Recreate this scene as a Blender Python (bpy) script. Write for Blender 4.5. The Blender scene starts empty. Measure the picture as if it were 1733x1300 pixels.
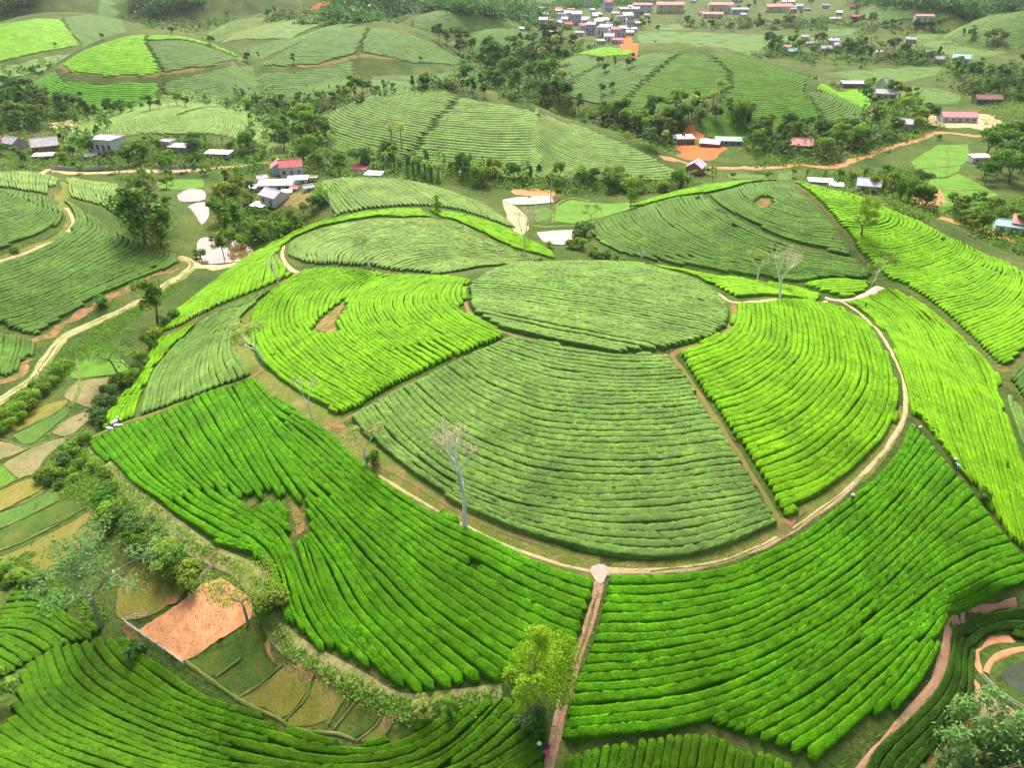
import bpy, math, random
import numpy as np

# ------------------------------------------------------------------ camera, sky, sun, exposure
scene = bpy.context.scene
CAM_Z, PITCH, FPX, U0, V0 = 62.0, math.radians(32.0), 1200.0, 866.5, 650.0
cam_data = bpy.data.cameras.new('camera')
cam_data.sensor_width = 36.0
cam_data.lens = 36.0 * FPX / 1733.0
cam_data.clip_start = 1.0
cam_data.clip_end = 9000.0
cam = bpy.data.objects.new('camera', cam_data)
scene.collection.objects.link(cam)
cam.location = (0, 0, CAM_Z)
cam.rotation_euler = (math.pi / 2 - PITCH, 0, 0)
scene.camera = cam

SUN_ELEV, SUN_AZ = math.radians(54.0), math.radians(-6.0)      # azimuth measured from +y towards +x
world = bpy.data.worlds.new('World')
scene.world = world
world.use_nodes = True
wn = world.node_tree.nodes
sky = wn.new('ShaderNodeTexSky')
sky.sky_type = 'NISHITA'
sky.sun_disc = False
sky.sun_elevation = SUN_ELEV
sky.sun_rotation = SUN_AZ
sky.air_density = 0.7
sky.dust_density = 9.0
sky.ozone_density = 0.6
wn['Background'].inputs['Strength'].default_value = 0.1
world.node_tree.links.new(sky.outputs['Color'], wn['Background'].inputs['Color'])
sun_data = bpy.data.lights.new('sun', 'SUN')
sun_data.energy = 1.45
sun_data.angle = math.radians(20.0)
sun_data.color = (1.0, 0.955, 0.88)
sun = bpy.data.objects.new('sun', sun_data)
scene.collection.objects.link(sun)
sun.rotation_euler = (math.pi / 2 - SUN_ELEV, 0, math.pi - SUN_AZ)
sun.location = (0, 0, 200)
scene.view_settings.view_transform = 'Standard'
scene.view_settings.look = 'None'
scene.view_settings.gamma = 1.0
scene.view_settings.exposure = 1.27
scene.cycles.max_bounces = 6
scene.cycles.diffuse_bounces = 2
scene.cycles.glossy_bounces = 2
scene.cycles.transmission_bounces = 3
scene.cycles.transparent_max_bounces = 4
scene.cycles.volume_bounces = 0
scene.cycles.caustics_reflective = False
scene.cycles.caustics_refractive = False

# ------------------------------------------------------------------ the lie of the land
# dome shaped tea hills: centre x, y, half axes, turn, height
HILLS = [
    (10.7, 82.6, 70.0, 62.0, 0.035, 20.05),      # the hill with the loop track (its near side is steeper)
    (-27.0, 133.7, 36.3, 52.9, -0.106, 11.79),   # its rear knoll
    (68.6, 159.2, 38.7, 48.9, 0.924, 13.47),
    (75.9, 149.1, 36.3, 68.7, 0.076, 8.45),
    (98.0, 112.0, 34.0, 40.0, 0.0, 8.5),
    (-34.5, 177.6, 39.5, 29.1, -0.607, 10.18),
    (-22.8, 274.6, 69.0, 37.0, -0.625, 17.4),
    (-33.3, 302.5, 110.3, 41.7, -0.852, 10.58),
    (-125.6, 279.0, 62.0, 29.0, -1.09, 6.2),
    (-139.2, 150.1, 62.2, 61.1, -0.027, 17.37),
    (-185.2, 404.4, 86.0, 59.8, -0.994, 23.2),
    (-86.9, 448.8, 56.3, 109.1, -0.205, 22.6),
    (-122.7, 519.0, 77.2, 179.0, 0.387, 19.4),
    (-162.2, 551.3, 44.3, 68.5, 1.283, 20.6),
    (-324.1, 552.9, 59.3, 146.3, 0.218, 19.4),
    (58.7, 375.2, 39.4, 107.4, -3.059, 17.01),
    (78.0, 363.8, 97.7, 74.9, -1.260, 20.8),
    (-45.9, 605.6, 81.0, 29.0, 0.815, 18.6),
    (-5.8, 518.6, 52.7, 40.7, -1.169, 13.18),
    (356.8, 559.6, 41.0, 54.1, -3.137, 20.23),
    (357.1, 696.8, 70.0, 70.0, -0.009, 22.51),
    (-300.0, 800.0, 110.0, 80.0, 0.2, 34.0),
    (-150.0, 860.0, 120.0, 90.0, -0.2, 30.0),
    (-40.0, 760.0, 70.0, 60.0, 0.3, 14.0),
    (-460.0, 740.0, 110.0, 100.0, 0.1, 36.0),
    (520.0, 760.0, 80.0, 90.0, 0.3, 30.0),
    (440.0, 860.0, 90.0, 60.0, 0.1, 30.0),
    (-62.0, 6.0, 46.0, 38.0, 0.25, 9.5),         # the near slope below the drone, left
    (150.0, 40.0, 60.0, 60.0, 0.0, 12.0),
    (-230.0, 60.0, 90.0, 80.0, 0.3, 20.0),
    (230.0, 180.0, 70.0, 90.0, 0.3, 18.0),
    (0.0, 1500.0, 500.0, 200.0, 0.1, 60.0),
    (-900.0, 1300.0, 420.0, 260.0, 0.3, 80.0),
    (900.0, 1400.0, 460.0, 260.0, -0.2, 80.0),
    (24.0, 250.0, 45.0, 24.0, -0.877, 8.5),      # the long hill's tapering end
]


PADS = [(48.5, 42.3, 4.6, 4.0, 3.2)]            # level ground under the small corner pond


def smax(a, b, k):
    h = np.maximum(k - np.abs(a - b), 0.0) / k
    return np.maximum(a, b) + h * h * k * 0.25


def dome(p, x, y):
    cx, cy, a, b, rot, H = p
    c, s = math.cos(rot), math.sin(rot)
    X = (x - cx) * c + (y - cy) * s
    Y = -(x - cx) * s + (y - cy) * c
    if H == 20.05:
        b = np.where(Y < 0, 56.0, b)
    return H * (1 - (X / a) ** 2 - (Y / b) ** 2)


def undulate(x, y):
    return (0.16 * np.sin(x * 0.21 + 1.3 * np.sin(y * 0.13)) * np.sin(y * 0.19 + 0.7)
            + 0.07 * np.sin(x * 0.63 + y * 0.41) * np.cos(y * 0.57 - x * 0.23))


HA = np.array(HILLS)[:, :, None]
HC, HS = np.cos(HA[:, 4]), np.sin(HA[:, 4])


def land(x, y):
    """height of the land"""
    x, y = np.broadcast_arrays(np.asarray(x, float), np.asarray(y, float))
    shape = x.shape
    x, y = x.ravel(), y.ravel()
    if len(x) > 60000:
        return np.concatenate([land(x[k:k + 60000], y[k:k + 60000]) for k in range(0, len(x), 60000)]).reshape(shape)
    X = (x - HA[:, 0]) * HC + (y - HA[:, 1]) * HS
    Y = -(x - HA[:, 0]) * HS + (y - HA[:, 1]) * HC
    Y[0] = np.where(Y[0] < 0, Y[0] * (HA[0, 3] / 56.0), Y[0])
    D = HA[:, 5] * (1 - (X / HA[:, 2]) ** 2 - (Y / HA[:, 3]) ** 2)
    z = np.zeros(len(x))
    for k in np.nonzero(D.max(1) > -3.0)[0]:
        z = smax(z, D[k], 3.0)
    for px, py, rx, ry, lvl in PADS:
        r = np.hypot((x - px) / rx, (y - py) / ry)
        w = np.clip(1.9 - r, 0, 0.9) / 0.9
        w = w * w * (3 - 2 * w)
        z = z * (1 - w) + lvl * w
    return (z + undulate(x, y)).reshape(shape)


FW = np.array([0, math.cos(PITCH), -math.sin(PITCH)])
DN = np.array([0, -math.sin(PITCH), -math.cos(PITCH)])
RT = np.array([1.0, 0, 0])


T_MARCH = 18.0 * 1.0072 ** np.arange(720)
RX, RY = np.arange(-1000, 1001, 4.0), np.arange(0, 2001, 4.0)
RASTER = land(*np.meshgrid(RX, RY))


def land_fast(x, y):
    fx = np.clip((x - RX[0]) / 4.0, 0, len(RX) - 1.001)
    fy = np.clip((y - RY[0]) / 4.0, 0, len(RY) - 1.001)
    i, j = fx.astype(int), fy.astype(int)
    fx, fy = fx - i, fy - j
    return (RASTER[j, i] * (1 - fx) + RASTER[j, i + 1] * fx) * (1 - fy) + (RASTER[j + 1, i] * (1 - fx) + RASTER[j + 1, i + 1] * fx) * fy


def P(pts):
    """points of the land seen at picture positions -> world x, y, z"""
    pts = np.asarray(pts, float).reshape(-1, 2)
    d = FW + ((pts[:, 0] - U0) / FPX)[:, None] * RT + ((pts[:, 1] - V0) / FPX)[:, None] * DN
    lo = np.full(len(pts), 3000.0)
    hi = np.full(len(pts), 3001.0)
    for k in range(0, len(pts), 100):
        dk = d[k:k + 100]
        z = CAM_Z + dk[:, 2:3] * T_MARCH[None]
        under = z < land_fast(dk[:, 0:1] * T_MARCH[None], dk[:, 1:2] * T_MARCH[None])
        first = under.argmax(1)
        hit = under.any(1) & (first > 0)
        lo[k:k + 100][hit] = T_MARCH[first[hit] - 1] * 0.994
        hi[k:k + 100][hit] = T_MARCH[first[hit]] * 1.003
    for _ in range(16):
        m = 0.5 * (lo + hi)
        under = CAM_Z + d[:, 2] * m < land(d[:, 0] * m, d[:, 1] * m)
        hi = np.where(under, m, hi)
        lo = np.where(under, lo, m)
    q = d * hi[:, None]
    q[:, 2] = land(q[:, 0], q[:, 1])
    return q


def P_on(pts, k):
    """like P, but keeps to hill k: a position just past the crest slides down to the crest"""
    pts = np.array(pts, float).reshape(-1, 2)
    ks = k if isinstance(k, (tuple, list)) else (k,)
    for _ in range(40):
        q = P(pts)
        on = np.zeros(len(pts), bool)
        for j in ks:
            on |= dome(HILLS[j], q[:, 0], q[:, 1]) > -3.0
        if on.all():
            break
        pts[~on, 1] += 1.5
    return q


# ------------------------------------------------------------------ helpers
rng = np.random.default_rng(7)
random.seed(7)
COL = scene.collection


def mesh_obj(name, verts, faces, mat=None, parent=None, smooth=False, **props):
    me = bpy.data.meshes.new(name)
    verts = np.asarray(verts, np.float32)
    if isinstance(faces, np.ndarray):
        n, k = faces.shape
        me.vertices.add(len(verts))
        me.vertices.foreach_set('co', verts.ravel())
        me.loops.add(n * k)
        me.loops.foreach_set('vertex_index', faces.astype(np.int32).ravel())
        me.polygons.add(n)
        me.polygons.foreach_set('loop_start', np.arange(0, n * k, k, dtype=np.int32))
        me.update(calc_edges=True)
    else:
        me.from_pydata([tuple(map(float, v)) for v in verts], [], faces)
        me.update()
    if mat is not None:
        me.materials.append(mat)
    me.polygons.foreach_set('use_smooth', np.full(len(me.polygons), bool(smooth)))
    o = bpy.data.objects.new(name, me)
    COL.objects.link(o)
    if parent is not None:
        hang(o, parent)
    for a, b in props.items():
        o[a] = b
    return o


def hang(o, parent):
    o.parent = parent
    if parent.type == 'EMPTY' and not parent.get('local'):
        o.matrix_parent_inverse = parent.matrix_basis.inverted()


def empty(name, loc, label=None, category=None, group=None, rz=0.0, scale=1.0, local=False):
    o = bpy.data.objects.new(name, None)
    o.empty_display_size = 0.5
    COL.objects.link(o)
    o.location = tuple(float(c) for c in loc)
    o.rotation_euler = (0, 0, rz)
    o.scale = (scale,) * 3
    if local:
        o['local'] = 1
    if label:
        o['label'] = label
    if category:
        o['category'] = category
    if group:
        o['group'] = group
    return o


def tag(o, label, category, group=None):
    o['label'] = label
    o['category'] = category
    if group:
        o['group'] = group
    return o


def new_mat(name):
    m = bpy.data.materials.new(name)
    m.use_nodes = True
    nt = m.node_tree
    return m, nt, nt.nodes, nt.links, nt.nodes['Principled BSDF']


def ramp(nodes, stops):
    r = nodes.new('ShaderNodeValToRGB')
    el = r.color_ramp.elements
    while len(el) < len(stops):
        el.new(0.5)
    for e, (p, c) in zip(el, stops):
        e.position = p
        e.color = (c[0], c[1], c[2], 1)
    return r


def noise(nodes, links, scale, detail=3.0, rough=0.55, coord='Object', stretch=None):
    tc = nodes.new('ShaderNodeTexCoord')
    n = nodes.new('ShaderNodeTexNoise')
    n.inputs['Scale'].default_value = scale
    n.inputs['Detail'].default_value = detail
    n.inputs['Roughness'].default_value = rough
    src = tc.outputs[coord]
    if stretch:
        mp = nodes.new('ShaderNodeMapping')
        mp.inputs['Scale'].default_value = stretch
        links.new(src, mp.inputs['Vector'])
        src = mp.outputs['Vector']
    links.new(src, n.inputs['Vector'])
    return n


def mixc(nodes, links, fac, a, b, mode='MIX'):
    m = nodes.new('ShaderNodeMix')
    m.data_type = 'RGBA'
    m.blend_type = mode
    for sock, val in ((m.inputs[0], fac), (m.inputs[6], a), (m.inputs[7], b)):
        if hasattr(val, 'links'):
            links.new(val, sock)
        elif isinstance(val, (int, float)):
            sock.default_value = val
        else:
            sock.default_value = (val[0], val[1], val[2], 1)
    return m.outputs[2]


def simple_mat(name, col, rough=0.7, var=0.25, scale=2.0, bump=0.0, bscale=20.0, metallic=0.0, spec=0.4, coord='Object', obj_var=0.0):
    m, nt, N, L, bs = new_mat(name)
    n = noise(N, L, scale, 4.0, 0.6, coord)
    lo = [c * (1 - var) for c in col]
    hi = [min(1, c * (1 + var)) for c in col]
    r = ramp(N, [(0.3, lo), (0.7, hi)])
    L.new(n.outputs['Fac'], r.inputs['Fac'])
    out = r.outputs['Color']
    if obj_var:
        oi = N.new('ShaderNodeObjectInfo')
        hv = N.new('ShaderNodeHueSaturation')
        mr = N.new('ShaderNodeMapRange')
        mr.inputs[3].default_value = 1 - obj_var
        mr.inputs[4].default_value = 1 + obj_var
        L.new(oi.outputs['Random'], mr.inputs[0])
        L.new(mr.outputs[0], hv.inputs['Value'])
        L.new(out, hv.inputs['Color'])
        out = hv.outputs['Color']
    L.new(out, bs.inputs['Base Color'])
    bs.inputs['Roughness'].default_value = rough
    bs.inputs['Metallic'].default_value = metallic
    bs.inputs['Specular IOR Level'].default_value = spec
    if bump:
        b = N.new('ShaderNodeBump')
        b.inputs['Strength'].default_value = bump
        b.inputs['Distance'].default_value = 0.05
        n2 = noise(N, L, bscale, 3.0, 0.6, coord)
        L.new(n2.outputs['Fac'], b.inputs['Height'])
        L.new(b.outputs['Normal'], bs.inputs['Normal'])
    return m


def tea_mat(name, dark, mid, light, shoots, shoot_col):
    """clipped tea: leaf speckle, broad patches, a sprinkle of new shoots"""
    m, nt, N, L, bs = new_mat(name)
    n1 = noise(N, L, 5.5, 3.0, 0.7)
    r1 = ramp(N, [(0.36, dark), (0.50, mid), (0.64, light)])
    L.new(n1.outputs['Fac'], r1.inputs['Fac'])
    n2 = noise(N, L, 0.22, 3.0, 0.6)
    mr = N.new('ShaderNodeMapRange')
    mr.inputs[1].default_value = 0.3
    mr.inputs[2].default_value = 0.7
    mr.inputs[3].default_value = 0.72
    mr.inputs[4].default_value = 1.25
    L.new(n2.outputs['Fac'], mr.inputs[0])
    oi = N.new('ShaderNodeObjectInfo')
    mo = N.new('ShaderNodeMapRange')
    mo.inputs[3].default_value = 0.92
    mo.inputs[4].default_value = 1.08
    L.new(oi.outputs['Random'], mo.inputs[0])
    mul = N.new('ShaderNodeMath')
    mul.operation = 'MULTIPLY'
    L.new(mr.outputs[0], mul.inputs[0])
    L.new(mo.outputs[0], mul.inputs[1])
    n5 = noise(N, L, 1.5, 2.0, 0.5)                 # bush by bush
    m5 = N.new('ShaderNodeMapRange')
    m5.inputs[1].default_value = 0.3
    m5.inputs[2].default_value = 0.7
    m5.inputs[3].default_value = 0.86
    m5.inputs[4].default_value = 1.14
    L.new(n5.outputs['Fac'], m5.inputs[0])
    mul5 = N.new('ShaderNodeMath')
    mul5.operation = 'MULTIPLY'
    L.new(mul.outputs[0], mul5.inputs[0])
    L.new(m5.outputs[0], mul5.inputs[1])
    mul = mul5
    n3 = noise(N, L, 1.1, 4.0, 0.75)
    rs = ramp(N, [(0.46, (0, 0, 0)), (0.62, (shoots,) * 3)])
    L.new(n3.outputs['Fac'], rs.inputs['Fac'])
    c = mixc(N, L, rs.outputs['Color'], r1.outputs['Color'], shoot_col)
    n4 = noise(N, L, 0.085, 4.0, 0.65)
    r4 = ramp(N, [(0.42, (0, 0, 0)), (0.64, (0.6, 0.6, 0.6))])
    L.new(n4.outputs['Fac'], r4.inputs['Fac'])
    c = mixc(N, L, r4.outputs['Color'], c, (mid[0] * 1.2, mid[1] * 1.02, mid[2] * 1.15))
    hv = N.new('ShaderNodeHueSaturation')
    L.new(c, hv.inputs['Color'])
    L.new(mul.outputs[0], hv.inputs['Value'])
    L.new(hv.outputs['Color'], bs.inputs['Base Color'])
    bs.inputs['Roughness'].default_value = 0.6
    bs.inputs['Specular IOR Level'].default_value = 0.08
    b = N.new('ShaderNodeBump')
    b.inputs['Strength'].default_value = 0.9
    b.inputs['Distance'].default_value = 0.12
    nb = noise(N, L, 7.0, 3.0, 0.7)
    L.new(nb.outputs['Fac'], b.inputs['Height'])
    L.new(b.outputs['Normal'], bs.inputs['Normal'])
    return m


M = {}
M['tea_lime'] = tea_mat('tea_lime', (0.055, 0.185, 0.0015), (0.12, 0.335, 0.002), (0.185, 0.44, 0.003), 0.5, (0.26, 0.51, 0.006))
M['tea_yellow'] = tea_mat('tea_yellow', (0.072, 0.225, 0.002), (0.138, 0.36, 0.003), (0.205, 0.46, 0.005), 0.5, (0.28, 0.54, 0.01))
M['tea_vivid'] = tea_mat('tea_vivid', (0.024, 0.115, 0.0008), (0.060, 0.235, 0.001), (0.10, 0.335, 0.002), 0.4, (0.16, 0.42, 0.004))
M['tea_deep'] = tea_mat('tea_deep', (0.022, 0.085, 0.0015), (0.054, 0.165, 0.002), (0.082, 0.22, 0.004), 0.3, (0.13, 0.29, 0.008))
M['tea_dark'] = tea_mat('tea_dark', (0.014, 0.050, 0.004), (0.032, 0.088, 0.006), (0.050, 0.125, 0.009), 0.2, (0.07, 0.17, 0.015))
M['tea_dull'] = tea_mat('tea_dull', (0.070, 0.155, 0.024), (0.122, 0.245, 0.046), (0.175, 0.32, 0.078), 0.6, (0.21, 0.385, 0.04))
M['tea_pale'] = tea_mat('tea_pale', (0.090, 0.175, 0.030), (0.145, 0.26, 0.052), (0.20, 0.325, 0.08), 0.5, (0.23, 0.385, 0.055))
M['tea_mature'] = tea_mat('tea_mature', (0.040, 0.105, 0.014), (0.078, 0.175, 0.024), (0.115, 0.235, 0.040), 0.5, (0.14, 0.29, 0.025))


def ground_mat():
    m, nt, N, L, bs = new_mat('valley_ground')
    n1 = noise(N, L, 0.07, 5.0, 0.65)
    r1 = ramp(N, [(0.30, (0.038, 0.085, 0.015)), (0.47, (0.072, 0.132, 0.022)), (0.60, (0.115, 0.16, 0.035)), (0.76, (0.19, 0.175, 0.065))])
    L.new(n1.outputs['Fac'], r1.inputs['Fac'])
    n2 = noise(N, L, 1.6, 5.0, 0.7)
    r2 = ramp(N, [(0.35, (0.55, 0.55, 0.55)), (0.65, (1.25, 1.2, 1.1))])
    L.new(n2.outputs['Fac'], r2.inputs['Fac'])
    c = mixc(N, L, 1.0, r1.outputs['Color'], r2.outputs['Color'], 'MULTIPLY')
    n3 = noise(N, L, 0.35, 4.0, 0.7)
    r3 = ramp(N, [(0.64, (0, 0, 0)), (0.74, (0.7, 0.7, 0.7))])
    L.new(n3.outputs['Fac'], r3.inputs['Fac'])
    c = mixc(N, L, r3.outputs['Color'], c, (0.27, 0.13, 0.055))
    L.new(c, bs.inputs['Base Color'])
    bs.inputs['Roughness'].default_value = 0.9
    bs.inputs['Specular IOR Level'].default_value = 0.15
    b = N.new('ShaderNodeBump')
    b.inputs['Strength'].default_value = 0.8
    b.inputs['Distance'].default_value = 0.25
    nb = noise(N, L, 2.5, 4.0, 0.7)
    L.new(nb.outputs['Fac'], b.inputs['Height'])
    L.new(b.outputs['Normal'], bs.inputs['Normal'])
    return m


M['ground'] = ground_mat()


# ------------------------------------------------------------------ the ground: one sheet, fine near the drone, coarse far away
def axis(fine_lo, fine_hi, step, lo, hi, grow, cap):
    out = list(np.arange(fine_lo, fine_hi + 1e-6, step))
    s, v = step, fine_hi
    while v < hi:
        s = min(s * grow, cap)
        v += s
        out.append(v)
    s, v = step, fine_lo
    while v > lo:
        s = min(s * grow, cap)
        v -= s
        out.insert(0, v)
    return np.array(out)


def grid_mesh(name, xs, ys, zf, mat):
    X, Y = np.meshgrid(xs, ys)
    Z = zf(X, Y)
    v = np.stack([X.ravel(), Y.ravel(), Z.ravel()], 1)
    ny, nx = X.shape
    i = np.arange(ny - 1)[:, None] * nx + np.arange(nx - 1)[None]
    f = np.stack([i, i + 1, i + nx + 1, i + nx], -1).reshape(-1, 4)
    return mesh_obj(name, v, f, mat, smooth=True)


ground = grid_mesh('ground', axis(-110, 120, 1.5, -2600, 2600, 1.035, 60.0), axis(15, 205, 1.5, -260, 4200, 1.03, 60.0), land, M['ground'])
ground['kind'] = 'structure'


# ------------------------------------------------------------------ sheets laid on the land
def resample(c, step):
    d = np.sqrt((np.diff(c, axis=0) ** 2).sum(1))
    s = np.concatenate([[0], np.cumsum(d)])
    n = max(2, int(round(s[-1] / step)) + 1)
    t = np.linspace(0, s[-1], n)
    return np.stack([np.interp(t, s, c[:, k]) for k in range(c.shape[1])], 1)


def smooth_curve(c, n=24):
    """Catmull-Rom through the points"""
    c = np.asarray(c, float)
    if len(c) < 3:
        return resample(c, max(1e-3, np.linalg.norm(c[-1] - c[0]) / n))
    p = np.vstack([2 * c[0] - c[1], c, 2 * c[-1] - c[-2]])
    out = []
    t = np.linspace(0, 1, 9)[:-1][:, None]
    for i in range(1, len(p) - 2):
        a, b, d, e = p[i - 1], p[i], p[i + 1], p[i + 2]
        out.append(0.5 * (2 * b + (d - a) * t + (2 * a - 5 * b + 4 * d - e) * t ** 2 + (3 * b - a - 3 * d + e) * t ** 3))
    out.append(c[-1][None])
    return np.vstack(out)


def normals2(c):
    t = np.gradient(c, axis=0)
    t /= np.linalg.norm(t, axis=1)[:, None] + 1e-9
    return np.stack([-t[:, 1], t[:, 0]], 1)


def track(name, px, width, mat, lift=0.05, hill=None, step=1.0, wob=0.12, parent=None, kind='structure', dome_h=0.0, wvar=None):
    q = P(px) if hill is None else P_on(px, hill)
    c = resample(smooth_curve(q[:, :2]), step)
    n = normals2(c)
    w = np.full(len(c), width * 0.5) if wvar is None else np.interp(np.linspace(0, 1, len(c)), np.linspace(0, 1, len(wvar)), wvar) * 0.5
    k = 7
    V = []
    jl = np.interp(np.arange(len(c)), np.arange(0, len(c) + 3, 2), rng.normal(0, wob, len(np.arange(0, len(c) + 3, 2))))
    jr = np.interp(np.arange(len(c)), np.arange(0, len(c) + 3, 2), rng.normal(0, wob, len(np.arange(0, len(c) + 3, 2))))
    for s in np.linspace(-1, 1, k):
        off = w * s + (jr * max(s, 0) + jl * min(s, 0)) * width
        p = c + n * off[:, None]
        z = land(p[:, 0], p[:, 1]) + (lift + dome_h * (1 - s * s) if abs(s) < 0.99 else 0.015)
        V.append(np.column_stack([p, z]))
    V = np.stack(V, 1)
    m = len(c)
    i = np.arange(m - 1)[:, None] * k + np.arange(k - 1)[None]
    f = np.stack([i, i + 1, i + k + 1, i + k], -1).reshape(-1, 4)
    o = mesh_obj(name, V.reshape(-1, 3), f[:, ::-1].copy(), mat, parent, smooth=True)
    if kind:
        o['kind'] = kind
    return o


def inside(poly, x, y):
    r = np.zeros(x.shape, bool)
    n = len(poly)
    for i in range(n):
        x1, y1 = poly[i]
        x2, y2 = poly[(i + 1) % n]
        if y1 == y2:
            continue
        c = ((y1 > y) != (y2 > y)) & (x < (x2 - x1) * (y - y1) / (y2 - y1) + x1)
        r ^= c
    return r


def edge_dist(poly, x, y):
    d = np.full(x.shape, 1e9)
    n = len(poly)
    for i in range(n):
        a = poly[i]
        b = poly[(i + 1) % n]
        ab = b - a
        L2 = ab @ ab + 1e-12
        t = np.clip(((x - a[0]) * ab[0] + (y - a[1]) * ab[1]) / L2, 0, 1)
        d = np.minimum(d, np.hypot(x - a[0] - t * ab[0], y - a[1] - t * ab[1]))
    return d


def sheet(name, poly_xy, mat, lift=0.05, step=1.2, flat=None, parent=None, kind='structure', bumps=0.0, rounded=True, ragged=0.012, curvy=True):
    """a patch of ground cover or water with the traced outline"""
    poly = np.asarray(poly_xy, float)
    if rounded:
        closed = np.vstack([poly, poly[:1]])
        poly = resample(smooth_curve(closed) if curvy else closed, step)[:-1]
        n_ = len(poly)
        ang = np.arange(n_) / n_ * 2 * math.pi
        ext = np.ptp(poly, axis=0).min()
        wav = sum(rng.normal(0, 1) * np.sin(kk * ang + rng.uniform(0, 6)) / kk ** 0.6 for kk in range(3, 14))
        ctr = poly.mean(0)
        poly = poly + (poly - ctr) / (np.linalg.norm(poly - ctr, axis=1)[:, None] + 1e-6) * (wav * ragged * ext)[:, None]
    import mathutils
    xs = np.arange(poly[:, 0].min(), poly[:, 0].max(), step)
    ys = np.arange(poly[:, 1].min(), poly[:, 1].max(), step)
    pts = [tuple(p) for p in poly]
    if len(xs) * len(ys) < 40000:
        X, Y = np.meshgrid(xs, ys)
        ok = inside(poly, X, Y) & (edge_dist(poly, X, Y) > step * 0.45)
        pts += list(zip(X[ok], Y[ok]))
    nb = len(poly)
    r = mathutils.geometry.delaunay_2d_cdt([mathutils.Vector(p) for p in pts], [], [list(range(nb))], 1, 1e-4)
    v = np.array([(p.x, p.y) for p in r[0]])
    if flat is None:
        z = land(v[:, 0], v[:, 1]) + lift
        if bumps:
            z += rng.normal(0, bumps, len(z))
    else:
        z = np.full(len(v), flat)
    o = mesh_obj(name, np.column_stack([v, z]), [tuple(f) for f in r[2]], mat, parent, smooth=True)
    if kind:
        o['kind'] = kind
    return o


# ------------------------------------------------------------------ tea plots: every hedge row is a mesh of its own
PROF = np.array([(-1.0, -0.10), (-1.0, 0.54), (-0.955, 0.67), (-0.50, 0.715), (0.50, 0.715), (0.955, 0.67), (1.0, 0.54), (1.0, -0.10)])
PROF_FAR = np.array([(-1.0, -0.15), (-0.97, 0.52), (-0.80, 0.70), (0.80, 0.70), (0.97, 0.52), (1.0, -0.15)])


def hedge(c, hw, h, far, zrand):
    """vertices and faces of one clipped hedge along the curve c"""
    prof = PROF_FAR if far else PROF
    m, k = len(c), len(prof)
    n = normals2(c)
    s = np.concatenate([[0], np.cumsum(np.sqrt((np.diff(c, axis=0) ** 2).sum(1)))])
    e = np.minimum(s, s[-1] - s)
    r = hw * 1.0
    cap = np.sqrt(np.clip(1 - (1 - np.clip(e / (r * 0.9), 0, 1)) ** 2, 0, 1))
    cap = np.maximum(cap, 0.06)
    lumps = 1 + 0.018 * np.sin(s * 2.1 + zrand * 9) + 0.018 * np.sin(s * 4.7 + zrand * 31)
    W = hw * cap * (0.98 + 0.02 * lumps)
    Hh = h * (0.35 + 0.65 * cap) * lumps
    off = W[:, None] * prof[None, :, 0]
    if not far:                                   # single bushes swell and thin along the row, each side on its own
        ks = np.arange(0, s[-1] + 2.0, 0.55)
        rag = [np.interp(s, ks, rng.normal(0, 1, len(ks))) for _ in range(3)]
        off = off * np.where(prof[None, :, 0] > 0, 1 + 0.022 * rag[0][:, None], 1 + 0.022 * rag[1][:, None])
        Hh = Hh * (1 + 0.025 * rag[2])
    x = c[:, 0, None] + n[:, 0, None] * off
    y = c[:, 1, None] + n[:, 1, None] * off
    j = 0.0 if far else 0.035
    z = land(x, y) + Hh[:, None] * prof[None, :, 1]
    if j:
        z = z + rng.normal(0, j, z.shape)
        x = x + rng.normal(0, j * 0.7, x.shape)
        y = y + rng.normal(0, j * 0.7, y.shape)
    v = np.stack([x, y, z], -1).reshape(-1, 3)
    i = np.arange(m - 1)[:, None] * k + np.arange(k - 1)[None]
    f = np.stack([i, i + k, i + k + 1, i + 1], -1).reshape(-1, 4)
    return v, f


def shoots(v, m, per_m2, size):
    """young leaves standing on the clipped top of a hedge: one small triangle each"""
    k = len(v) // m
    g = v.reshape(m, k, 3)
    area = np.linalg.norm(g[-1, k // 2] - g[0, k // 2]) * np.linalg.norm(g[m // 2, k - 2] - g[m // 2, 1])
    n = int(per_m2 * area)
    i = rng.uniform(0, m - 1.001, n)
    j = rng.uniform(1.0, k - 2.001, n)
    i0, j0 = i.astype(int), j.astype(int)
    fi, fj = (i - i0)[:, None], (j - j0)[:, None]
    p = (g[i0, j0] * (1 - fi) * (1 - fj) + g[i0 + 1, j0] * fi * (1 - fj) + g[i0, j0 + 1] * (1 - fi) * fj + g[i0 + 1, j0 + 1] * fi * fj)
    d = rng.normal(0, 1, (n, 3))
    d[:, 2] = np.abs(d[:, 2]) * 0.8 + 0.25
    d /= np.linalg.norm(d, axis=1)[:, None]
    w = np.cross(d, rng.normal(0, 1, (n, 3)))
    w /= np.linalg.norm(w, axis=1)[:, None] + 1e-9
    s = size * rng.uniform(0.6, 1.5, n)[:, None]
    return np.stack([p - w * s * 0.5, p + w * s * 0.5, p + d * s * 1.5], 1)


def segments(mask):
    out, i, n = [], 0, len(mask)
    while i < n:
        if mask[i]:
            j = i
            while j + 1 < n and mask[j + 1]:
                j += 1
            out.append((i, j))
            i = j + 1
        else:
            i += 1
    return out


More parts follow.
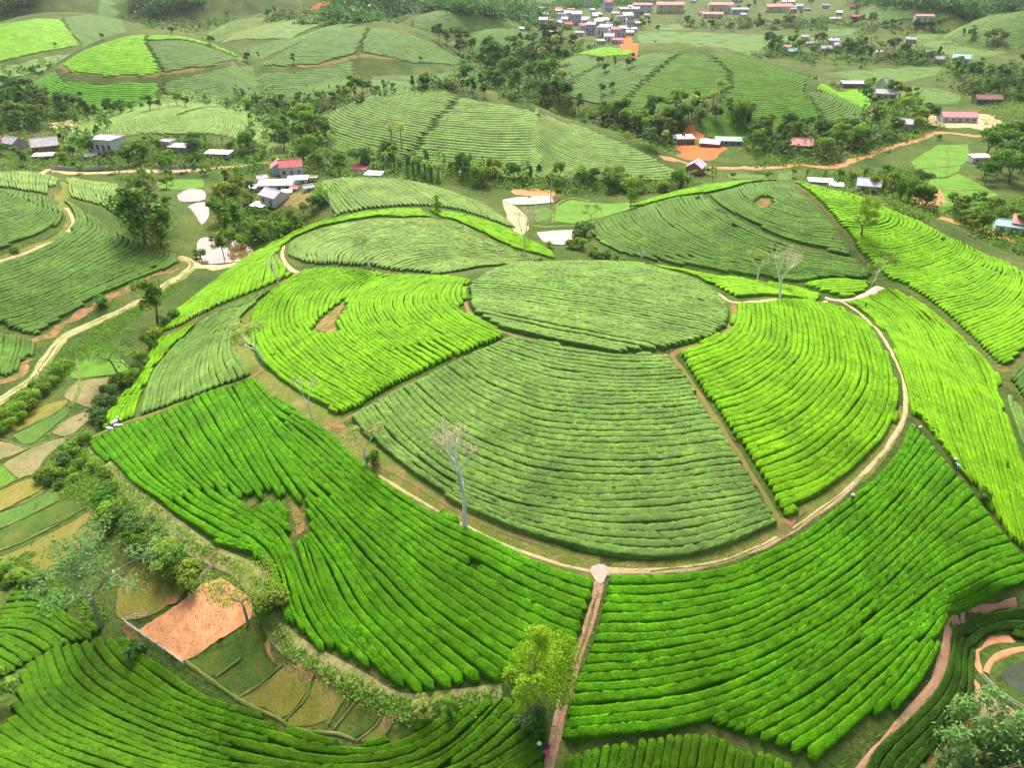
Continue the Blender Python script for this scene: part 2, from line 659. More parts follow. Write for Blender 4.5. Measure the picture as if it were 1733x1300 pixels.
def row_curves_guides(guides, hill, spacing, step, over=0.95):
    G = []
    K = 90
    for g in guides:
        q = (P(g) if hill is None else P_on(g, hill))[:, :2]
        c = smooth_curve(q)
        a, b = c[0] - c[1], c[-1] - c[-2]
        c = np.vstack([c[0] + a / (np.linalg.norm(a) + 1e-9) * 2.5, c, c[-1] + b / (np.linalg.norm(b) + 1e-9) * 2.5])
        d = np.concatenate([[0], np.cumsum(np.sqrt((np.diff(c, axis=0) ** 2).sum(1)))])
        t = np.linspace(0, d[-1], K)
        G.append(np.stack([np.interp(t, d, c[:, 0]), np.interp(t, d, c[:, 1])], 1))
    G = [2 * G[0] - G[1]] + G + [2 * G[-1] - G[-2]]
    n = len(G)
    out = []
    for i in range(n - 1):
        a, b = G[i], G[i + 1]
        nn = normals2(0.5 * (a + b))
        dist = np.abs(((a - b) * nn).sum(1))
        dist = np.maximum(dist, 0.25 * np.linalg.norm(a - b, axis=1))
        N = max(1, int(round(np.percentile(dist, 75) / spacing)))
        lo, hi = (1 - over, 1.0) if i == 0 else ((0.0, over) if i == n - 2 else (0.0, 1.0))
        p0 = G[i - 1] if i > 0 else 2 * a - b
        p3 = G[i + 2] if i + 2 < n else 2 * b - a
        gap = dist / N
        kern = np.ones(9) / 9
        gs = np.convolve(np.pad(gap, 4, mode='edge'), kern, mode='valid')
        m = np.clip((0.66 - gs / spacing) / 0.14, 0, 1)          # two rows run together where they converge
        m = m * m * (3 - 2 * m)
        for k in range(N):
            if not lo <= (k + 0.5) / N <= hi:
                continue
            pair = (k % 2 == 0 and k + 1 < N)
            single = (k % 2 == 0 and k + 1 >= N)
            if pair:
                w = ((k + 0.5 + 0.5 * m) / N)[:, None]
                g = gs * (1 + m)
                keep = np.ones(len(g))
            else:
                w = np.full((len(gs), 1), (k + 0.5) / N)
                g = gs
                keep = np.ones(len(g)) if single else (m < 0.35) * 1.0
            c = 0.5 * (2 * a + (b - p0) * w + (2 * p0 - 5 * a + 4 * b - p3) * w ** 2 + (3 * a - p0 - 3 * b + p3) * w ** 3)
            out.append(resample3(np.column_stack([c, g, keep]), step))
    return out


def resample3(c3, step):
    d = np.concatenate([[0], np.cumsum(np.sqrt((np.diff(c3[:, :2], axis=0) ** 2).sum(1)))])
    n = max(3, int(d[-1] / step) + 1)
    t = np.linspace(0, d[-1], n)
    return np.stack([np.interp(t, d, c3[:, k]) for k in range(c3.shape[1])], 1)


def row_curves_rings(k, spacing, step):
    cx, cy, a, b, rot, H = HILLS[k]
    m = math.sqrt(a * b)
    out = []
    N = int(m * 1.5 / spacing)
    for i in range(N):
        r = (i + 0.5) / N * 1.5
        n = max(8, int(2 * math.pi * r * m / step))
        th0 = math.atan2(math.cos(rot) / b, math.sin(rot) / a)          # the seam lies on the far side
        th = np.linspace(th0, th0 + 2 * math.pi, n)
        X, Y = r * a * np.cos(th), r * b * np.sin(th)
        x = cx + X * math.cos(rot) - Y * math.sin(rot)
        y = cy + X * math.sin(rot) + Y * math.cos(rot)
        gap = spacing / m * a * b / np.hypot(b * np.cos(th), a * np.sin(th))
        out.append(np.column_stack([x, y, gap]))
    return out


N_ROWS = 0


def tea_plot(label, poly, mat, guides=None, hill=None, ring=None, spacing=1.08, step=0.33, height=0.78, holes=(), far=False, inset=0.06, breaks=0.0008, fill=0.985, joined=False, group=None, leafy=0, leaf_len=0.05, grow=1.0):
    global N_ROWS
    hl = hill if ring is None else (hill if hill is not None else ring)
    if ring is not None and hill is not None:
        cq = P_on(poly, hill)[:, :2].mean(0)
        ring = max(hill, key=lambda kk: float(dome(HILLS[kk], cq[0], cq[1])))
    q = (P(poly) if hl is None else P_on(poly, hl))[:, :2]
    # a plot that runs over the crest goes on a little way down the far side
    e = 0.4
    gx = (land(q[:, 0] + e, q[:, 1]) - land(q[:, 0] - e, q[:, 1])) / (2 * e)
    gy = (land(q[:, 0], q[:, 1] + e) - land(q[:, 0], q[:, 1] - e)) / (2 * e)
    nn = np.stack([-gx, -gy, np.ones(len(q))], 1)
    nn /= np.linalg.norm(nn, axis=1)[:, None]
    dv = np.column_stack([q, land(q[:, 0], q[:, 1]) - CAM_Z])
    dist = np.linalg.norm(dv, axis=1)
    graze = np.clip((0.16 + (dv / dist[:, None] * nn).sum(1)) / 0.08, 0, 1)
    q = q + dv[:, :2] / np.linalg.norm(dv[:, :2], axis=1)[:, None] * (graze * np.minimum(14.0, dist * 0.035))[:, None]
    hq = [P(hh)[:, :2] if hl is None else P_on(hh, hl)[:, :2] for hh in holes]
    curves = row_curves_guides(guides, hill, spacing, step) if ring is None else row_curves_rings(ring, spacing, step)
    cen = q.mean(0)
    if ring is not None and grow != 1.0:           # the outer edge runs on down to the foot of the hill
        ex, ey, ea, eb, er, eh = HILLS[ring]
        lx = (q[:, 0] - ex) * math.cos(er) + (q[:, 1] - ey) * math.sin(er)
        ly = -(q[:, 0] - ex) * math.sin(er) + (q[:, 1] - ey) * math.cos(er)
        rr = np.hypot(lx / ea, ly / eb)
        f = 1 + (grow - 1) * np.clip((rr - 0.62) / 0.2, 0, 1)
        q = np.array([ex, ey]) + (q - np.array([ex, ey])) * f[:, None]
    root = empty('tea_plot', (cen[0], cen[1], land(cen[0], cen[1])), label, 'tea field', group)
    AV, AF, base = [], [], 0
    LV = []
    for c3 in curves:
        x, y = c3[:, 0], c3[:, 1]
        s = np.arange(len(x)) * step
        ph = rng.uniform(0, 6, 3)
        w = 0.055 * np.sin(s * 0.23 + ph[0]) + 0.035 * np.sin(s * 0.61 + ph[1])
        nn = normals2(c3[:, :2])
        x = x + nn[:, 0] * w
        y = y + nn[:, 1] * w
        ok = inside(q, x, y)
        if not ok.any():
            continue
        d = np.zeros(len(x))
        d[ok] = edge_dist(q, x[ok], y[ok])
        ok &= d > inset
        for hh in hq:
            ok &= ~(inside(hh, x, y) | (edge_dist(hh, x, y) < 0.3))
        gap = c3[:, 2]
        ok &= gap > spacing * 0.3
        if c3.shape[1] > 3:
            ok &= c3[:, 3] > 0.5
        if breaks:
            i = 0
            while True:
                i += int(rng.exponential(1.0 / breaks) / step) + 8
                if i >= len(x):
                    break
                ok[i:i + max(1, int(rng.uniform(0.1, 0.3) / step))] = False
        V, F, nv = [], [], 0
        for i, j in segments(ok):
            if far:
                i, j = max(0, i - 1), min(len(x) - 1, j + 1)
            if (j - i) * step < 1.1:
                continue
            cc = np.column_stack([x[i:j + 1], y[i:j + 1]])
            hw = np.minimum(gap[i:j + 1], spacing * 1.75) * 0.5 * fill
            v, f = hedge(cc, hw, height * (0.97 + 0.06 * rng.random()), far, rng.random())
            if leafy:
                lv = shoots(v, len(cc), leafy, leaf_len)
                LV.append(lv)
            if not joined:
                N_ROWS += 1
                mesh_obj('tea_row', v, f, mat, root, smooth=True)
                continue
            V.append(v)
            F.append(f + nv)
            nv += len(v)
        if not V:
            continue
        if joined:
            AV.extend(V)
            AF.extend(f + base for f in F)
            base += nv
    if LV:
        lv = np.vstack(LV)
        o = mesh_obj('leaf_shoots', lv.reshape(-1, 3), np.arange(len(lv) * 3).reshape(-1, 3), mat, root)
        o['kind'] = 'stuff'
    if joined and AV:
        o = mesh_obj('tea_rows', np.vstack(AV), np.vstack(AF), mat, root, smooth=True)
        o['kind'] = 'stuff'
    return root


# ------------------------------------------------------------------ tea on the hill with the loop track
tea_plot('oval dull green tea plot on the flat summit of the central hill',
         [(866,561),(935,579),(1006,594),(1046,600),(1121,594),(1148,587),(1208,575),(1233,555),(1236,525),(1216,500),(1198,486),(1161,471),(1091,453),(1016,445),(938,443),(866,453),(815,468),(791,485),(793,515),(803,533),(825,546),(845,556)],
         M['tea_dull'], [[(850,445),(960,450),(1090,465),(1230,500)],[(790,480),(930,492),(1080,515),(1240,552)],[(790,525),(900,545),(1010,567),(1110,588),(1160,598)],[(850,562),(950,585),(1050,606)]],
         hill=(0, 1), spacing=0.74)
tea_plot('large dull green fan shaped tea plot inside the front curve of the loop track',
         [(862,572),(930,585),(1000,600),(1060,605),(1135,603),(1165,642),(1200,700),(1250,772),(1290,842),(1317,885),(1310,893),(1270,915),(1180,935),(1110,947),(1040,943),(980,935),(920,915),(840,890),(790,868),(740,833),(690,795),(640,760),(605,722),(592,706),(620,690),(700,648),(780,608)],
         M['tea_dull'], [[(870,575),(960,594),(1060,607),(1140,606)],[(780,612),(840,650),(920,680),(1010,690),(1100,688),(1190,680)],[(700,650),(760,705),(830,745),(920,775),(1020,785),(1120,783),(1245,768)],[(640,685),(690,745),(760,800),(850,840),(950,860),(1060,865),(1180,855),(1300,835)],[(592,706),(640,763),(700,806),(770,855),(850,892),(930,917),(1020,939),(1110,947),(1200,936),(1318,890)]],
         hill=0, leafy=40, spacing=0.71)
tea_plot('bright lime tea plot with a bare brown patch, left of the summit',
         [(495,472),(525,457),(593,457),(658,466),(720,471),(783,473),(800,478),(788,486),(788,515),(775,527),(858,569),(848,577),(808,592),(775,605),(730,625),(667,657),(637,672),(610,691),(575,706),(555,695),(505,661),(475,647),(457,627),(437,613),(420,582),(422,550),(433,522),(448,507),(465,492)],
         M['tea_lime'], [[(590,708),(540,683),(490,653),(440,610),(424,565),(438,515),(480,478),(540,452)],[(650,675),(590,635),(530,590),(500,550),(505,510),(550,475),(620,458)],[(720,640),(660,600),(610,560),(595,520),(620,487),(680,465)],[(790,605),(740,573),(700,545),(683,515),(700,490),(745,468)],[(862,572),(820,555),(790,537),(765,515),(765,492),(785,470)]],
         hill=(0, 1), leafy=28, spacing=0.71, holes=[[(531,560),(545,540),(558,528),(585,508),(580,530),(568,545),(572,562),(548,567)]])
tea_plot('bright lime tea plot of curved rows inside the track, right of the summit',
         [(1150,600),(1190,583),(1232,562),(1245,532),(1245,517),(1300,514),(1395,514),(1425,522),(1460,547),(1490,582),(1508,620),(1519,668),(1518,710),(1502,730),(1462,778),(1425,808),(1380,838),(1330,882),(1316,866),(1292,817),(1252,757),(1207,692),(1168,637)],
         M['tea_lime'], [[(1150,600),(1190,588),(1225,570),(1245,545),(1247,515)],[(1180,652),(1230,632),(1280,605),(1305,570),(1300,513)],[(1220,715),(1300,690),(1360,640),(1385,590),(1360,512)],[(1265,790),(1350,755),(1420,700),(1455,640),(1445,580),(1410,512)],[(1300,845),(1390,808),(1460,748),(1497,690),(1498,620),(1465,552),(1425,515)],[(1325,885),(1400,838),(1470,780),(1520,712),(1524,650),(1500,590),(1460,540)]],
         hill=0, leafy=40, spacing=0.71)
tea_plot('pale green tea plot capping the rear knoll of the central hill',
         [(485,425),(503,408),(538,393),(583,381),(633,375),(683,373),(758,375),(783,383),(808,398),(833,411),(866,423),(932,441),(866,450),(820,465),(803,471),(720,463),(658,458),(578,450),(540,450),(515,446),(490,435)],
         M['tea_pale'], [[(490,437),(488,425),(510,405),(583,381),(683,373),(758,376),(833,412),(900,436)],[(515,448),(508,430),(540,405),(620,386),(720,382),(800,399),(890,436)],[(540,452),(540,430),(580,408),(660,396),(760,396),(850,424),(895,437)],[(578,452),(590,430),(650,413),(740,408),(830,420),(905,440)],[(640,458),(700,437),(780,430),(850,436),(915,442)],[(720,465),(790,452),(860,446),(915,444)]],
         hill=(1, 0), spacing=0.74, step=0.5)
tea_plot('bright yellow green tea band wrapping the far left shoulder of the rear knoll',
         [(267,568),(275,549),(312,517),(350,487),(390,457),(433,430),(463,412),(498,394),(545,377),(583,368),(633,359),(683,355),(715,355),(733,369),(683,370),(633,371),(583,377),(538,389),(500,405),(478,420),(468,432),(474,447),(492,462),(490,470),(468,479),(433,495),(375,518),(332,538)],
         M['tea_yellow'], [[(270,566),(296,530),(350,488),(433,431),(498,395),(583,369),(683,356),(722,356)],[(350,530),(362,500),(400,468),(445,435),(500,402),(583,374),(683,363),(728,362)],[(440,495),(448,470),(455,440),(480,416),(538,391),(633,373),(735,370)]],
         hill=(1, 0), spacing=0.76, step=0.5)
tea_plot('long narrow yellow green tea strip along the back crest of the central hill',
         [(722,356),(760,360),(820,374),(866,391),(916,416),(938,430),(976,436),(1026,445),(1082,452),(1191,465),(1299,479),(1345,487),(1395,501),(1392,506),(1299,504),(1248,507),(1226,496),(1203,484),(1148,465),(1091,451),(978,443),(938,440),(903,431),(866,420),(843,410),(808,391),(783,380),(758,371),(743,369)],
         M['tea_yellow'], [[(722,356),(820,374),(880,398),(938,429),(1026,445),(1191,466),(1299,480),(1395,502)],[(735,365),(800,385),(855,414),(940,440),(1091,452),(1203,485),(1248,506),(1392,507)]],
         hill=(0, 1), spacing=0.76, step=0.5, inset=0.35)
tea_plot('small leaf shaped yellow green tea plot between the two forks of the track',
         [(1350,482),(1375,478),(1412,475),(1450,476),(1476,480),(1477,489),(1460,499),(1442,504),(1420,504),(1400,499),(1375,491)],
         M['tea_yellow'], [[(1345,482),(1412,475),(1482,481)],[(1360,488),(1420,486),(1482,486)],[(1390,503),(1440,504),(1480,494)]],
         hill=(0, 2, 3, 4), spacing=0.76, step=0.5, inset=0.3)
tea_plot('dull grey green tea plot on the steep left flank beside the track',
         [(238,705),(248,660),(268,622),(303,582),(346,543),(375,527),(433,503),(488,477),(440,508),(412,535),(399,562),(400,595),(414,625),(423,638),(390,650),(325,675),(282,690)],
         M['tea_dull'], [[(238,708),(248,660),(268,622),(303,582),(346,541),(400,515)],[(325,678),(322,640),(335,600),(365,560),(410,520),(450,498)],[(426,640),(402,600),(397,565),(410,536),(440,509),(480,482)]],
         hill=(0, 1), spacing=0.74)
tea_plot('sliver of bright lime tea rows at the foot of the left flank',
         [(165,735),(175,706),(190,679),(212,654),(240,629),(255,589),(267,574),(300,562),(341,543),(300,582),(264,622),(245,660),(232,708),(205,718)],
         M['tea_lime'], [[(163,737),(175,703),(212,650),(240,625),(262,578),(300,556)],[(234,710),(246,660),(265,622),(300,582),(343,541),(360,530)]],
         hill=(0, 1), spacing=0.74, inset=0.35)
tea_plot('vivid green tea plot sweeping down the front left slope below the track',
         [(152,747),(175,736),(212,723),(232,716),(275,701),(307,686),(335,673),(380,658),(410,648),(430,642),(445,660),(480,686),(520,709),(555,729),(574,747),(605,787),(630,802),(680,834),(730,871),(750,866),(790,896),(845,924),(929,961),(1006,979),(1010,988),(1006,1023),(986,1077),(966,1119),(930,1150),(864,1154),(829,1161),(791,1158),(768,1169),(737,1173),(706,1179),(668,1158),(610,1127),(567,1102),(555,1111),(537,1100),(507,1067),(480,1057),(462,1000),(454,965),(385,927),(365,923),(327,904),(250,838),(208,800),(180,780),(155,760)],
         M['tea_vivid'], [[(425,640),(480,690),(555,735),(630,803),(730,872),(845,925),(929,963),(1012,988)],[(405,648),(470,740),(560,830),(640,900),(730,975),(830,1045),(920,1095),(980,1122)],[(380,658),(430,745),(490,843),(525,893),(580,975),(625,1045),(715,1130),(765,1175)],[(300,688),(350,765),(410,838),(470,880),(508,915),(530,975),(567,1057),(660,1158)],[(215,720),(270,790),(330,845),(400,885),(450,915),(480,965),(505,1045),(545,1108)],[(150,750),(200,807),(260,852),(340,904),(400,926),(448,947),(466,1000),(488,1068)]],
         hill=(0, 26, 27, 28), spacing=0.71, step=0.36, leafy=52, holes=[[(488,845),(512,863),(519,887),(515,905),(500,915),(498,893),(493,867)],[(415,850),(432,846),(434,856),(420,860)],[(450,838),(464,842),(462,852),(450,850)]])
tea_plot('vivid green tea plot on the front right slope between footpath and ditch',
         [(1030,978),(1100,977),(1180,970),(1260,952),(1320,928),(1380,893),(1440,843),(1500,788),(1530,738),(1542,714),(1570,747),(1600,782),(1640,827),(1680,882),(1720,932),(1760,975),(1733,992),(1690,1013),(1662,1023),(1612,1038),(1598,1057),(1590,1095),(1573,1130),(1548,1165),(1512,1205),(1475,1215),(1455,1225),(1415,1265),(1375,1297),(1340,1277),(1312,1265),(1265,1257),(1234,1242),(1192,1226),(1133,1232),(1075,1245),(957,1260),(948,1247),(956,1205),(974,1155),(992,1110),(1009,1062),(1024,1000)],
         M['tea_vivid'], [[(1025,980),(1110,980),(1200,970),(1280,947),(1360,907),(1440,846),(1505,787),(1545,716)],[(1000,1080),(1100,1075),(1220,1055),(1330,1010),(1430,945),(1520,860),(1592,775)],[(962,1180),(1080,1170),(1210,1145),(1330,1095),(1450,1020),(1550,930),(1650,840)],[(945,1257),(1060,1245),(1180,1225),(1290,1180),(1400,1110),(1500,1030),(1600,950),(1710,905)],[(1140,1275),(1230,1250),(1330,1205),(1430,1135),(1530,1065),(1620,1005),(1743,950)],[(1330,1295),(1420,1230),(1500,1155),(1560,1090),(1610,1040),(1743,985)]],
         hill=(0, 29), spacing=0.71, step=0.36, leafy=52)
tea_plot('dark green tea plot of short upright rows at the bottom edge by the footpath',
         [(962,1277),(1010,1264),(1075,1252),(1140,1238),(1190,1234),(1230,1250),(1265,1266),(1300,1274),(1338,1292),(1345,1335),(952,1335)],
         M['tea_deep'], [[(975,1265),(960,1340)],[(1100,1240),(1080,1340)],[(1220,1240),(1200,1340)],[(1345,1285),(1330,1340)]],
         hill=(0, 29), spacing=0.74, step=0.36, leafy=52)
tea_plot('deep green tea plot on the near slope cut by the left picture edge',
         [(-40,965),(0,980),(25,986),(60,1001),(100,1021),(130,1046),(165,1066),(172,1076),(160,1085),(130,1092),(90,1108),(50,1128),(20,1143),(-40,1170)],
         M['tea_deep'], [[(-40,960),(60,1000),(130,1040),(182,1076)],[(-40,1022),(50,1062),(110,1095),(140,1112)],[(-40,1075),(20,1108),(60,1137)],[(-50,1120),(0,1147),(25,1162)]],
         hill=(27, 0), spacing=0.72, step=0.36, leafy=52)
tea_plot('deep green tea plot of long winding rows across the lower left corner',
         [(40,1132),(60,1117),(90,1097),(130,1087),(170,1082),(205,1084),(235,1101),(267,1127),(350,1178),(433,1202),(445,1216),(460,1231),(565,1249),(585,1268),(667,1252),(692,1242),(733,1214),(785,1202),(805,1192),(827,1187),(860,1178),(905,1205),(928,1228),(924,1250),(928,1272),(915,1335),(-40,1335),(-40,1240),(5,1230),(15,1215),(22,1195),(30,1165)],
         M['tea_deep'], [[(205,1080),(267,1128),(350,1182),(433,1208),(560,1254),(620,1260),(690,1237),(740,1205)],[(130,1083),(165,1140),(230,1185),(330,1230),(450,1262),(580,1285),(700,1265),(800,1198)],[(60,1112),(85,1180),(150,1225),(260,1270),(400,1305),(560,1325),(740,1290),(865,1178)],[(15,1195),(60,1240),(130,1275),(250,1315),(400,1350),(580,1370),(800,1310),(930,1222)],[(-40,1240),(20,1275),(100,1310),(240,1360),(420,1400),(640,1410),(830,1350),(945,1270)]],
         hill=(27, 0), spacing=0.72, step=0.36, leafy=52)
tea_plot('very dark green tea strip curving round the pond in the lower right corner',
         [(1770,1024),(1675,1041),(1632,1051),(1618,1061),(1608,1090),(1596,1135),(1581,1165),(1551,1195),(1513,1235),(1476,1264),(1450,1335),(1530,1335),(1552,1308),(1576,1269),(1613,1244),(1630,1221),(1641,1200),(1646,1150),(1646,1110),(1656,1092),(1684,1076),(1700,1067),(1712,1076),(1770,1080)],
         M['tea_dark'], [[(1770,1030),(1675,1045),(1624,1063),(1610,1100),(1590,1160),(1530,1225),(1478,1275),(1448,1340)],[(1770,1078),(1702,1066),(1655,1090),(1645,1150),(1638,1205),(1592,1262),(1545,1315),(1525,1345)]],
         hill=(0, 29), spacing=0.72, step=0.36, leafy=52)
tea_plot('yellow green tea plot between the loop track and the long dark ditch',
         [(1425,512),(1450,507),(1480,497),(1500,487),(1525,497),(1562,517),(1595,547),(1637,584),(1657,602),(1688,637),(1691,655),(1698,700),(1718,755),(1731,780),(1765,830),(1765,975),(1733,937),(1712,920),(1677,870),(1649,830),(1612,785),(1579,740),(1559,712),(1543,707),(1537,690),(1534,657),(1527,630),(1514,605),(1502,570),(1477,542),(1447,520)],
         M['tea_yellow'], [[(1425,514),(1478,545),(1508,590),(1532,650),(1542,700),(1562,718)],[(1455,506),(1520,560),(1560,630),(1580,700),(1612,783),(1628,806)],[(1490,492),(1570,570),(1620,650),(1645,730),(1670,810),(1695,890)],[(1520,495),(1600,558),(1662,640),(1690,720),(1715,800),(1735,880),(1755,960)],[(1560,515),(1640,585),(1692,645),(1712,720),(1742,790),(1775,870)]],
         hill=(0, 3, 4, 29), spacing=0.71, step=0.4)
tea_plot('dark green tea plot in the hollow at the right edge below the curling rows',
         [(1708,643),(1722,622),(1745,604),(1800,625),(1800,735),(1760,712),(1733,685)],
         M['tea_mature'], [[(1706,645),(1745,602),(1770,600)],[(1722,668),(1760,640),(1800,628)],[(1740,695),(1775,680),(1805,670)],[(1765,718),(1790,708),(1810,700)]], hill=None, spacing=0.8, step=0.5)
tea_plot('dull grassy tea plot on the right edge beyond the yellow green plot',
         [(1708,668),(1735,696),(1785,735),(1790,860),(1748,792),(1724,745),(1706,702)],
         M['tea_dull'], [[(1706,664),(1712,705),(1730,755),(1770,820)],[(1740,695),(1750,735),(1770,780),(1800,820)],[(1785,730),(1795,770),(1810,800),(1830,830)]], hill=None, spacing=0.8, step=0.5)
# ------------------------------------------------------------------ the hill on the right
tea_plot('bright green tea plot of curling rows over the right hill beyond the ditch',
         [(1334,311),(1400,322),(1450,333),(1500,353),(1550,375),(1600,400),(1650,425),(1700,445),(1733,463),(1775,490),(1775,610),(1733,592),(1715,613),(1705,634),(1680,610),(1640,570),(1600,533),(1565,506),(1530,483),(1500,472),(1490,462),(1457,430),(1432,395),(1417,377),(1389,347),(1364,322)],
         M['tea_lime'], [[(1340,312),(1375,322),(1400,328),(1412,327),(1410,323)],[(1418,377),(1460,380),(1492,376),(1500,364),(1490,352)],[(1445,413),(1510,420),(1562,405),(1578,392),(1562,378)],[(1480,456),(1545,455),(1608,432),(1622,414),(1608,403)],[(1530,483),(1600,475),(1650,455),(1662,438),(1652,426)],[(1600,531),(1670,510),(1700,484),(1708,464),(1702,448)],[(1660,588),(1720,560),(1757,530),(1772,505),(1770,490)],[(1705,638),(1760,612),(1800,575),(1820,550),(1825,530)]],
         hill=(2, 3, 4), spacing=0.74, step=0.5)
tea_plot('mature green tea plot around the star shaped gap on top of the right hill',
         [(1198,331),(1240,320),(1299,311),(1330,313),(1360,328),(1385,353),(1413,383),(1428,403),(1448,434),(1445,437),(1355,417),(1300,396),(1256,374),(1225,356),(1208,342)],
         M['tea_mature'], [[(1196,333),(1215,350),(1256,376),(1300,396),(1355,417),(1450,437)],[(1225,326),(1240,345),(1275,365),(1320,382),(1370,394),(1425,400)],[(1255,320),(1265,335),(1295,352),(1340,368),(1385,373),(1405,372)],[(1299,312),(1310,325),(1340,345),(1372,353),(1387,352)]],
         hill=2, spacing=0.76, step=0.5, holes=[[(1278,343),(1288,336),(1300,336),(1305,345),(1296,353),(1283,352)]], inset=0.4)
tea_plot('mature green tea plot of slanting rows on the left face of the right hill',
         [(1008,380),(1041,366),(1082,354),(1131,339),(1190,331),(1204,348),(1222,362),(1254,380),(1298,402),(1354,423),(1452,443),(1478,466),(1470,474),(1400,471),(1350,479),(1299,471),(1230,461),(1150,449),(1100,441),(1038,425),(1013,410),(998,393)],
         M['tea_mature'], [[(1195,331),(1210,352),(1256,380),(1300,402),(1354,423),(1457,445)],[(1110,346),(1135,375),(1190,410),(1250,430),(1320,445),(1400,455),(1478,468)],[(1060,362),(1080,385),(1130,415),(1190,438),(1260,455),(1330,470),(1400,476)],[(1005,382),(1020,400),(1060,420),(1110,440),(1170,455),(1250,472)]],
         hill=(2, 3), spacing=0.76, step=0.5)
tea_plot('thin lime green tea edging on the skyline crest of the right hill',
         [(1060,352),(1131,333),(1193,319),(1240,311),(1299,306),(1328,309),(1299,310),(1240,318),(1193,328),(1131,337),(1082,351)],
         M['tea_lime'], [[(1060,352),(1131,333),(1193,319),(1240,311),(1299,306),(1330,309)],[(1075,353),(1131,338),(1193,328),(1240,318),(1299,311),(1330,311)]],
         hill=2, spacing=0.76, step=0.6, inset=0.1)
# ------------------------------------------------------------------ the hill on the left
tea_plot('green tea plot of long bending rows on the left hill above the dirt road',
         [(-40,458),(0,449),(50,432),(88,414),(119,393),(130,377),(124,360),(112,346),(100,337),(125,347),(140,360),(175,380),(215,400),(250,415),(297,430),(304,445),(287,455),(265,460),(215,482),(160,507),(60,570),(25,562),(0,550),(-40,550)],
         M['tea_mature'], [[(-40,462),(50,432),(100,405),(128,380),(124,357),(105,339)],[(-40,497),(60,462),(130,425),(168,400),(170,382),(150,366)],[(-40,530),(70,495),(150,455),(208,425),(220,410),(213,402)],[(-40,560),(60,530),(150,490),(230,455),(268,436),(270,424)],[(20,566),(100,540),(180,500),(250,470),(295,448),(302,436)],[(60,574),(130,545),(215,502),(295,462)]],
         hill=9, spacing=0.76, step=0.5)
tea_plot('green tea plot inside the bend of the ochre track on the left hill',
         [(-40,318),(0,321),(37,326),(75,333),(86,338),(100,351),(108,367),(98,383),(82,389),(50,405),(0,423),(-40,432)],
         M['tea_mature'], [[(-40,437),(50,408),(95,385),(107,362),(92,343)],[(-40,400),(40,375),(70,357),(72,337)],[(-40,362),(20,348),(37,337),(39,328)],[(-40,335),(0,330),(10,325),(11,322)]],
         hill=9, spacing=0.76, step=0.5)
tea_plot('pale green tea plot on the rounded crown of the left hill',
         [(-40,294),(0,294),(50,296),(85,301),(103,309),(98,315),(84,319),(79,330),(37,323),(0,318),(-40,315)],
         M['tea_pale'], [[(-40,290),(-35,320)],[(0,292),(5,322)],[(45,293),(48,328)],[(88,299),(80,334)],[(106,306),(100,330)]],
         hill=9, spacing=0.76, step=0.5)
tea_plot('pale green tea plot falling away on the far shoulder of the left hill',
         [(117,305),(155,307),(200,318),(208,328),(210,360),(195,375),(182,367),(185,355),(160,346),(122,336),(116,325)],
         M['tea_pale'], [[(122,303),(117,320),(123,339)],[(165,306),(155,325),(165,348)],[(205,316),(190,335),(193,352),(212,362)]],
         hill=9, spacing=0.76, step=0.5)
tea_plot('small green tea plot on the bank where the dirt road meets the left edge',
         [(-40,562),(0,562),(25,566),(58,576),(59,604),(42,607),(32,629),(12,639),(-40,642)],
         M['tea_mature'], [[(-35,560),(-40,645)],[(30,565),(10,645)],[(60,572),(56,612)]],
         hill=None, spacing=0.71, step=0.5)
# ------------------------------------------------------------------ the low hill right behind the knoll
tea_plot('pale green tea plot of slanting rows on the low hill behind the knoll',
         [(545,308),(600,303),(640,303),(700,309),(760,326),(820,349),(860,374),(876,389),(860,385),(820,370),(765,355),(715,350),(683,350),(633,354),(583,363),(567,369),(555,350),(541,325)],
         M['tea_pale'], [[(540,312),(560,340),(580,366)],[(600,303),(640,327),(680,352)],[(660,304),(715,332),(745,354)],[(740,320),(800,347),(820,370)],[(820,350),(850,368),(872,389)]],
         hill=5, spacing=0.9, step=0.6, inset=0.2)
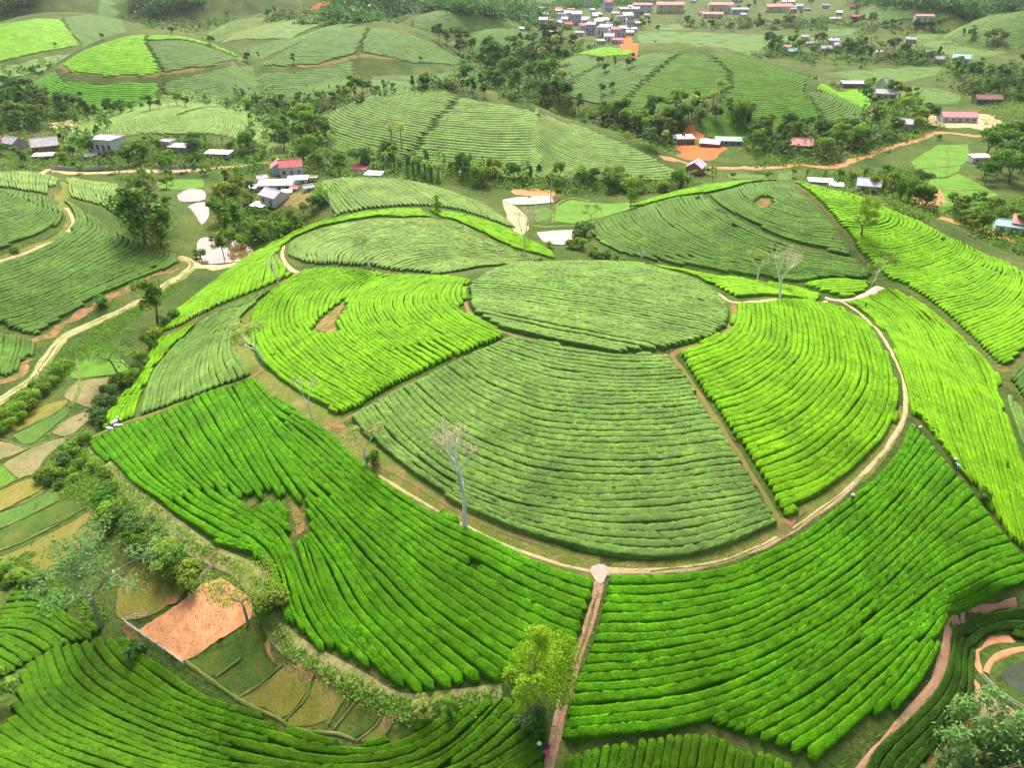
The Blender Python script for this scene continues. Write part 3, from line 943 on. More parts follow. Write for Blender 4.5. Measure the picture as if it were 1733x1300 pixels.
# ------------------------------------------------------------------ hills farther off: rows follow the contours
FAR = dict(step=1.9, far=True, joined=True, spacing=1.12, height=0.62, breaks=0, fill=0.95, inset=0.1, grow=1.14)
for label, k, hl, mat, poly in [
    ('pale tea plot on the left third of the long hill behind the village trees', 6, (6, 7, 34), 'tea_pale', [(550,196),(600,172),(650,159),(700,151),(740,149),(774,166),(748,190),(718,220),(688,250),(640,260),(590,245),(555,225)]),
    ('pale tea plot in the middle of the long hill between two dark paths', 6, (6, 7, 34), 'tea_pale', [(782,167),(830,177),(866,181),(911,193),(902,235),(894,288),(860,288),(780,281),(720,260),(697,251),(724,222),(754,192)]),
    ('pale tea plot on the tapering right end of the long hill', 6, (6, 7, 34), 'tea_pale', [(914,194),(980,214),(1040,239),(1100,266),(1150,291),(1100,294),(1000,293),(897,290),(904,240)]),
    ('pale tea plot on the low hill above the row of village houses', 8, (8,), 'tea_pale', [(105,224),(150,208),(200,193),(260,181),(320,177),(370,177),(420,186),(460,204),(483,238),(465,263),(440,260),(420,238),(380,230),(300,229),(200,231),(150,231)]),
    ('bright tea plot on the upper left of the hill with a ring path', 10, (10,), 'tea_lime', [(114,103),(150,84),(200,66),(245,59),(243,70),(268,117),(240,121),(180,121),(127,114)]),
    ('grey green tea wedge beside the bright plot above the ring path', 10, (10,), 'tea_mature', [(247,72),(310,70),(398,98),(350,109),(276,117)]),
    ('bright tea strip on the skyline of the hill with a ring path', 10, (10,), 'tea_lime', [(250,60),(300,61),(350,72),(400,92),(404,96),(310,67),(249,69)]),
    ('green tea plot below the ring path, left half', 10, (10,), 'tea_vivid', [(105,112),(72,131),(52,148),(100,168),(160,178),(200,183),(224,178),(256,150),(266,129),(180,131),(120,125)]),
    ('patchy grey green tea plot below the ring path, right half', 10, (10,), 'tea_mature', [(274,129),(340,118),(414,105),(416,150),(400,168),(340,163),(312,150),(302,140),(270,138)]),
    ('pale tea plot above the path on the far middle hill, left of its seam', 11, (11, 12), 'tea_mature', [(452,105),(500,77),(560,54),(610,46),(623,47),(606,80),(598,91),(540,105),(490,106)]),
    ('pale tea plot above the path on the far middle hill, right of its seam', 11, (11, 12), 'tea_mature', [(630,46),(660,49),(700,61),(750,84),(778,95),(750,101),(690,98),(614,89),(612,80)]),
    ('green tea plot below the path on the far middle hill, left part', 11, (11, 12), 'tea_mature', [(424,110),(500,114),(560,108),(598,100),(601,120),(598,140),(570,163),(500,168),(440,158),(424,150)]),
    ('green tea plot below the path on the far middle hill, right part', 11, (11, 12), 'tea_mature', [(614,99),(700,107),(760,105),(785,99),(813,113),(800,129),(760,143),(700,143),(640,146),(614,139)]),
    ('pale tea plot on the small dome peeking behind the far middle hill', 13, (13, 12), 'tea_pale', [(352,58),(390,39),(440,29),(500,33),(555,41),(520,55),(490,66),(440,67),(380,64)]),
    ('narrow green tea plot on the saddle behind the far middle hill', 12, (12, 13, 11), 'tea_mature', [(440,92),(445,74),(500,66),(560,46),(605,43),(570,52),(520,68),(475,88)]),
    ('bright green tea plot on the broad hill at the upper left edge', 14, (14,), 'tea_lime', [(-30,52),(20,40),(60,34),(102,33),(128,69),(100,74),(40,84),(-30,98)]),
    ('grey green tea plot on the right shoulder of the broad upper left hill', 14, (14,), 'tea_mature', [(108,31),(150,29),(200,35),(258,53),(200,67),(132,69),(118,50)]),
    ('dull green tea plot below the brown path on the broad upper left hill', 14, (14,), 'tea_dull', [(-30,104),(40,90),(100,80),(140,78),(80,105),(20,125),(-30,135)]),
    ('green tea plot on the left flank of the wooded right middle hill', 15, (15, 16), 'tea_mature', [(945,114),(980,97),(1000,99),(1013,106),(1008,112),(955,143),(942,139)]),
    ('small bright oval tea plot on top of the wooded right middle hill', 15, (15, 16), 'tea_lime', [(977,93),(1020,84),(1073,90),(1058,94),(1010,97)]),
    ('green tea plot crossed by a hedge line on the right middle hill', 16, (15, 16), 'tea_mature', [(962,147),(1014,113),(1060,102),(1100,91),(1148,91),(1118,111),(1058,164),(1030,160)]),
    ('dark stepped tea plot with bare earth between rows on the right middle hill', 16, (15, 16), 'tea_deep', [(1157,91),(1190,93),(1228,119),(1238,145),(1200,158),(1150,173),(1100,188),(1058,198),(1062,168),(1124,113)]),
    ('wide green tea plot across the front of the right middle hill', 16, (15, 16), 'tea_deep', [(1202,93),(1240,94),(1300,113),(1358,133),(1348,150),(1368,190),(1330,222),(1250,222),(1200,212),(1172,190),(1242,148),(1234,118)]),
    ('grey green tea plot at the right end of the right middle hill', 16, (15, 16), 'tea_mature', [(1354,150),(1375,146),(1410,158),(1436,176),(1455,202),(1430,212),(1377,212),(1372,190)]),
    ('lime tea strip along the crest at the right end of the right middle hill', 16, (15, 16), 'tea_lime', [(1372,133),(1410,149),(1436,165),(1430,169),(1400,155),(1368,143)]),
    ('green tea plot on the dome below the far woods', 17, (17,), 'tea_mature', [(676,47),(700,32),(740,20),(780,21),(830,31),(885,47),(840,54),(790,58),(720,58)]),
    ('bright green tea plot on the small dome beside the dark grove', 18, (18,), 'tea_deep', [(797,64),(815,54),(850,50),(900,59),(923,70),(870,84),(815,98),(802,90)]),
    ('hazy green tea plot on the dome at the upper right edge', 19, (19,), 'tea_mature', [(1625,54),(1650,35),(1700,25),(1760,25),(1760,78),(1700,78),(1640,70)]),
    ('hazy green tea plot on the far dome above the rice plain', 20, (20,), 'tea_mature', [(1450,22),(1500,4),(1560,-8),(1615,2),(1640,18),(1600,28),(1500,30)]),
    ('hazy green tea plot on the far dome at the top left corner', 21, (21, 14), 'tea_mature', [(60,14),(110,2),(170,-6),(230,8),(200,22),(150,20),(100,20)]),
]:
    tea_plot(label, poly, M[mat], ring=k, hill=hl, **FAR)


# ------------------------------------------------------------------ tracks, soil, paddies, ponds
def dirt_mat(name, a, b, grass=0.0, gcol=(0.16, 0.20, 0.04)):
    m, nt, N, L, bs = new_mat(name)
    n1 = noise(N, L, 0.9, 5.0, 0.7)
    r1 = ramp(N, [(0.3, a), (0.7, b)])
    L.new(n1.outputs['Fac'], r1.inputs['Fac'])
    c = r1.outputs['Color']
    if grass:
        n2 = noise(N, L, 0.55, 5.0, 0.75)
        r2 = ramp(N, [(max(0.02, 0.62 - grass * 0.4), (0, 0, 0)), (max(0.1, 0.74 - grass * 0.4), (0.9, 0.9, 0.9))])
        L.new(n2.outputs['Fac'], r2.inputs['Fac'])
        c = mixc(N, L, r2.outputs['Color'], c, gcol)
    L.new(c, bs.inputs['Base Color'])
    bs.inputs['Roughness'].default_value = 0.95
    bs.inputs['Specular IOR Level'].default_value = 0.1
    b2 = N.new('ShaderNodeBump')
    b2.inputs['Strength'].default_value = 0.7
    b2.inputs['Distance'].default_value = 0.08
    nb = noise(N, L, 4.0, 4.0, 0.7)
    L.new(nb.outputs['Fac'], b2.inputs['Height'])
    L.new(b2.outputs['Normal'], bs.inputs['Normal'])
    return m


M['verge'] = dirt_mat('dry_grass_verge', (0.21, 0.19, 0.05), (0.31, 0.26, 0.09), 0.55, (0.13, 0.19, 0.03))
M['verge_green'] = dirt_mat('green_verge', (0.19, 0.19, 0.06), (0.29, 0.26, 0.10), 0.7, (0.13, 0.19, 0.035))
M['dirt_pale'] = dirt_mat('pale_dirt', (0.50, 0.36, 0.19), (0.68, 0.53, 0.32), 0.28, (0.30, 0.30, 0.10))
M['dirt_pink'] = dirt_mat('pink_dirt', (0.42, 0.23, 0.13), (0.58, 0.36, 0.23), 0.2, (0.24, 0.22, 0.08))
M['dirt_brown'] = dirt_mat('brown_soil', (0.20, 0.12, 0.05), (0.33, 0.21, 0.10), 0.45)
M['dirt_orange'] = dirt_mat('orange_earth', (0.48, 0.22, 0.10), (0.62, 0.33, 0.17), 0.2)
M['dirt_red'] = dirt_mat('red_earth', (0.42, 0.12, 0.04), (0.56, 0.20, 0.07), 0.15)
M['dirt_bank'] = dirt_mat('earth_bank', (0.30, 0.15, 0.07), (0.46, 0.24, 0.12), 0.5, (0.13, 0.15, 0.04))
M['bund'] = dirt_mat('grassy_bund', (0.16, 0.19, 0.05), (0.25, 0.26, 0.09), 0.5, (0.11, 0.19, 0.03))
M['ditch'] = dirt_mat('ditch_soil', (0.09, 0.07, 0.03), (0.17, 0.12, 0.055), 0.5, (0.05, 0.09, 0.02))
M['concrete'] = simple_mat('concrete', (0.54, 0.46, 0.36), 0.85, 0.12, 3.0, 0.3, 12.0)
M['verge_path'] = dirt_mat('trodden_grass', (0.30, 0.29, 0.11), (0.42, 0.38, 0.17), 0.4, (0.18, 0.24, 0.05))


def paddy_mat(name, a, b, c):
    m, nt, N, L, bs = new_mat(name)
    n1 = noise(N, L, 0.25, 5.0, 0.7)
    r1 = ramp(N, [(0.32, a), (0.5, b), (0.68, c)])
    L.new(n1.outputs['Fac'], r1.inputs['Fac'])
    n2 = noise(N, L, 6.0, 4.0, 0.8, stretch=(1.0, 0.35, 1.0))
    r2 = ramp(N, [(0.3, (0.62, 0.62, 0.62)), (0.7, (1.3, 1.3, 1.3))])
    L.new(n2.outputs['Fac'], r2.inputs['Fac'])
    L.new(mixc(N, L, 1.0, r1.outputs['Color'], r2.outputs['Color'], 'MULTIPLY'), bs.inputs['Base Color'])
    bs.inputs['Roughness'].default_value = 0.8
    bs.inputs['Specular IOR Level'].default_value = 0.2
    b2 = N.new('ShaderNodeBump')
    b2.inputs['Strength'].default_value = 0.8
    b2.inputs['Distance'].default_value = 0.12
    L.new(n2.outputs['Fac'], b2.inputs['Height'])
    L.new(b2.outputs['Normal'], bs.inputs['Normal'])
    return m


M['rice_bright'] = paddy_mat('rice_bright', (0.075, 0.21, 0.012), (0.115, 0.27, 0.018), (0.15, 0.30, 0.03))
M['rice_green'] = paddy_mat('rice_green', (0.065, 0.155, 0.022), (0.095, 0.20, 0.03), (0.13, 0.23, 0.045))
M['rice_dark'] = paddy_mat('rice_dark', (0.05, 0.115, 0.012), (0.08, 0.155, 0.018), (0.17, 0.17, 0.03))
M['rice_olive'] = paddy_mat('rice_olive', (0.15, 0.17, 0.02), (0.22, 0.22, 0.035), (0.30, 0.24, 0.07))
M['rice_dry'] = paddy_mat('rice_dry', (0.15, 0.19, 0.055), (0.24, 0.23, 0.09), (0.33, 0.26, 0.14))
M['tilled'] = paddy_mat('tilled_beige', (0.34, 0.24, 0.14), (0.42, 0.31, 0.19), (0.48, 0.37, 0.24))


def water_mat(name, col):
    m, nt, N, L, bs = new_mat(name)
    n1 = noise(N, L, 0.3, 4.0, 0.6)
    r1 = ramp(N, [(0.35, col), (0.65, [c * 1.5 for c in col])])
    L.new(n1.outputs['Fac'], r1.inputs['Fac'])
    L.new(r1.outputs['Color'], bs.inputs['Base Color'])
    bs.inputs['Roughness'].default_value = 0.04
    bs.inputs['IOR'].default_value = 1.33
    bs.inputs['Specular IOR Level'].default_value = 1.0
    bs.inputs['Coat Weight'].default_value = 1.0
    bs.inputs['Coat Roughness'].default_value = 0.03
    bs.inputs['Coat IOR'].default_value = 2.0
    b2 = N.new('ShaderNodeBump')
    b2.inputs['Strength'].default_value = 0.08
    b2.inputs['Distance'].default_value = 0.03
    nb = noise(N, L, 2.5, 2.0, 0.5)
    L.new(nb.outputs['Fac'], b2.inputs['Height'])
    L.new(b2.outputs['Normal'], bs.inputs['Normal'])
    return m


M['water_brown'] = water_mat('muddy_water', (0.16, 0.11, 0.055))
M['water_green'] = simple_mat('green_water', (0.03, 0.05, 0.015), 0.05, 0.5, 0.6, spec=0.6)
_w = ('green_water', (0.05, 0.075, 0.02))

A0 = 0
# the loop track and its grassy shoulders
track('path', [(480,416),(478,436),(492,455),(506,462)], 0.7, M['dirt_pale'], hill=(0, 1))
track('path', [(520,455),(500,466),(466,490),(436,515),(415,540),(409,566),(413,600),(428,630),(452,654),(500,687),(560,727),(620,775),(700,828),(780,876),(860,914),(940,945),(1012,967)], 3.1, M['verge'], hill=(0, 1), wob=0.04, wvar=[1.5, 1.6, 2.0, 2.2, 2.4, 3.0, 3.1, 3.1, 3.0, 2.8, 2.4])
track('path', [(640,806),(700,842),(780,888),(860,926),(940,954),(1005,970)], 0.35, M['dirt_pale'], lift=0.09, hill=0)
track('path', [(620,778),(690,815),(760,858),(840,897),(930,928)], 0.45, M['dirt_brown'], lift=0.085, hill=0)
track('path', [(1035,960),(1120,960),(1200,947),(1270,925),(1330,893),(1390,853),(1450,806),(1495,755),(1522,712),(1528,690)], 1.8, M['verge'], hill=0, wob=0.05, wvar=[0.8, 1.3, 1.4, 1.5, 1.6, 1.7, 1.7, 1.4, 0.9])
track('path', [(1028,969),(1100,968),(1180,960),(1250,943),(1320,911),(1380,870),(1440,826),(1490,771),(1521,727),(1533,690),(1531,650),(1521,618),(1501,583),(1470,545),(1440,520),(1418,508)], 0.55, M['dirt_pale'], lift=0.09, hill=0)
track('path', [(1213,496),(1240,511),(1290,510),(1350,509),(1400,508)], 0.8, M['dirt_pale'], hill=0)
track('path', [(1396,504),(1412,508),(1438,508),(1462,501),(1480,492),(1490,486)], 1.0, M['concrete'], lift=0.1, hill=(0, 3, 2), wvar=[0.7, 0.7, 0.8, 1.2, 2.0, 1.8])
track('path', [(1244,516),(1241,545),(1226,566),(1196,582),(1150,595),(1138,603),(1152,623),(1182,668),(1222,728),(1262,790),(1302,853),(1322,892),(1328,908)], 0.75, M['dirt_brown'], hill=0)
track('path', [(1130,601),(1060,604),(1000,598),(930,583),(870,568),(840,557),(805,539),(790,520),(787,496),(800,476)], 0.5, M['dirt_brown'], hill=0)
track('path', [(864,571),(800,602),(700,648),(610,697),(575,715)], 0.6, M['dirt_brown'], hill=0)
sheet('dirt_patch', P([(556,718),(572,714),(583,722),(578,731),(565,730)])[:, :2], M['dirt_bank'], 0.1, 0.4, ragged=0.07)
sheet('dirt_patch', P([(1318,893),(1332,880),(1370,864),(1352,878),(1338,900),(1322,912),(1312,908)])[:, :2], M['dirt_bank'], 0.11, 0.4, ragged=0.05)
sheet('path', P([(999,960),(1014,957),(1029,960),(1030,969),(1023,980),(1019,990),(1010,989),(1006,979),(999,969)])[:, :2], M['concrete'], 0.12, 0.4, ragged=0.03)
track('path', [(1016,980),(1008,1015),(995,1060),(975,1120),(955,1180),(945,1220),(936,1270),(925,1320),(918,1350)], 0.95, M['dirt_pink'], lift=0.07, hill=0, wob=0.05)
track('path', [(940,1262),(950,1278),(946,1310),(940,1340)], 1.6, M['verge_green'], lift=0.05, hill=0)
# seams and ditches between plots
track('ditch', [(1488,474),(1502,484),(1540,499),(1590,541),(1650,598),(1695,648),(1733,690)], 0.7, M['ditch'], hill=(0, 3, 4, 2))
track('ditch', [(1538,705),(1552,713),(1575,744),(1610,787),(1650,836),(1690,893),(1740,962)], 0.75, M['ditch'], hill=(0, 29))
track('ditch', [(1345,316),(1388,350),(1416,382),(1456,434),(1484,470)], 0.8, M['ditch'], hill=(2, 3))
track('path', [(152,742),(205,718),(240,707),(325,677),(390,652),(428,640)], 0.7, M['dirt_brown'], hill=(0, 1))
track('path', [(1450,1325),(1480,1278),(1520,1242),(1558,1200),(1588,1150),(1601,1090),(1611,1056),(1640,1040),(1690,1027),(1720,1020)], 1.0, M['dirt_pink'], hill=(0, 29), lift=0.07, wvar=[1.0, 1.0, 1.0, 0.9, 0.7, 0.5])
track('path', [(1560,1320),(1590,1272),(1625,1242),(1645,1205),(1651,1150),(1652,1110),(1668,1090),(1700,1078),(1760,1082)], 0.8, M['dirt_orange'], hill=(0, 29), wob=0.2)
# roads and tracks of the valley
track('road', [(305,436),(321,442),(325,452),(300,472),(275,487),(240,510),(175,540),(125,562),(100,580),(80,607),(52,645),(0,677),(-60,710)], 2.2, M['verge_path'], lift=0.05, wob=0.08)
track('road', [(305,434),(321,441),(324,452),(300,471),(275,486),(240,509),(175,539),(125,561),(100,579),(80,606),(52,644),(0,676),(-60,709)], 1.3, M['dirt_pale'], lift=0.09, wob=0.04)
track('path', [(326,448),(360,452),(400,447),(425,438)], 2.6, M['dirt_pale'], lift=0.06, wob=0.2)
track('path', [(106,308),(113,318),(108,330),(102,340),(112,352),(122,368),(121,383),(106,399),(75,414),(37,429),(0,441),(-40,452)], 2.0, M['verge'], hill=9, wob=0.12)
track('path', [(112,352),(123,368),(122,383),(107,400),(75,416),(37,431),(0,443),(-40,454)], 0.8, M['dirt_pale'], hill=9, lift=0.09)
track('bank', [(308,452),(288,460),(262,468),(215,489),(165,514),(115,545),(62,577),(25,570)], 1.1, M['dirt_bank'], hill=None, wob=0.3)
track('bank', [(62,608),(44,613),(36,634),(12,645),(-30,650)], 0.9, M['dirt_bank'], hill=None, wob=0.3)
track('path', [(148,745),(165,776),(210,822),(260,868),(320,916),(370,947),(415,967),(440,1000),(455,1042),(482,1084),(540,1125),(600,1156),(660,1186),(700,1197),(780,1192),(850,1180)], 1.9, M['verge_path'], lift=0.05, wob=0.06)
track('bank', [(480,1118),(500,1134),(530,1147)], 0.8, M['dirt_bank'], lift=0.1, wob=0.4)
track('bank', [(540,1141),(575,1158),(605,1170),(630,1184)], 0.7, M['dirt_bank'], lift=0.1, wob=0.4)
track('bank', [(448,1090),(455,1110),(468,1124)], 0.6, M['dirt_bank'], lift=0.1, wob=0.4)
sheet('dirt_patch', P([(342,935),(356,932),(372,944),(365,952),(352,950)])[:, :2], M['dirt_bank'], 0.1, 0.4, ragged=0.07)
sheet('dirt_patch', P([(275,1012),(292,1008),(306,1012),(298,1022),(280,1024)])[:, :2], M['dirt_bank'], 0.1, 0.4, ragged=0.07)
sheet('dirt_patch', P([(206,1062),(216,1058),(236,1078),(240,1090),(222,1085),(212,1075)])[:, :2], M['dirt_bank'], 0.1, 0.4, ragged=0.07)
sheet('gravel_patch', P([(610,1255),(640,1232),(655,1205),(668,1212),(660,1235),(640,1255),(622,1262)])[:, :2], M['dirt_brown'], 0.1, 0.4)
track('road', [(40,300),(72,292),(125,293),(212,290),(275,289),(335,287),(390,282),(433,277),(470,272)], 2.6, M['dirt_pale'], lift=0.07)
track('road', [(1120,268),(1161,276),(1220,284),(1300,284),(1350,279),(1405,283),(1440,273),(1475,261),(1507,249),(1550,238),(1592,224),(1655,230),(1690,222)], 3.0, M['dirt_orange'], lift=0.08)
track('road', [(1590,368),(1650,386),(1700,402),(1760,428)], 2.4, M['dirt_orange'], lift=0.08)
track('path', [(910,182),(903,215),(896,250),(892,288),(890,305)], 1.2, M['dirt_brown'], hill=(6, 7, 34))
track('path', [(742,147),(778,167),(752,191),(722,221),(690,252)], 0.9, M['ditch'], hill=(6, 7, 34))
track('path', [(100,110),(125,120),(180,126),(240,127),(270,124),(340,114),(412,100)], 3.0, M['dirt_brown'], hill=10)
track('path', [(245,66),(258,92),(272,120),(268,145)], 1.2, M['ditch'], hill=10)
track('path', [(432,106),(500,110),(560,106),(605,95),(650,97),(700,102),(760,103),(784,97)], 3.0, M['dirt_brown'], hill=(11, 12))
track('path', [(626,46),(609,82),(607,120)], 1.2, M['ditch'], hill=(11, 12))
track('path', [(-10,102),(50,86),(110,78),(150,72)], 3.0, M['dirt_brown'], hill=14)
track('path', [(956,146),(1014,112),(1060,98),(1110,86)], 1.4, M['ditch'], hill=(15, 16))
track('path', [(1030,162),(1000,152),(960,148)], 2.0, M['dirt_orange'], hill=(15, 16))
track('path', [(1195,90),(1232,118),(1240,146)], 1.4, M['ditch'], hill=(15, 16))
# red cuttings and yards
for poly, mm in [([(1158,214),(1200,211),(1245,216),(1248,232),(1200,239),(1160,234)], 'dirt_red'),
                 ([(1146,248),(1200,244),(1222,252),(1218,266),(1182,272),(1148,264)], 'dirt_red'),
                 ([(1455,178),(1478,182),(1484,198),(1472,212),(1458,196)], 'dirt_orange'),
                 ([(503,18),(540,5),(585,8),(560,22),(512,26)], 'dirt_red'),
                 ([(1550,318),(1590,322),(1598,342),(1575,352),(1552,345)], 'dirt_orange'),
                 ([(1045,64),(1070,66),(1080,84),(1062,88),(1050,78)], 'dirt_red'),
                 ([(865,322),(900,320),(940,324),(935,332),(880,331)], 'dirt_orange'),
                 ([(472,335),(510,326),(535,330),(530,345),(490,352)], 'dirt_brown'),
                 
                 ([(85,208),(120,204),(160,205),(140,214),(95,218)], 'dirt_pale'),
                 ([(1570,192),(1620,190),(1690,200),(1680,218),(1600,215),(1560,208)], 'dirt_pale'),
                 ([(850,340),(876,352),(895,375),(885,398),(870,392),(858,365)], 'dirt_pale')]:
    sheet('dirt_patch', P(poly)[:, :2], M[mm], 0.07, 1.5, ragged=0.05)
# rice paddies and their bunds
PAD = [
    ([(130,596),(165,585),(200,605),(220,628),(180,636),(122,640),(128,615)], 'rice_bright'),
    ([(130,646),(200,639),(192,660),(160,690),(110,672)], 'rice_dry'),
    ([(0,722),(60,692),(110,677),(106,690),(60,715),(0,741)], 'rice_olive'),
    ([(20,737),(62,712),(110,692),(116,700),(76,735),(45,753)], 'rice_green'),
    ([(86,731),(122,706),(150,692),(158,702),(125,733),(100,738)], 'rice_dry'),
    ([(-40,748),(0,747),(35,754),(50,759),(0,779),(-40,790)], 'rice_dry'),
    ([(6,786),(56,758),(100,742),(110,746),(77,776),(60,800),(30,808)], 'rice_dry'),
    ([(-40,785),(0,788),(28,809),(0,825),(-40,840)], 'rice_bright'),
    ([(-40,848),(0,832),(55,811),(73,825),(40,846),(-40,880)], 'rice_olive'),
    ([(-40,890),(0,870),(85,833),(96,846),(60,867),(-40,910)], 'rice_green'),
    ([(-40,925),(0,899),(60,871),(115,848),(138,858),(60,902),(5,928)], 'rice_dark'),
    ([(8,942),(60,917),(150,868),(196,882),(203,896),(160,917),(120,942),(75,972),(28,962)], 'rice_olive'),
    ([(205,985),(235,955),(275,948),(300,972),(312,1000),(282,1028),(240,1048),(197,1042)], 'rice_olive'),
    ([(318,1122),(390,1092),(408,1090),(405,1114),(366,1144),(355,1143)], 'rice_dark'),
    ([(412,1074),(440,1065),(449,1114),(466,1130),(445,1153),(402,1180),(362,1156),(412,1120)], 'rice_dark'),
    ([(482,1128),(517,1151),(514,1181),(480,1215),(450,1200),(407,1186),(450,1155)], 'rice_olive'),
    ([(535,1150),(584,1173),(553,1220),(500,1230),(484,1221),(518,1185)], 'rice_olive'),
    ([(593,1175),(602,1182),(562,1225),(558,1222)], 'rice_dark'),
    ([(613,1180),(644,1201),(632,1227),(602,1249),(570,1239)], 'rice_dark'),
    ([(265,306),(345,304),(345,318),(300,322),(268,318)], 'rice_bright'),
    ([(941,351),(966,338),(1003,343),(1066,343),(1096,345),(1041,361),(1001,371),(976,379),(938,375)], 'rice_bright'),
    ([(905,356),(925,350),(935,358),(930,372),(908,376)], 'rice_green'),
    ([(1540,274),(1587,245),(1638,244),(1640,266),(1622,290),(1600,300),(1560,300)], 'rice_bright'),
    ([(1562,304),(1600,303),(1622,294),(1650,308),(1690,330),(1650,340),(1615,352),(1590,362),(1585,332)], 'rice_bright'),
    ([(1412,122),(1475,117),(1595,112),(1585,126),(1525,140),(1450,142)], 'rice_green'),
    ([(1515,144),(1587,149),(1627,162),(1620,176),(1562,174),(1517,157)], 'rice_green'),
    ([(1550,58),(1600,58),(1655,72),(1712,88),(1650,100),(1610,95),(1550,72)], 'rice_green'),
    ([(1400,48),(1450,48),(1440,58),(1405,62)], 'rice_green'),
    ([(1080,52),(1180,54),(1300,60),(1395,64),(1390,76),(1290,82),(1180,80),(1080,67)], 'rice_green'),
    ([(1317,293),(1347,292),(1340,304),(1315,305)], 'rice_green'),
    ([(1230,294),(1300,296),(1290,303),(1235,302)], 'rice_green'),
    ([(1110,40),(1150,40),(1160,50),(1105,50)], 'rice_green'),
    ([(465,187),(500,184),(520,190),(490,200)], 'rice_green'),
]
for poly, mm in PAD:
    q = P(poly)[:, :2]
    near = q[:, 1].max() < 120
    o = sheet('rice_paddy', q, M[mm], 0.06, 0.7 if near else 2.0, bumps=0.03 if near else 0.0, curvy=near, ragged=0.012 if near else 0.006)
for px, w in [([(125,642),(160,638),(222,632)], 0.5), ([(120,690),(135,655),(128,600),(140,585),(160,575)], 0.7), ([(0,743),(60,718),(108,692)], 0.4), ([(80,738),(120,706),(160,692)], 0.4),
              ([(0,744),(40,756),(52,758)], 0.4), ([(0,782),(55,758),(102,740),(115,744)], 0.5), ([(30,810),(5,787)], 0.4), ([(0,829),(30,812),(58,806),(80,828)], 0.5), ([(0,866),(50,848),(78,828)], 0.5),
              ([(0,896),(60,869),(100,847)], 0.5), ([(0,933),(60,908),(140,862),(155,866)], 0.6), ([(0,945),(30,965),(80,980)], 0.8), ([(398,1185),(446,1156),(478,1128)], 0.45), ([(314,1122),(352,1148),(400,1184),(478,1222),(500,1235),(562,1243),(602,1255)], 0.5),
              ([(482,1222),(517,1186),(524,1152)], 0.45), ([(408,1116),(366,1148)], 0.4), ([(556,1228),(575,1196),(595,1172)], 0.35), ([(566,1236),(590,1205),(610,1178)], 0.4), ([(604,1256),(636,1230),(650,1202),(640,1190)], 0.4),
              ([(1540,288),(1570,284),(1610,282),(1630,278)], 0.9), ([(1575,320),(1610,322),(1655,322),(1680,326)], 0.9), ([(1600,250),(1605,270),(1600,296)], 0.9), ([(1420,132),(1500,128),(1580,122)], 1.2), ([(1480,118),(1490,140)], 1.2), ([(1560,148),(1572,172)], 1.2), ([(1010,344),(1020,362)], 0.8), ([(1570,66),(1640,82),(1700,92)], 1.5), ([(1180,54),(1185,80)], 1.5), ([(1290,60),(1285,80)], 1.5), ([(936,378),(938,352),(964,336),(1000,340)], 1.2), ([(890,380),(930,384),(980,382),(1010,372)], 1.6)]:
    track('paddy_bund', px, w * 0.7, M['bund'], lift=0.1, dome_h=0.07, wob=0.2, step=0.6)
q = P([(236,1068),(300,1025),(345,988),(380,985),(415,1005),(427,1030),(420,1052),(370,1085),(312,1119),(275,1095)])[:, :2]
M['dirt_salmon'] = dirt_mat('salmon_ploughed_soil', (0.60, 0.27, 0.11), (0.76, 0.40, 0.20), 0.0)
sheet('ploughed_plot', q, M['dirt_salmon'], 0.1, 0.45, bumps=0.05)
plough_q = q
q = P([(1652,1162),(1720,1207),(1770,1237),(1770,1320),(1725,1275),(1690,1240),(1652,1220),(1644,1205)])[:, :2]
sheet('ploughed_plot', q, M['tilled'], 0.1, 0.5, bumps=0.02)
# ponds
for poly, mm, lvl in [
    ([(300,331),(318,321),(344,322),(346,338),(308,342)], 'water_brown', 0.2),
    ([(310,352),(330,345),(352,346),(350,375),(315,382)], 'water_brown', 0.2),
    ([(284,394),(310,384),(342,381),(340,394),(290,410)], 'water_brown', 0.2),
    ([(298,424),(322,409),(350,402),(412,410),(428,424),(412,440),(350,447),(306,434)], 'water_brown', 0.2),
    ([(850,339),(880,333),(943,333),(938,343),(870,347)], 'water_brown', 0.2),
    ([(906,393),(971,391),(958,415),(918,408)], 'water_brown', 0.2),
    ([(1692,1142),(1706,1128),(1733,1120),(1775,1120),(1775,1196),(1733,1182),(1712,1168),(1700,1156)], 'water_green', None),
]:
    q = P(poly)
    lv = q[:, 2].max() + 0.03 if lvl is None else lvl
    if lvl is None:
        lv = 3.35
    sheet('pond', q[:, :2], M[mm], flat=lv, step=2.0)
track('bank', [(1668,1140),(1676,1122),(1694,1108),(1733,1100),(1775,1100)], 0.6, M['dirt_orange'], hill=(0, 29), lift=0.12)

# grass strips and ruts on the dirt roads
track('grass_strip', [(305,435),(321,441),(324,452),(300,471),(275,486),(240,509),(175,539),(125,561),(100,579),(80,606),(52,644),(0,676)], 0.3, M['verge_green'], lift=0.115, wob=0.5)
track('grass_strip', [(1012,1000),(996,1058),(976,1118),(956,1178),(946,1218),(937,1268)], 0.16, M['dirt_brown'], lift=0.1, hill=0, wob=0.6)
track('grass_strip', [(1100,968),(1180,960),(1250,943),(1320,911),(1380,870),(1440,826)], 0.14, M['verge_green'], lift=0.115, hill=0, wob=0.6)

# bare spots inside the plots
for hp, hl_ in (([(533,558),(547,541),(560,529),(582,512),(577,530),(566,545),(568,560),(550,564)], (0, 1)), ([(490,848),(510,865),(516,888),(512,902),(503,908),(500,892),(495,868)], (0,)), ([(417,851),(431,848),(432,855),(421,859)], (0,)), ([(1281,344),(1289,338),(1299,338),(1303,345),(1295,351),(1285,351)], (2,))):
    sheet('bare_spot', P_on(hp, hl_)[:, :2], M['dirt_bank'], 0.06, 0.5, ragged=0.03)


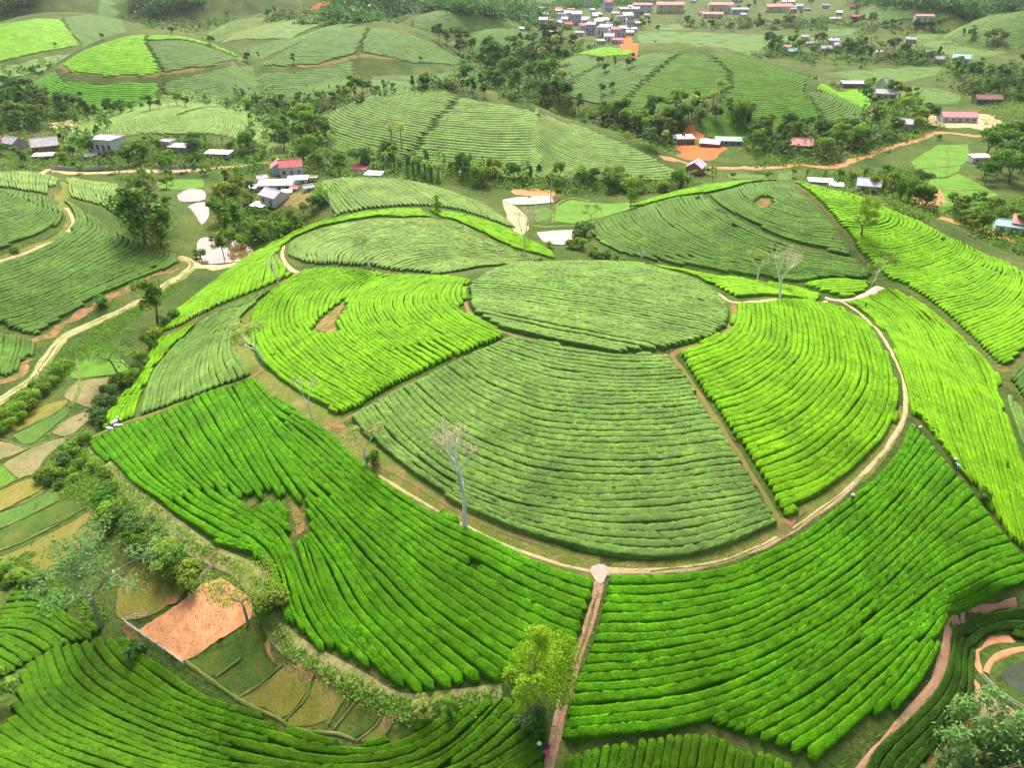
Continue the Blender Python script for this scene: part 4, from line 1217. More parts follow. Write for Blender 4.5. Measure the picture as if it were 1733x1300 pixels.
# loose stones on the tracks
def stones(px, n, spread, size, hl):
    c = resample(smooth_curve(P_on(px, hl)[:, :2]), 0.5)
    i = rng.integers(0, len(c), n)
    p = c[i] + rng.normal(0, spread, (n, 2))
    r = size * rng.uniform(.5, 1.6, n)
    base = np.array([(1, 0, 0), (-.5, .85, 0), (-.5, -.85, 0), (.2, .1, .8), (-.3, .2, .6), (0, 0, -.5)])
    tri = np.array([(0, 1, 3), (1, 4, 3), (1, 2, 4), (2, 3, 4), (2, 0, 3), (0, 5, 1), (1, 5, 2), (2, 5, 0)])
    a = rng.uniform(0, 6.28, n)
    V = np.empty((n, 6, 3))
    b = base[None] * (1 + rng.normal(0, .15, (n, 6, 3)))
    V[:, :, 0] = p[:, 0, None] + r[:, None] * (b[:, :, 0] * np.cos(a)[:, None] - b[:, :, 1] * np.sin(a)[:, None])
    V[:, :, 1] = p[:, 1, None] + r[:, None] * (b[:, :, 0] * np.sin(a)[:, None] + b[:, :, 1] * np.cos(a)[:, None])
    V[:, :, 2] = (land(p[:, 0], p[:, 1]) + .09)[:, None] + r[:, None] * b[:, :, 2]
    return V.reshape(-1, 3), (tri[None] + (np.arange(n) * 6)[:, None, None]).reshape(-1, 3)


SV, SF, nb_ = [], [], 0
for px_, n_, sp_, hl_ in (([(1016,980),(995,1060),(955,1180),(935,1270),(925,1320)], 260, .3, (0,)), ([(452,654),(560,727),(700,828),(860,914),(1012,967)], 420, .8, (0,)), ([(1028,969),(1180,960),(1320,911),(1440,826),(1521,727),(1533,690),(1501,583)], 360, .35, (0,)), ([(1480,1278),(1558,1200),(1601,1090),(1640,1040)], 160, .3, (0, 29))):
    a_, b_ = stones(px_, n_, sp_, .055, hl_)
    SV.append(a_)
    SF.append(b_ + nb_)
    nb_ += len(a_)
o = mesh_obj('loose_stones', np.vstack(SV), np.vstack(SF), M['concrete'])
o['kind'] = 'stuff'
tag(o, 'loose pale stones scattered along the dirt tracks', 'stones')


# ------------------------------------------------------------------ trees
def leaf_mat(name, dark, light, trans=0.3, hue=0.012, val=0.22, tip=None):
    m, nt, N, L, bs = new_mat(name)
    n1 = noise(N, L, 1.3, 4.0, 0.75)
    st = [(0.3, dark), (0.7, light)]
    if tip:
        st.append((0.85, tip))
    r1 = ramp(N, st)
    L.new(n1.outputs['Fac'], r1.inputs['Fac'])
    oi = N.new('ShaderNodeObjectInfo')
    hv = N.new('ShaderNodeHueSaturation')
    mv = N.new('ShaderNodeMapRange')
    mv.inputs[3].default_value = 1 - val
    mv.inputs[4].default_value = 1 + val
    L.new(oi.outputs['Random'], mv.inputs[0])
    L.new(mv.outputs[0], hv.inputs['Value'])
    sn = N.new('ShaderNodeMath')
    sn.operation = 'MULTIPLY'
    sn.inputs[1].default_value = 37.0
    L.new(oi.outputs['Random'], sn.inputs[0])
    fr = N.new('ShaderNodeMath')
    fr.operation = 'FRACT'
    L.new(sn.outputs[0], fr.inputs[0])
    mh = N.new('ShaderNodeMapRange')
    mh.inputs[3].default_value = 0.5 - hue * 2.2
    mh.inputs[4].default_value = 0.5 + hue
    L.new(fr.outputs[0], mh.inputs[0])
    L.new(mh.outputs[0], hv.inputs['Hue'])
    L.new(r1.outputs['Color'], hv.inputs['Color'])
    L.new(hv.outputs['Color'], bs.inputs['Base Color'])
    bs.inputs['Roughness'].default_value = 0.5
    bs.inputs['Specular IOR Level'].default_value = 0.15
    tr = N.new('ShaderNodeBsdfTranslucent')
    L.new(hv.outputs['Color'], tr.inputs['Color'])
    mx = N.new('ShaderNodeMixShader')
    mx.inputs[0].default_value = trans
    L.new(bs.outputs[0], mx.inputs[1])
    L.new(tr.outputs[0], mx.inputs[2])
    L.new(mx.outputs[0], N['Material Output'].inputs['Surface'])
    return m


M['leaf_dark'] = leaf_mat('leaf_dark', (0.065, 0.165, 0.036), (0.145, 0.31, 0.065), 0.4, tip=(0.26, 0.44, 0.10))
M['leaf_mid'] = leaf_mat('leaf_mid', (0.110, 0.245, 0.027), (0.207, 0.408, 0.047), 0.4, tip=(0.342, 0.558, 0.084))
M['leaf_light'] = leaf_mat('leaf_light', (0.183, 0.354, 0.037), (0.329, 0.544, 0.063), 0.4, tip=(0.464, 0.680, 0.105))
M['leaf_lime'] = leaf_mat('leaf_lime', (0.19, 0.40, 0.015), (0.40, 0.63, 0.035), 0.4, tip=(0.64, 0.82, 0.12))
M['leaf_pale'] = leaf_mat('leaf_pale', (0.317, 0.449, 0.105), (0.512, 0.653, 0.200), 0.4, tip=(0.732, 0.843, 0.347))
M['leaf_feather'] = leaf_mat('leaf_feather', (0.110, 0.231, 0.063), (0.220, 0.408, 0.105), 0.35, tip=(0.366, 0.571, 0.210))
M['leaf_dry'] = leaf_mat('leaf_dry', (0.52, 0.48, 0.26), (0.66, 0.60, 0.36), 0.3, tip=(0.74, 0.68, 0.45))
M['bark_white'] = simple_mat('bark_white', (0.88, 0.85, 0.78), 0.85, 0.25, 3.0, 0.4, 14.0)
M['bark_brown'] = simple_mat('bark_brown', (0.20, 0.15, 0.10), 0.9, 0.3, 3.0, 0.5, 14.0)
M['bark_grey'] = simple_mat('bark_grey', (0.34, 0.30, 0.25), 0.9, 0.25, 3.0, 0.5, 14.0)


def tube(V, F, pts, rad, sides=6):
    """append a tapered tube through pts"""
    pts = np.asarray(pts, float)
    base = sum(len(v) for v in V)
    t = np.gradient(pts, axis=0)
    t /= np.linalg.norm(t, axis=1)[:, None] + 1e-9
    ref = np.where(np.abs(t[:, 2:3]) > 0.9, np.array([[1.0, 0, 0]]), np.array([[0, 0, 1.0]]))
    a = np.cross(t, ref)
    a /= np.linalg.norm(a, axis=1)[:, None] + 1e-9
    b = np.cross(t, a)
    th = np.linspace(0, 2 * math.pi, sides, endpoint=False)
    ring = pts[:, None] + np.asarray(rad)[:, None, None] * (a[:, None] * np.cos(th)[None, :, None] + b[:, None] * np.sin(th)[None, :, None])
    V.append(ring.reshape(-1, 3))
    for i in range(len(pts) - 1):
        for k in range(sides):
            k2 = (k + 1) % sides
            F.append((base + i * sides + k, base + i * sides + k2, base + (i + 1) * sides + k2, base + (i + 1) * sides + k))
    F.append(tuple(base + (len(pts) - 1) * sides + k for k in range(sides)))


def leaf_quads(c, n_out, size, r, aspect=0.6, flat=0.0):
    """leaf cards at the points c, roughly facing n_out"""
    k = len(c)
    nv = n_out + r.normal(0, 0.75, (k, 3))
    nv[:, 2] += 0.35 + flat
    nv /= np.linalg.norm(nv, axis=1)[:, None] + 1e-9
    u = np.cross(nv, r.normal(0, 1, (k, 3)))
    u /= np.linalg.norm(u, axis=1)[:, None] + 1e-9
    w = np.cross(nv, u)
    s = size * r.uniform(0.6, 1.35, k)[:, None]
    p = [c + u * s, c + w * s * aspect, c - u * s, c - w * s * aspect]
    v = np.stack(p, 1).reshape(-1, 3)
    f = np.arange(4 * k).reshape(-1, 4)
    return v, f


def grow(r, start, direction, length, rad, depth, tips, V, F, spread=0.6, lift=0.12, kids=(2, 3), shrink=0.68):
    n = 5
    p = [np.array(start, float)]
    d = np.array(direction, float)
    for _ in range(n - 1):
        d = d + r.normal(0, 0.10, 3) + np.array([0, 0, lift * 0.3])
        d /= np.linalg.norm(d)
        p.append(p[-1] + d * length / (n - 1))
    tube(V, F, p, np.linspace(rad, rad * 0.62, n), 6 if rad > 0.05 else 4)
    tips.append((p[-1], rad * 0.6, depth))
    if depth == 0:
        return
    k = r.integers(kids[0], kids[1] + 1)
    a0 = r.uniform(0, 6.28)
    for i in range(k):
        a = a0 + i * 6.283 / k + r.normal(0, 0.3)
        side = np.array([math.cos(a), math.sin(a), 0])
        nd = d * (1 - spread * 0.4) + side * spread * r.uniform(0.7, 1.2) + np.array([0, 0, lift])
        nd /= np.linalg.norm(nd)
        st = p[-1] if i < 2 else p[-2]
        grow(r, st, nd, length * shrink * r.uniform(0.8, 1.15), rad * 0.6, depth - 1, tips, V, F, spread, lift, kids, shrink)


def crown_points(r, lobes, per):
    c, o = [], []
    for (x, y, z, rx, ry, rz) in lobes:
        d = r.normal(0, 1, (per, 3))
        d /= np.linalg.norm(d, axis=1)[:, None]
        d[:, 2] = np.where(d[:, 2] < -0.35, -d[:, 2], d[:, 2])
        q = r.uniform(0.45, 1.05, per)[:, None] ** 0.6
        c.append(np.array([x, y, z]) + d * q * np.array([rx, ry, rz]))
        o.append(d)
    return np.vstack(c), np.vstack(o)


def tree_meshes(kind, seed):
    """trunk and crown meshes of one tree kind, 1 unit = whole height, base at the origin"""
    r = np.random.default_rng(seed)
    V, F, tips = [], [], []
    if kind == 'broad':
        grow(r, (0, 0, -0.03), (r.normal(0, .06), r.normal(0, .06), 1), 0.34, 0.030, 2, tips, V, F, 0.75, 0.10)
        lobes = [(0, 0, .66, .26, .26, .24)]
        for k in range(11):
            a = k * 2.4 + r.normal(0, .3)
            q = r.uniform(.16, .33)
            z = r.uniform(.42, .86)
            s = r.uniform(.10, .19)
            lobes.append((q * math.cos(a) * (1.15 - z * .5), q * math.sin(a) * (1.15 - z * .5), z, s, s, s * .8))
        c, o = crown_points(r, lobes, 165)
        lv, lf = leaf_quads(c, o, 0.031, r)
    elif kind == 'tall':
        grow(r, (0, 0, -0.03), (r.normal(0, .04), r.normal(0, .04), 1), 0.5, 0.022, 2, tips, V, F, 0.45, 0.25)
        lobes = []
        for k in range(13):
            z = r.uniform(.30, .93)
            a = r.uniform(0, 6.28)
            q = r.uniform(0.02, .15) * (1.2 - abs(z - .6))
            s = r.uniform(.07, .13)
            lobes.append((q * math.cos(a), q * math.sin(a), z, s, s, s * 1.1))
        c, o = crown_points(r, lobes, 125)
        lv, lf = leaf_quads(c, o, 0.026, r)
    elif kind == 'conifer':
        tube(V, F, [(0, 0, -.03), (0.005, 0, .5), (0, 0, .98)], [.024, .016, .004])
        c, o = [], []
        for k in range(760):
            z = r.uniform(.10, 1.0)
            a = r.uniform(0, 6.28)
            q = (1.04 - z) * .24 * r.uniform(.4, 1.08)
            c.append((q * math.cos(a), q * math.sin(a), z - q * .3))
            o.append((math.cos(a), math.sin(a), .4))
        lv, lf = leaf_quads(np.array(c), np.array(o), 0.034, r, 0.4)
    elif kind == 'bamboo':
        cs, os_ = [], []
        for k in range(16):
            a = r.uniform(0, 6.28)
            q0, q1 = r.uniform(0, .06), r.uniform(.10, .42)
            h = r.uniform(.7, 1.0)
            t = np.linspace(0, 1, 7)
            rad = q0 + (q1 - q0) * t ** 2.2
            pts = np.stack([rad * math.cos(a), rad * math.sin(a), h * (1.25 * t - .28 * t ** 3) / .97], 1)
            pts[0, 2] = -.03
            tube(V, F, pts, np.linspace(.007, .002, 7), 4)
            for _ in range(64):
                tt = r.uniform(.3, 1)
                i = tt * 6
                j = min(5, int(i))
                p = pts[j] + (pts[j + 1] - pts[j]) * (i - j) + r.normal(0, .045, 3)
                cs.append(p)
                os_.append((math.cos(a), math.sin(a), .3))
        lv, lf = leaf_quads(np.array(cs), np.array(os_), 0.036, r, 0.3)
    elif kind == 'palm':
        t = np.linspace(0, 1, 6)
        bend = r.uniform(-.06, .06)
        pts = np.stack([bend * t ** 2, 0 * t, t * .78 - .02], 1)
        tube(V, F, pts, np.linspace(.024, .017, 6), 7)
        top = pts[-1]
        cs = []
        lv, lf, nv = [], [], 0
        for k in range(26):
            a = r.uniform(0, 6.28)
            el = r.uniform(-.7, 1.3)
            L_ = r.uniform(.15, .21)
            d = np.array([math.cos(a) * math.cos(el), math.sin(a) * math.cos(el), math.sin(el)])
            side = np.cross(d, (0, 0, 1.0))
            side /= np.linalg.norm(side) + 1e-9
            up = np.cross(side, d)
            hub = top + d * L_ * .55
            lv.append(np.array([top - side * .003, top + side * .003, hub + side * .004, hub - side * .004]))
            lf.append(np.array([[0, 1, 2, 3]]) + nv)
            nv += 4
            for j in np.linspace(-1.25, 1.25, 9):
                dd = d * math.cos(j) + side * math.sin(j) + up * r.normal(-.12, .1)
                tip = hub + dd * L_ * .62
                w = side * math.cos(j) - d * math.sin(j)
                m_ = hub + dd * L_ * .34
                lv.append(np.array([hub, m_ + w * .011, tip - np.array([0, 0, .02]), m_ - w * .011]))
                lf.append(np.array([[0, 1, 2, 3]]) + nv)
                nv += 4
        lv, lf = np.vstack(lv), np.vstack(lf)
    elif kind == 'feather':
        grow(r, (0, 0, -.02), (.10, 0, 1), .40, .017, 4, tips, V, F, 0.85, 0.05, (2, 3), .66)
        lobes = []
        for (p, rad, dep) in tips:
            if dep <= 2:
                s = r.uniform(.055, .095)
                lobes.append((p[0], p[1], p[2] + .01, s, s, s * .45))
        c, o = crown_points(r, lobes, 46 if len(lobes) < 60 else 34)
        lv, lf = leaf_quads(c, o * .3, 0.0125, r, .45, .7)
    elif kind == 'bush':
        for k in range(7):
            a = r.uniform(0, 6.28)
            tube(V, F, [(0, 0, -.05), (.12 * math.cos(a), .12 * math.sin(a), .3), (.3 * math.cos(a), .3 * math.sin(a), .65)], [.03, .02, .01], 4)
        lobes = [(0, 0, .5, .38, .38, .4)]
        for k in range(8):
            a = r.uniform(0, 6.28)
            s = r.uniform(.2, .3)
            lobes.append((.34 * math.cos(a), .34 * math.sin(a), r.uniform(.25, .7), s, s, s))
        c, o = crown_points(r, lobes, 110)
        lv, lf = leaf_quads(c, o, 0.058, r)
    elif kind == 'shrub':
        for k in range(9):
            a = r.uniform(0, 6.28)
            tube(V, F, [(0, 0, -.05), (.14 * math.cos(a), .14 * math.sin(a), .3), (.36 * math.cos(a), .36 * math.sin(a), .7)], [.02, .014, .008], 4)
        lobes = [(0, 0, .4, .45, .45, .4)]
        for k in range(34):
            a = r.uniform(0, 6.28)
            q = r.uniform(0, .52)
            s = r.uniform(.10, .16)
            lobes.append((q * math.cos(a), q * math.sin(a), r.uniform(.15, .88) * (1.1 - q * .9), s, s, s))
        c, o = crown_points(r, lobes, 170)
        lv, lf = leaf_quads(c, o, 0.024, r, .4)
    elif kind == 'lush':
        grow(r, (0, 0, -0.03), (0.02, 0, 1), 0.30, 0.032, 3, tips, V, F, 0.7, 0.12)
        lobes = []
        for k in range(46):
            a = r.uniform(0, 6.28)
            z = r.uniform(.30, .95)
            q = math.sqrt(max(0, 1 - ((z - .58) / .42) ** 2)) * .34 * r.uniform(.55, 1.05)
            s = r.uniform(.07, .12)
            lobes.append((q * math.cos(a) * .85, q * math.sin(a) * .85, z, s, s, s * .9))
        c, o = crown_points(r, lobes, 330)
        lv, lf = leaf_quads(c, o, 0.0095, r, .55)
    elif kind == 'sparse':
        grow(r, (0, 0, -0.03), (0.02, 0, 1), 0.42, 0.022, 3, tips, V, F, 0.55, 0.15)
        lobes = [(p[0], p[1], p[2], .075, .075, .06) for (p, rad, dep) in tips if dep <= 1]
        c, o = crown_points(r, lobes, 60)
        lv, lf = leaf_quads(c, o, 0.017, r, .6)
    elif kind == 'bare':
        grow(r, (0, 0, -0.03), (0.03, 0, 1), 0.40, 0.024, 5, tips, V, F, 0.50, 0.17, (2, 3), .62)
        c = np.array([p for (p, rad, dep) in tips if dep <= 1])
        c = np.repeat(c, 9, 0) + r.normal(0, .026, (len(c) * 9, 3))
        lv, lf = leaf_quads(c, r.normal(0, 1, c.shape), 0.0085, r, .35)
    TV = np.vstack(V)
    top = max(TV[:, 2].max(), lv[:, 2].max())
    me_t = bpy.data.meshes.new('trunk')
    me_t.from_pydata([tuple(map(float, v / top)) for v in TV], [], F)
    me_t.update()
    me_c = bpy.data.meshes.new('crown')
    lv = (lv / top).astype(np.float32)
    n = len(lf)
    me_c.vertices.add(len(lv))
    me_c.vertices.foreach_set('co', lv.ravel())
    me_c.loops.add(n * 4)
    me_c.loops.foreach_set('vertex_index', lf.astype(np.int32).ravel())
    me_c.polygons.add(n)
    me_c.polygons.foreach_set('loop_start', np.arange(0, n * 4, 4, dtype=np.int32))
    me_c.update(calc_edges=True)
    return me_t, me_c


TREE_CACHE = {}
BARK = {'bare': 'bark_white', 'sparse': 'bark_white', 'palm': 'bark_grey', 'feather': 'bark_grey', 'bamboo': 'leaf_light'}


def tree_kind(kind, seed, leaf):
    key = (kind, seed, leaf)
    if key not in TREE_CACHE:
        t, c = tree_meshes(kind, seed)
        t.materials.append(M[BARK.get(kind, 'bark_brown')])
        c.materials.append(M[leaf])
        TREE_CACHE[key] = (t, c)
    return TREE_CACHE[key]


def height_at(q, v):
    """height of an upright thing standing at q whose top shows at picture row v"""
    s = (v - V0) / FPX
    dy, dz = FW[1] + s * DN[1], FW[2] + s * DN[2]
    return max(0.4, CAM_Z + dz * q[1] / dy - q[2])


NAMES = {'broad': 'broadleaf_tree', 'tall': 'tall_tree', 'conifer': 'conifer_tree', 'bamboo': 'bamboo_clump', 'palm': 'palm_tree', 'feather': 'feathery_tree', 'bush': 'bush', 'shrub': 'shrub', 'lush': 'lush_tree', 'sparse': 'sparse_tree', 'bare': 'bare_tree'}


def plant(kind, seed, leaf, q, h, label, group=None, rz=None, squash=1.0, lean=(0, 0)):
    t, c = tree_kind(kind, seed, leaf)
    root = empty(NAMES[kind], (q[0], q[1], q[2] - 0.05), label, 'bush' if kind in ('bush', 'shrub') else ('bamboo' if kind == 'bamboo' else 'tree'), group, rz if rz is not None else random.uniform(0, 6.28), 1.0, local=True)
    root.scale = (h * squash, h * squash, h)
    root.rotation_euler = (lean[0], lean[1], root.rotation_euler[2])
    for nm, me in (('stems' if kind in ('bush', 'shrub', 'bamboo') else 'trunk', t), ('foliage' if kind in ('bush', 'shrub', 'bamboo') else 'crown', c)):
        o = bpy.data.objects.new(nm, me)
        COL.objects.link(o)
        o.parent = root
    return root


# single trees that stand out, each with its own place
for kind, seed, leaf, base, top, label, sq in [
    ('bare', 11, 'leaf_dry', (786,896), 722, 'tall forked white trunk tree almost bare, on the front curve of the track', 1.0),
    ('bare', 12, 'leaf_dry', (530,712), 640, 'small bare grey tree on the track edge below the lime plot', 1.0),
    ('sparse', 13, 'leaf_pale', (447,615), 545, 'slim tree with a pale round crown at the left bend of the track', 1.25),
    ('sparse', 14, 'leaf_pale', (622,790), 722, 'leaning pale leaved tree on the verge left of the forked white tree', 1.2),
    ('bare', 15, 'leaf_dry', (472,482), 428, 'thin bare tree beside the narrow path at the left shoulder', 0.9),
    ('sparse', 16, 'leaf_pale', (626,453), 394, 'pale flowering tree at the lower edge of the knoll plot', 1.4),
    ('tall', 17, 'leaf_light', (742,371), 328, 'small slim green tree on the back crest of the knoll', 1.0),
    ('bare', 18, 'leaf_dry', (888,428), 345, 'bare pinkish tree on the yellow strip behind the knoll', 0.9),
    ('bare', 19, 'leaf_dry', (1320,507), 412, 'bare tree with a reddish lower stem beside the path behind the summit', 0.95),
    ('sparse', 20, 'leaf_pale', (1282,472), 419, 'round pale leaved tree left of the bare tree behind the summit', 1.5),
    ('sparse', 21, 'leaf_light', (1476,480), 425, 'crooked small tree where the white path meets the ditch', 1.2),
    ('lush', 22, 'leaf_light', (1458,402), 331, 'large light green tree on the seam of the right hill', 0.85),
    ('sparse', 23, 'leaf_light', (1086,447), 402, 'yellow green tree at the foot of the right hill beyond the strip', 1.3),
    ('lush', 24, 'leaf_mid', (1068,352), 317, 'small green tree on the left skyline of the right hill', 0.9),
    ('feather', 25, 'leaf_feather', (1000,378), 346, 'bluish feathery tree at the tip of the right hill', 1.0),
    ('sparse', 26, 'leaf_light', (562,366), 308, 'slender pair stem tree at the left end of the low hill', 0.9),
    ('lush', 27, 'leaf_lime', (915,1220), 1083, 'big bright yellow green tree beside the footpath at the bottom', 0.9),
    ('feather', 28, 'leaf_feather', (172,1064), 912, 'wide feathery grey green tree at the end of the near tea plot', 1.15),
    ('feather', 29, 'leaf_light', (420,1056), 950, 'light green feathery tree at the corner of the ploughed orange plot', 1.0),
    ('tall', 30, 'leaf_mid', (268,548), 463, 'tall ragged tree between the dirt road and the central hill', 1.3),
    ('feather', 31, 'leaf_mid', (203,642), 560, 'leafy tree beside the bright paddy, left of a pair', 1.1),
    ('feather', 32, 'leaf_mid', (226,634), 572, 'leafy tree beside the bright paddy, right of a pair', 1.0),
    ('tall', 33, 'leaf_mid', (246,412), 305, 'tallest dense tree at the foot of the left hill', 1.5),
    ('broad', 34, 'leaf_mid', (272,418), 350, 'rounded tree right beside the tallest dense tree', 1.1),
    ('tall', 35, 'leaf_mid', (380,436), 394, 'small upright tree standing in the lowest brown pond', 1.2),
    ('bush', 36, 'leaf_mid', (339,436), 419, 'little bush standing in the lowest brown pond', 1.0),
    ('palm', 37, 'leaf_pale', (664,250), 205, 'fan palm before the long hill, left of two', 0.95),
    ('palm', 38, 'leaf_pale', (680,252), 204, 'fan palm before the long hill, right of two', 0.95),
    ('palm', 39, 'leaf_pale', (1213,166), 130, 'slim palm on the right middle hill, left of a leaning pair', 0.8),
    ('palm', 40, 'leaf_pale', (1219,168), 131, 'slim palm on the right middle hill, right of a leaning pair', 0.8),
    ('shrub', 41, 'leaf_pale', (717,1204), 1180, 'pale bush beside the gully path, left of two', 1.1),
    ('shrub', 42, 'leaf_light', (758,1204), 1180, 'pale bush beside the gully path, right of two', 1.0),
    ('bush', 43, 'leaf_mid', (1661,846), 828, 'lone dark bush among the tea rows right of the ditch', 1.0),
    ('bush', 44, 'leaf_mid', (632,786), 762, 'green shrub at the foot of the leaning pale tree', 0.7),
    ('shrub', 45, 'leaf_feather', (1655,1318), 1205, 'large blue green shrub beside the tilled plot in the corner', 0.85),
    ('shrub', 46, 'leaf_feather', (1605,1325), 1262, 'smaller blue green shrub at the bottom edge by the dark tea strip', 0.9),
    ('shrub', 47, 'leaf_feather', (1700,1330), 1235, 'blue green shrub under the tilled plot at the right edge', 0.9),
    ('bush', 48, 'leaf_light', (-4,1200), 1150, 'leafy shrub cut by the left picture edge', 0.9),
    ('bush', 49, 'leaf_mid', (171,518), 500, 'bright bush at the end of the last row on the left hill', 1.1),
    ('bush', 50, 'leaf_dark', (232,1112), 1090, 'small dark bush on the red soil before the ploughed plot', 0.9),
    ('bush', 51, 'leaf_mid', (26,427), 417, 'small dark bush on the ochre track of the left hill', 1.2),
    ('bush', 52, 'leaf_dark', (900,1232), 1205, 'dark shrub under the big bright tree', 1.1),
]:
    q = P([base])[0]
    plant(kind, seed, leaf, q, height_at(q, top), label, squash=sq, rz=seed * 1.7)

ORD = ['first', 'second', 'third', 'fourth', 'fifth', 'sixth', 'seventh', 'eighth', 'ninth', 'tenth', 'eleventh', 'twelfth', 'thirteenth', 'fourteenth', 'fifteenth', 'sixteenth', 'seventeenth', 'eighteenth', 'nineteenth', 'twentieth',
       'twenty-first', 'twenty-second', 'twenty-third', 'twenty-fourth', 'twenty-fifth', 'twenty-sixth', 'twenty-seventh', 'twenty-eighth']
LOOK = {('broad', 'leaf_dark'): 'dark rounded tree', ('broad', 'leaf_mid'): 'green rounded tree', ('broad', 'leaf_light'): 'light green rounded tree', ('tall', 'leaf_dark'): 'dark tall tree', ('tall', 'leaf_mid'): 'green tall tree',
        ('tall', 'leaf_light'): 'light green tall tree', ('conifer', 'leaf_dark'): 'dark pointed tree', ('palm', 'leaf_pale'): 'pale palm', ('bamboo', 'leaf_mid'): 'green bamboo clump', ('bamboo', 'leaf_light'): 'light bamboo clump',
        ('sparse', 'leaf_pale'): 'thin pale tree', ('feather', 'leaf_mid'): 'feathery green tree', ('bush', 'leaf_mid'): 'green bush', ('bush', 'leaf_light'): 'light green bush', ('bush', 'leaf_dark'): 'dark bush', ('tall', 'leaf_pale'): 'pale tall tree'}
BD, BM, BL, TD, TM, TL = ('broad', 'leaf_dark'), ('broad', 'leaf_mid'), ('broad', 'leaf_light'), ('tall', 'leaf_dark'), ('tall', 'leaf_mid'), ('tall', 'leaf_light')
CO, PA, BA, BG, SP, FE = ('conifer', 'leaf_dark'), ('palm', 'leaf_pale'), ('bamboo', 'leaf_mid'), ('bamboo', 'leaf_light'), ('sparse', 'leaf_pale'), ('feather', 'leaf_mid')
SM, SL, SD = ('bush', 'leaf_mid'), ('bush', 'leaf_light'), ('bush', 'leaf_dark')


def scatter_px(r, poly, n, mind):
    poly = np.asarray(poly, float)
    out = []
    tries = 0
    lo, hi = poly.min(0), poly.max(0)
    while len(out) < n and tries < 6000:
        tries += 1
        p = r.uniform(lo, hi)
        if not inside(poly, p[:1], p[1:])[0]:
            continue
        if all(((p[0] - o[0]) / mind) ** 2 + ((p[1] - o[1]) / (mind * .45)) ** 2 > 1 for o in out):
            out.append(p)
    return out


CLEAR = [(26,250,13), (80,254,18), (76,268,14), (186,256,20), (156,268,8), (286,250,9), (305,254,14), (372,264,18), (494,296,18), (474,292,12), (468,318,24), (505,308,14), (466,344,17), (440,352,11), (611,298,11), (634,300,12),
         (1155,241,15), (1201,247,14), (1232,244,17), (1177,290,13), (1354,254,15), (1527,220,12), (1446,147,19), (1496,166,14), (1492,154,8), (1618,204,24), (1668,174,18), (1467,322,16), (1388,311,17), (1414,318,9), (1702,392,17), (1655,273,14),
         (1362,66,7), (1368,78,8), (1330,84,8), (1338,93,10), (1396,88,10), (1410,74,9), (1416,84,11), (1487,92,7), (1500,92,7), (1540,72,9), (1586,106,10), (1086,22,17), (1132,22,24), (1218,22,21), (1316,20,24), (1040,56,30), (975,42,14)]


def grove(phrase, group, pts, kinds, hpx, seed, vary=0.3):
    r = np.random.default_rng(seed)
    pts = sorted(pts, key=lambda p: p[0])
    q = P([(p[0], p[1]) for p in pts])
    for i, p in enumerate(pts):
        kd = kinds[r.integers(len(kinds))]
        h_px = (p[2] if len(p) > 2 else r.uniform(*hpx) * 1.12)
        for cu, cv, cw in CLEAR:                       # trees in front of a house stay below its windows
            if abs(p[0] - cu) < cw + 4 and cv < p[1] < cv + 60:
                h_px = min(h_px, max(5.0, p[1] - cv + 3))
        h = height_at(q[i], p[1] - h_px)
        label = '%s, %s from left %s' % (LOOK[kd], ORD[i] if i < len(ORD) else 'last', phrase)
        plant(kd[0], int(r.integers(3)) + 1, kd[1], q[i], h, label, group, squash=r.uniform(.85, 1.25) * (1.0 if kd[0] in ('bamboo', 'palm', 'bush') else 1.05))


R5 = np.random.default_rng(5)
grove('in the village tree belt above the left road', 'village trees on the left', scatter_px(R5, [(0,256),(0,282),(60,286),(200,282),(330,281),(430,275),(485,268),(480,252),(400,248),(300,248),(200,254),(100,254)], 26, 17), [BD, BM, BM, BL, TM, TD, FE], (18, 36), 101)
grove('in the dark wood at the left edge', 'dark wood at the left edge', scatter_px(R5, [(-20,176),(40,172),(100,180),(150,188),(215,196),(180,206),(90,206),(60,222),(-20,232)], 24, 17), [BD, BD, BM, TD], (26, 42), 102)
grove('along the foot of the ring path hill', 'trees below the ring path hill', scatter_px(R5, [(150,190),(330,178),(420,182),(470,184),(470,190),(330,184),(180,198)], 15, 16), [BM, BD, TM, SP, BL], (12, 26), 103)
grove('round the brown ponds', 'trees round the brown ponds', [(380,352,46),(388,400,50),(402,392,50),(416,378,46),(430,405,36),(444,400,28),(374,322,34),(386,318,34),(448,410,24),(408,420,24),(255,338,34),(256,372,40),(398,345,36),(404,330,34),(470,402,20),(486,394,20),(372,378,44),(360,412,14),(425,330,26),(500,384,20),(520,378,18)], [BM, BM, BL, BD, TM, FE], (20, 40), 104)
grove('in the thicket between pond houses and long hill', 'thicket before the long hill', scatter_px(R5, [(470,225),(545,225),(560,250),(640,262),(700,275),(770,292),(800,300),(740,304),(640,292),(580,298),(530,292),(500,270),(470,250)], 27, 18), [BM, BM, BL, TM, BD, SP, BG], (20, 44), 105)
grove('in the dark conifer clump behind the white roofed house', 'dark conifers', [(690,300,32),(700,303,30),(710,304,34),(720,306,30),(731,308,28),(742,309,24)], [CO], (20, 40), 106)
grove('in the deep grove between the two middle hills', 'deep grove in the saddle', scatter_px(R5, [(795,118),(840,95),(900,80),(945,72),(950,95),(945,130),(960,165),(950,190),(900,180),(862,170),(825,150)], 28, 17), [BD, BD, TD, BM, TM, PA], (28, 48), 107)
grove('at the back rim of the deep grove', 'back rim of the deep grove', scatter_px(R5, [(740,70),(800,62),(800,100),(930,72),(965,80),(940,72),(880,90),(820,108),(780,96)], 12, 16), [BD, TD, BM], (20, 34), 108)
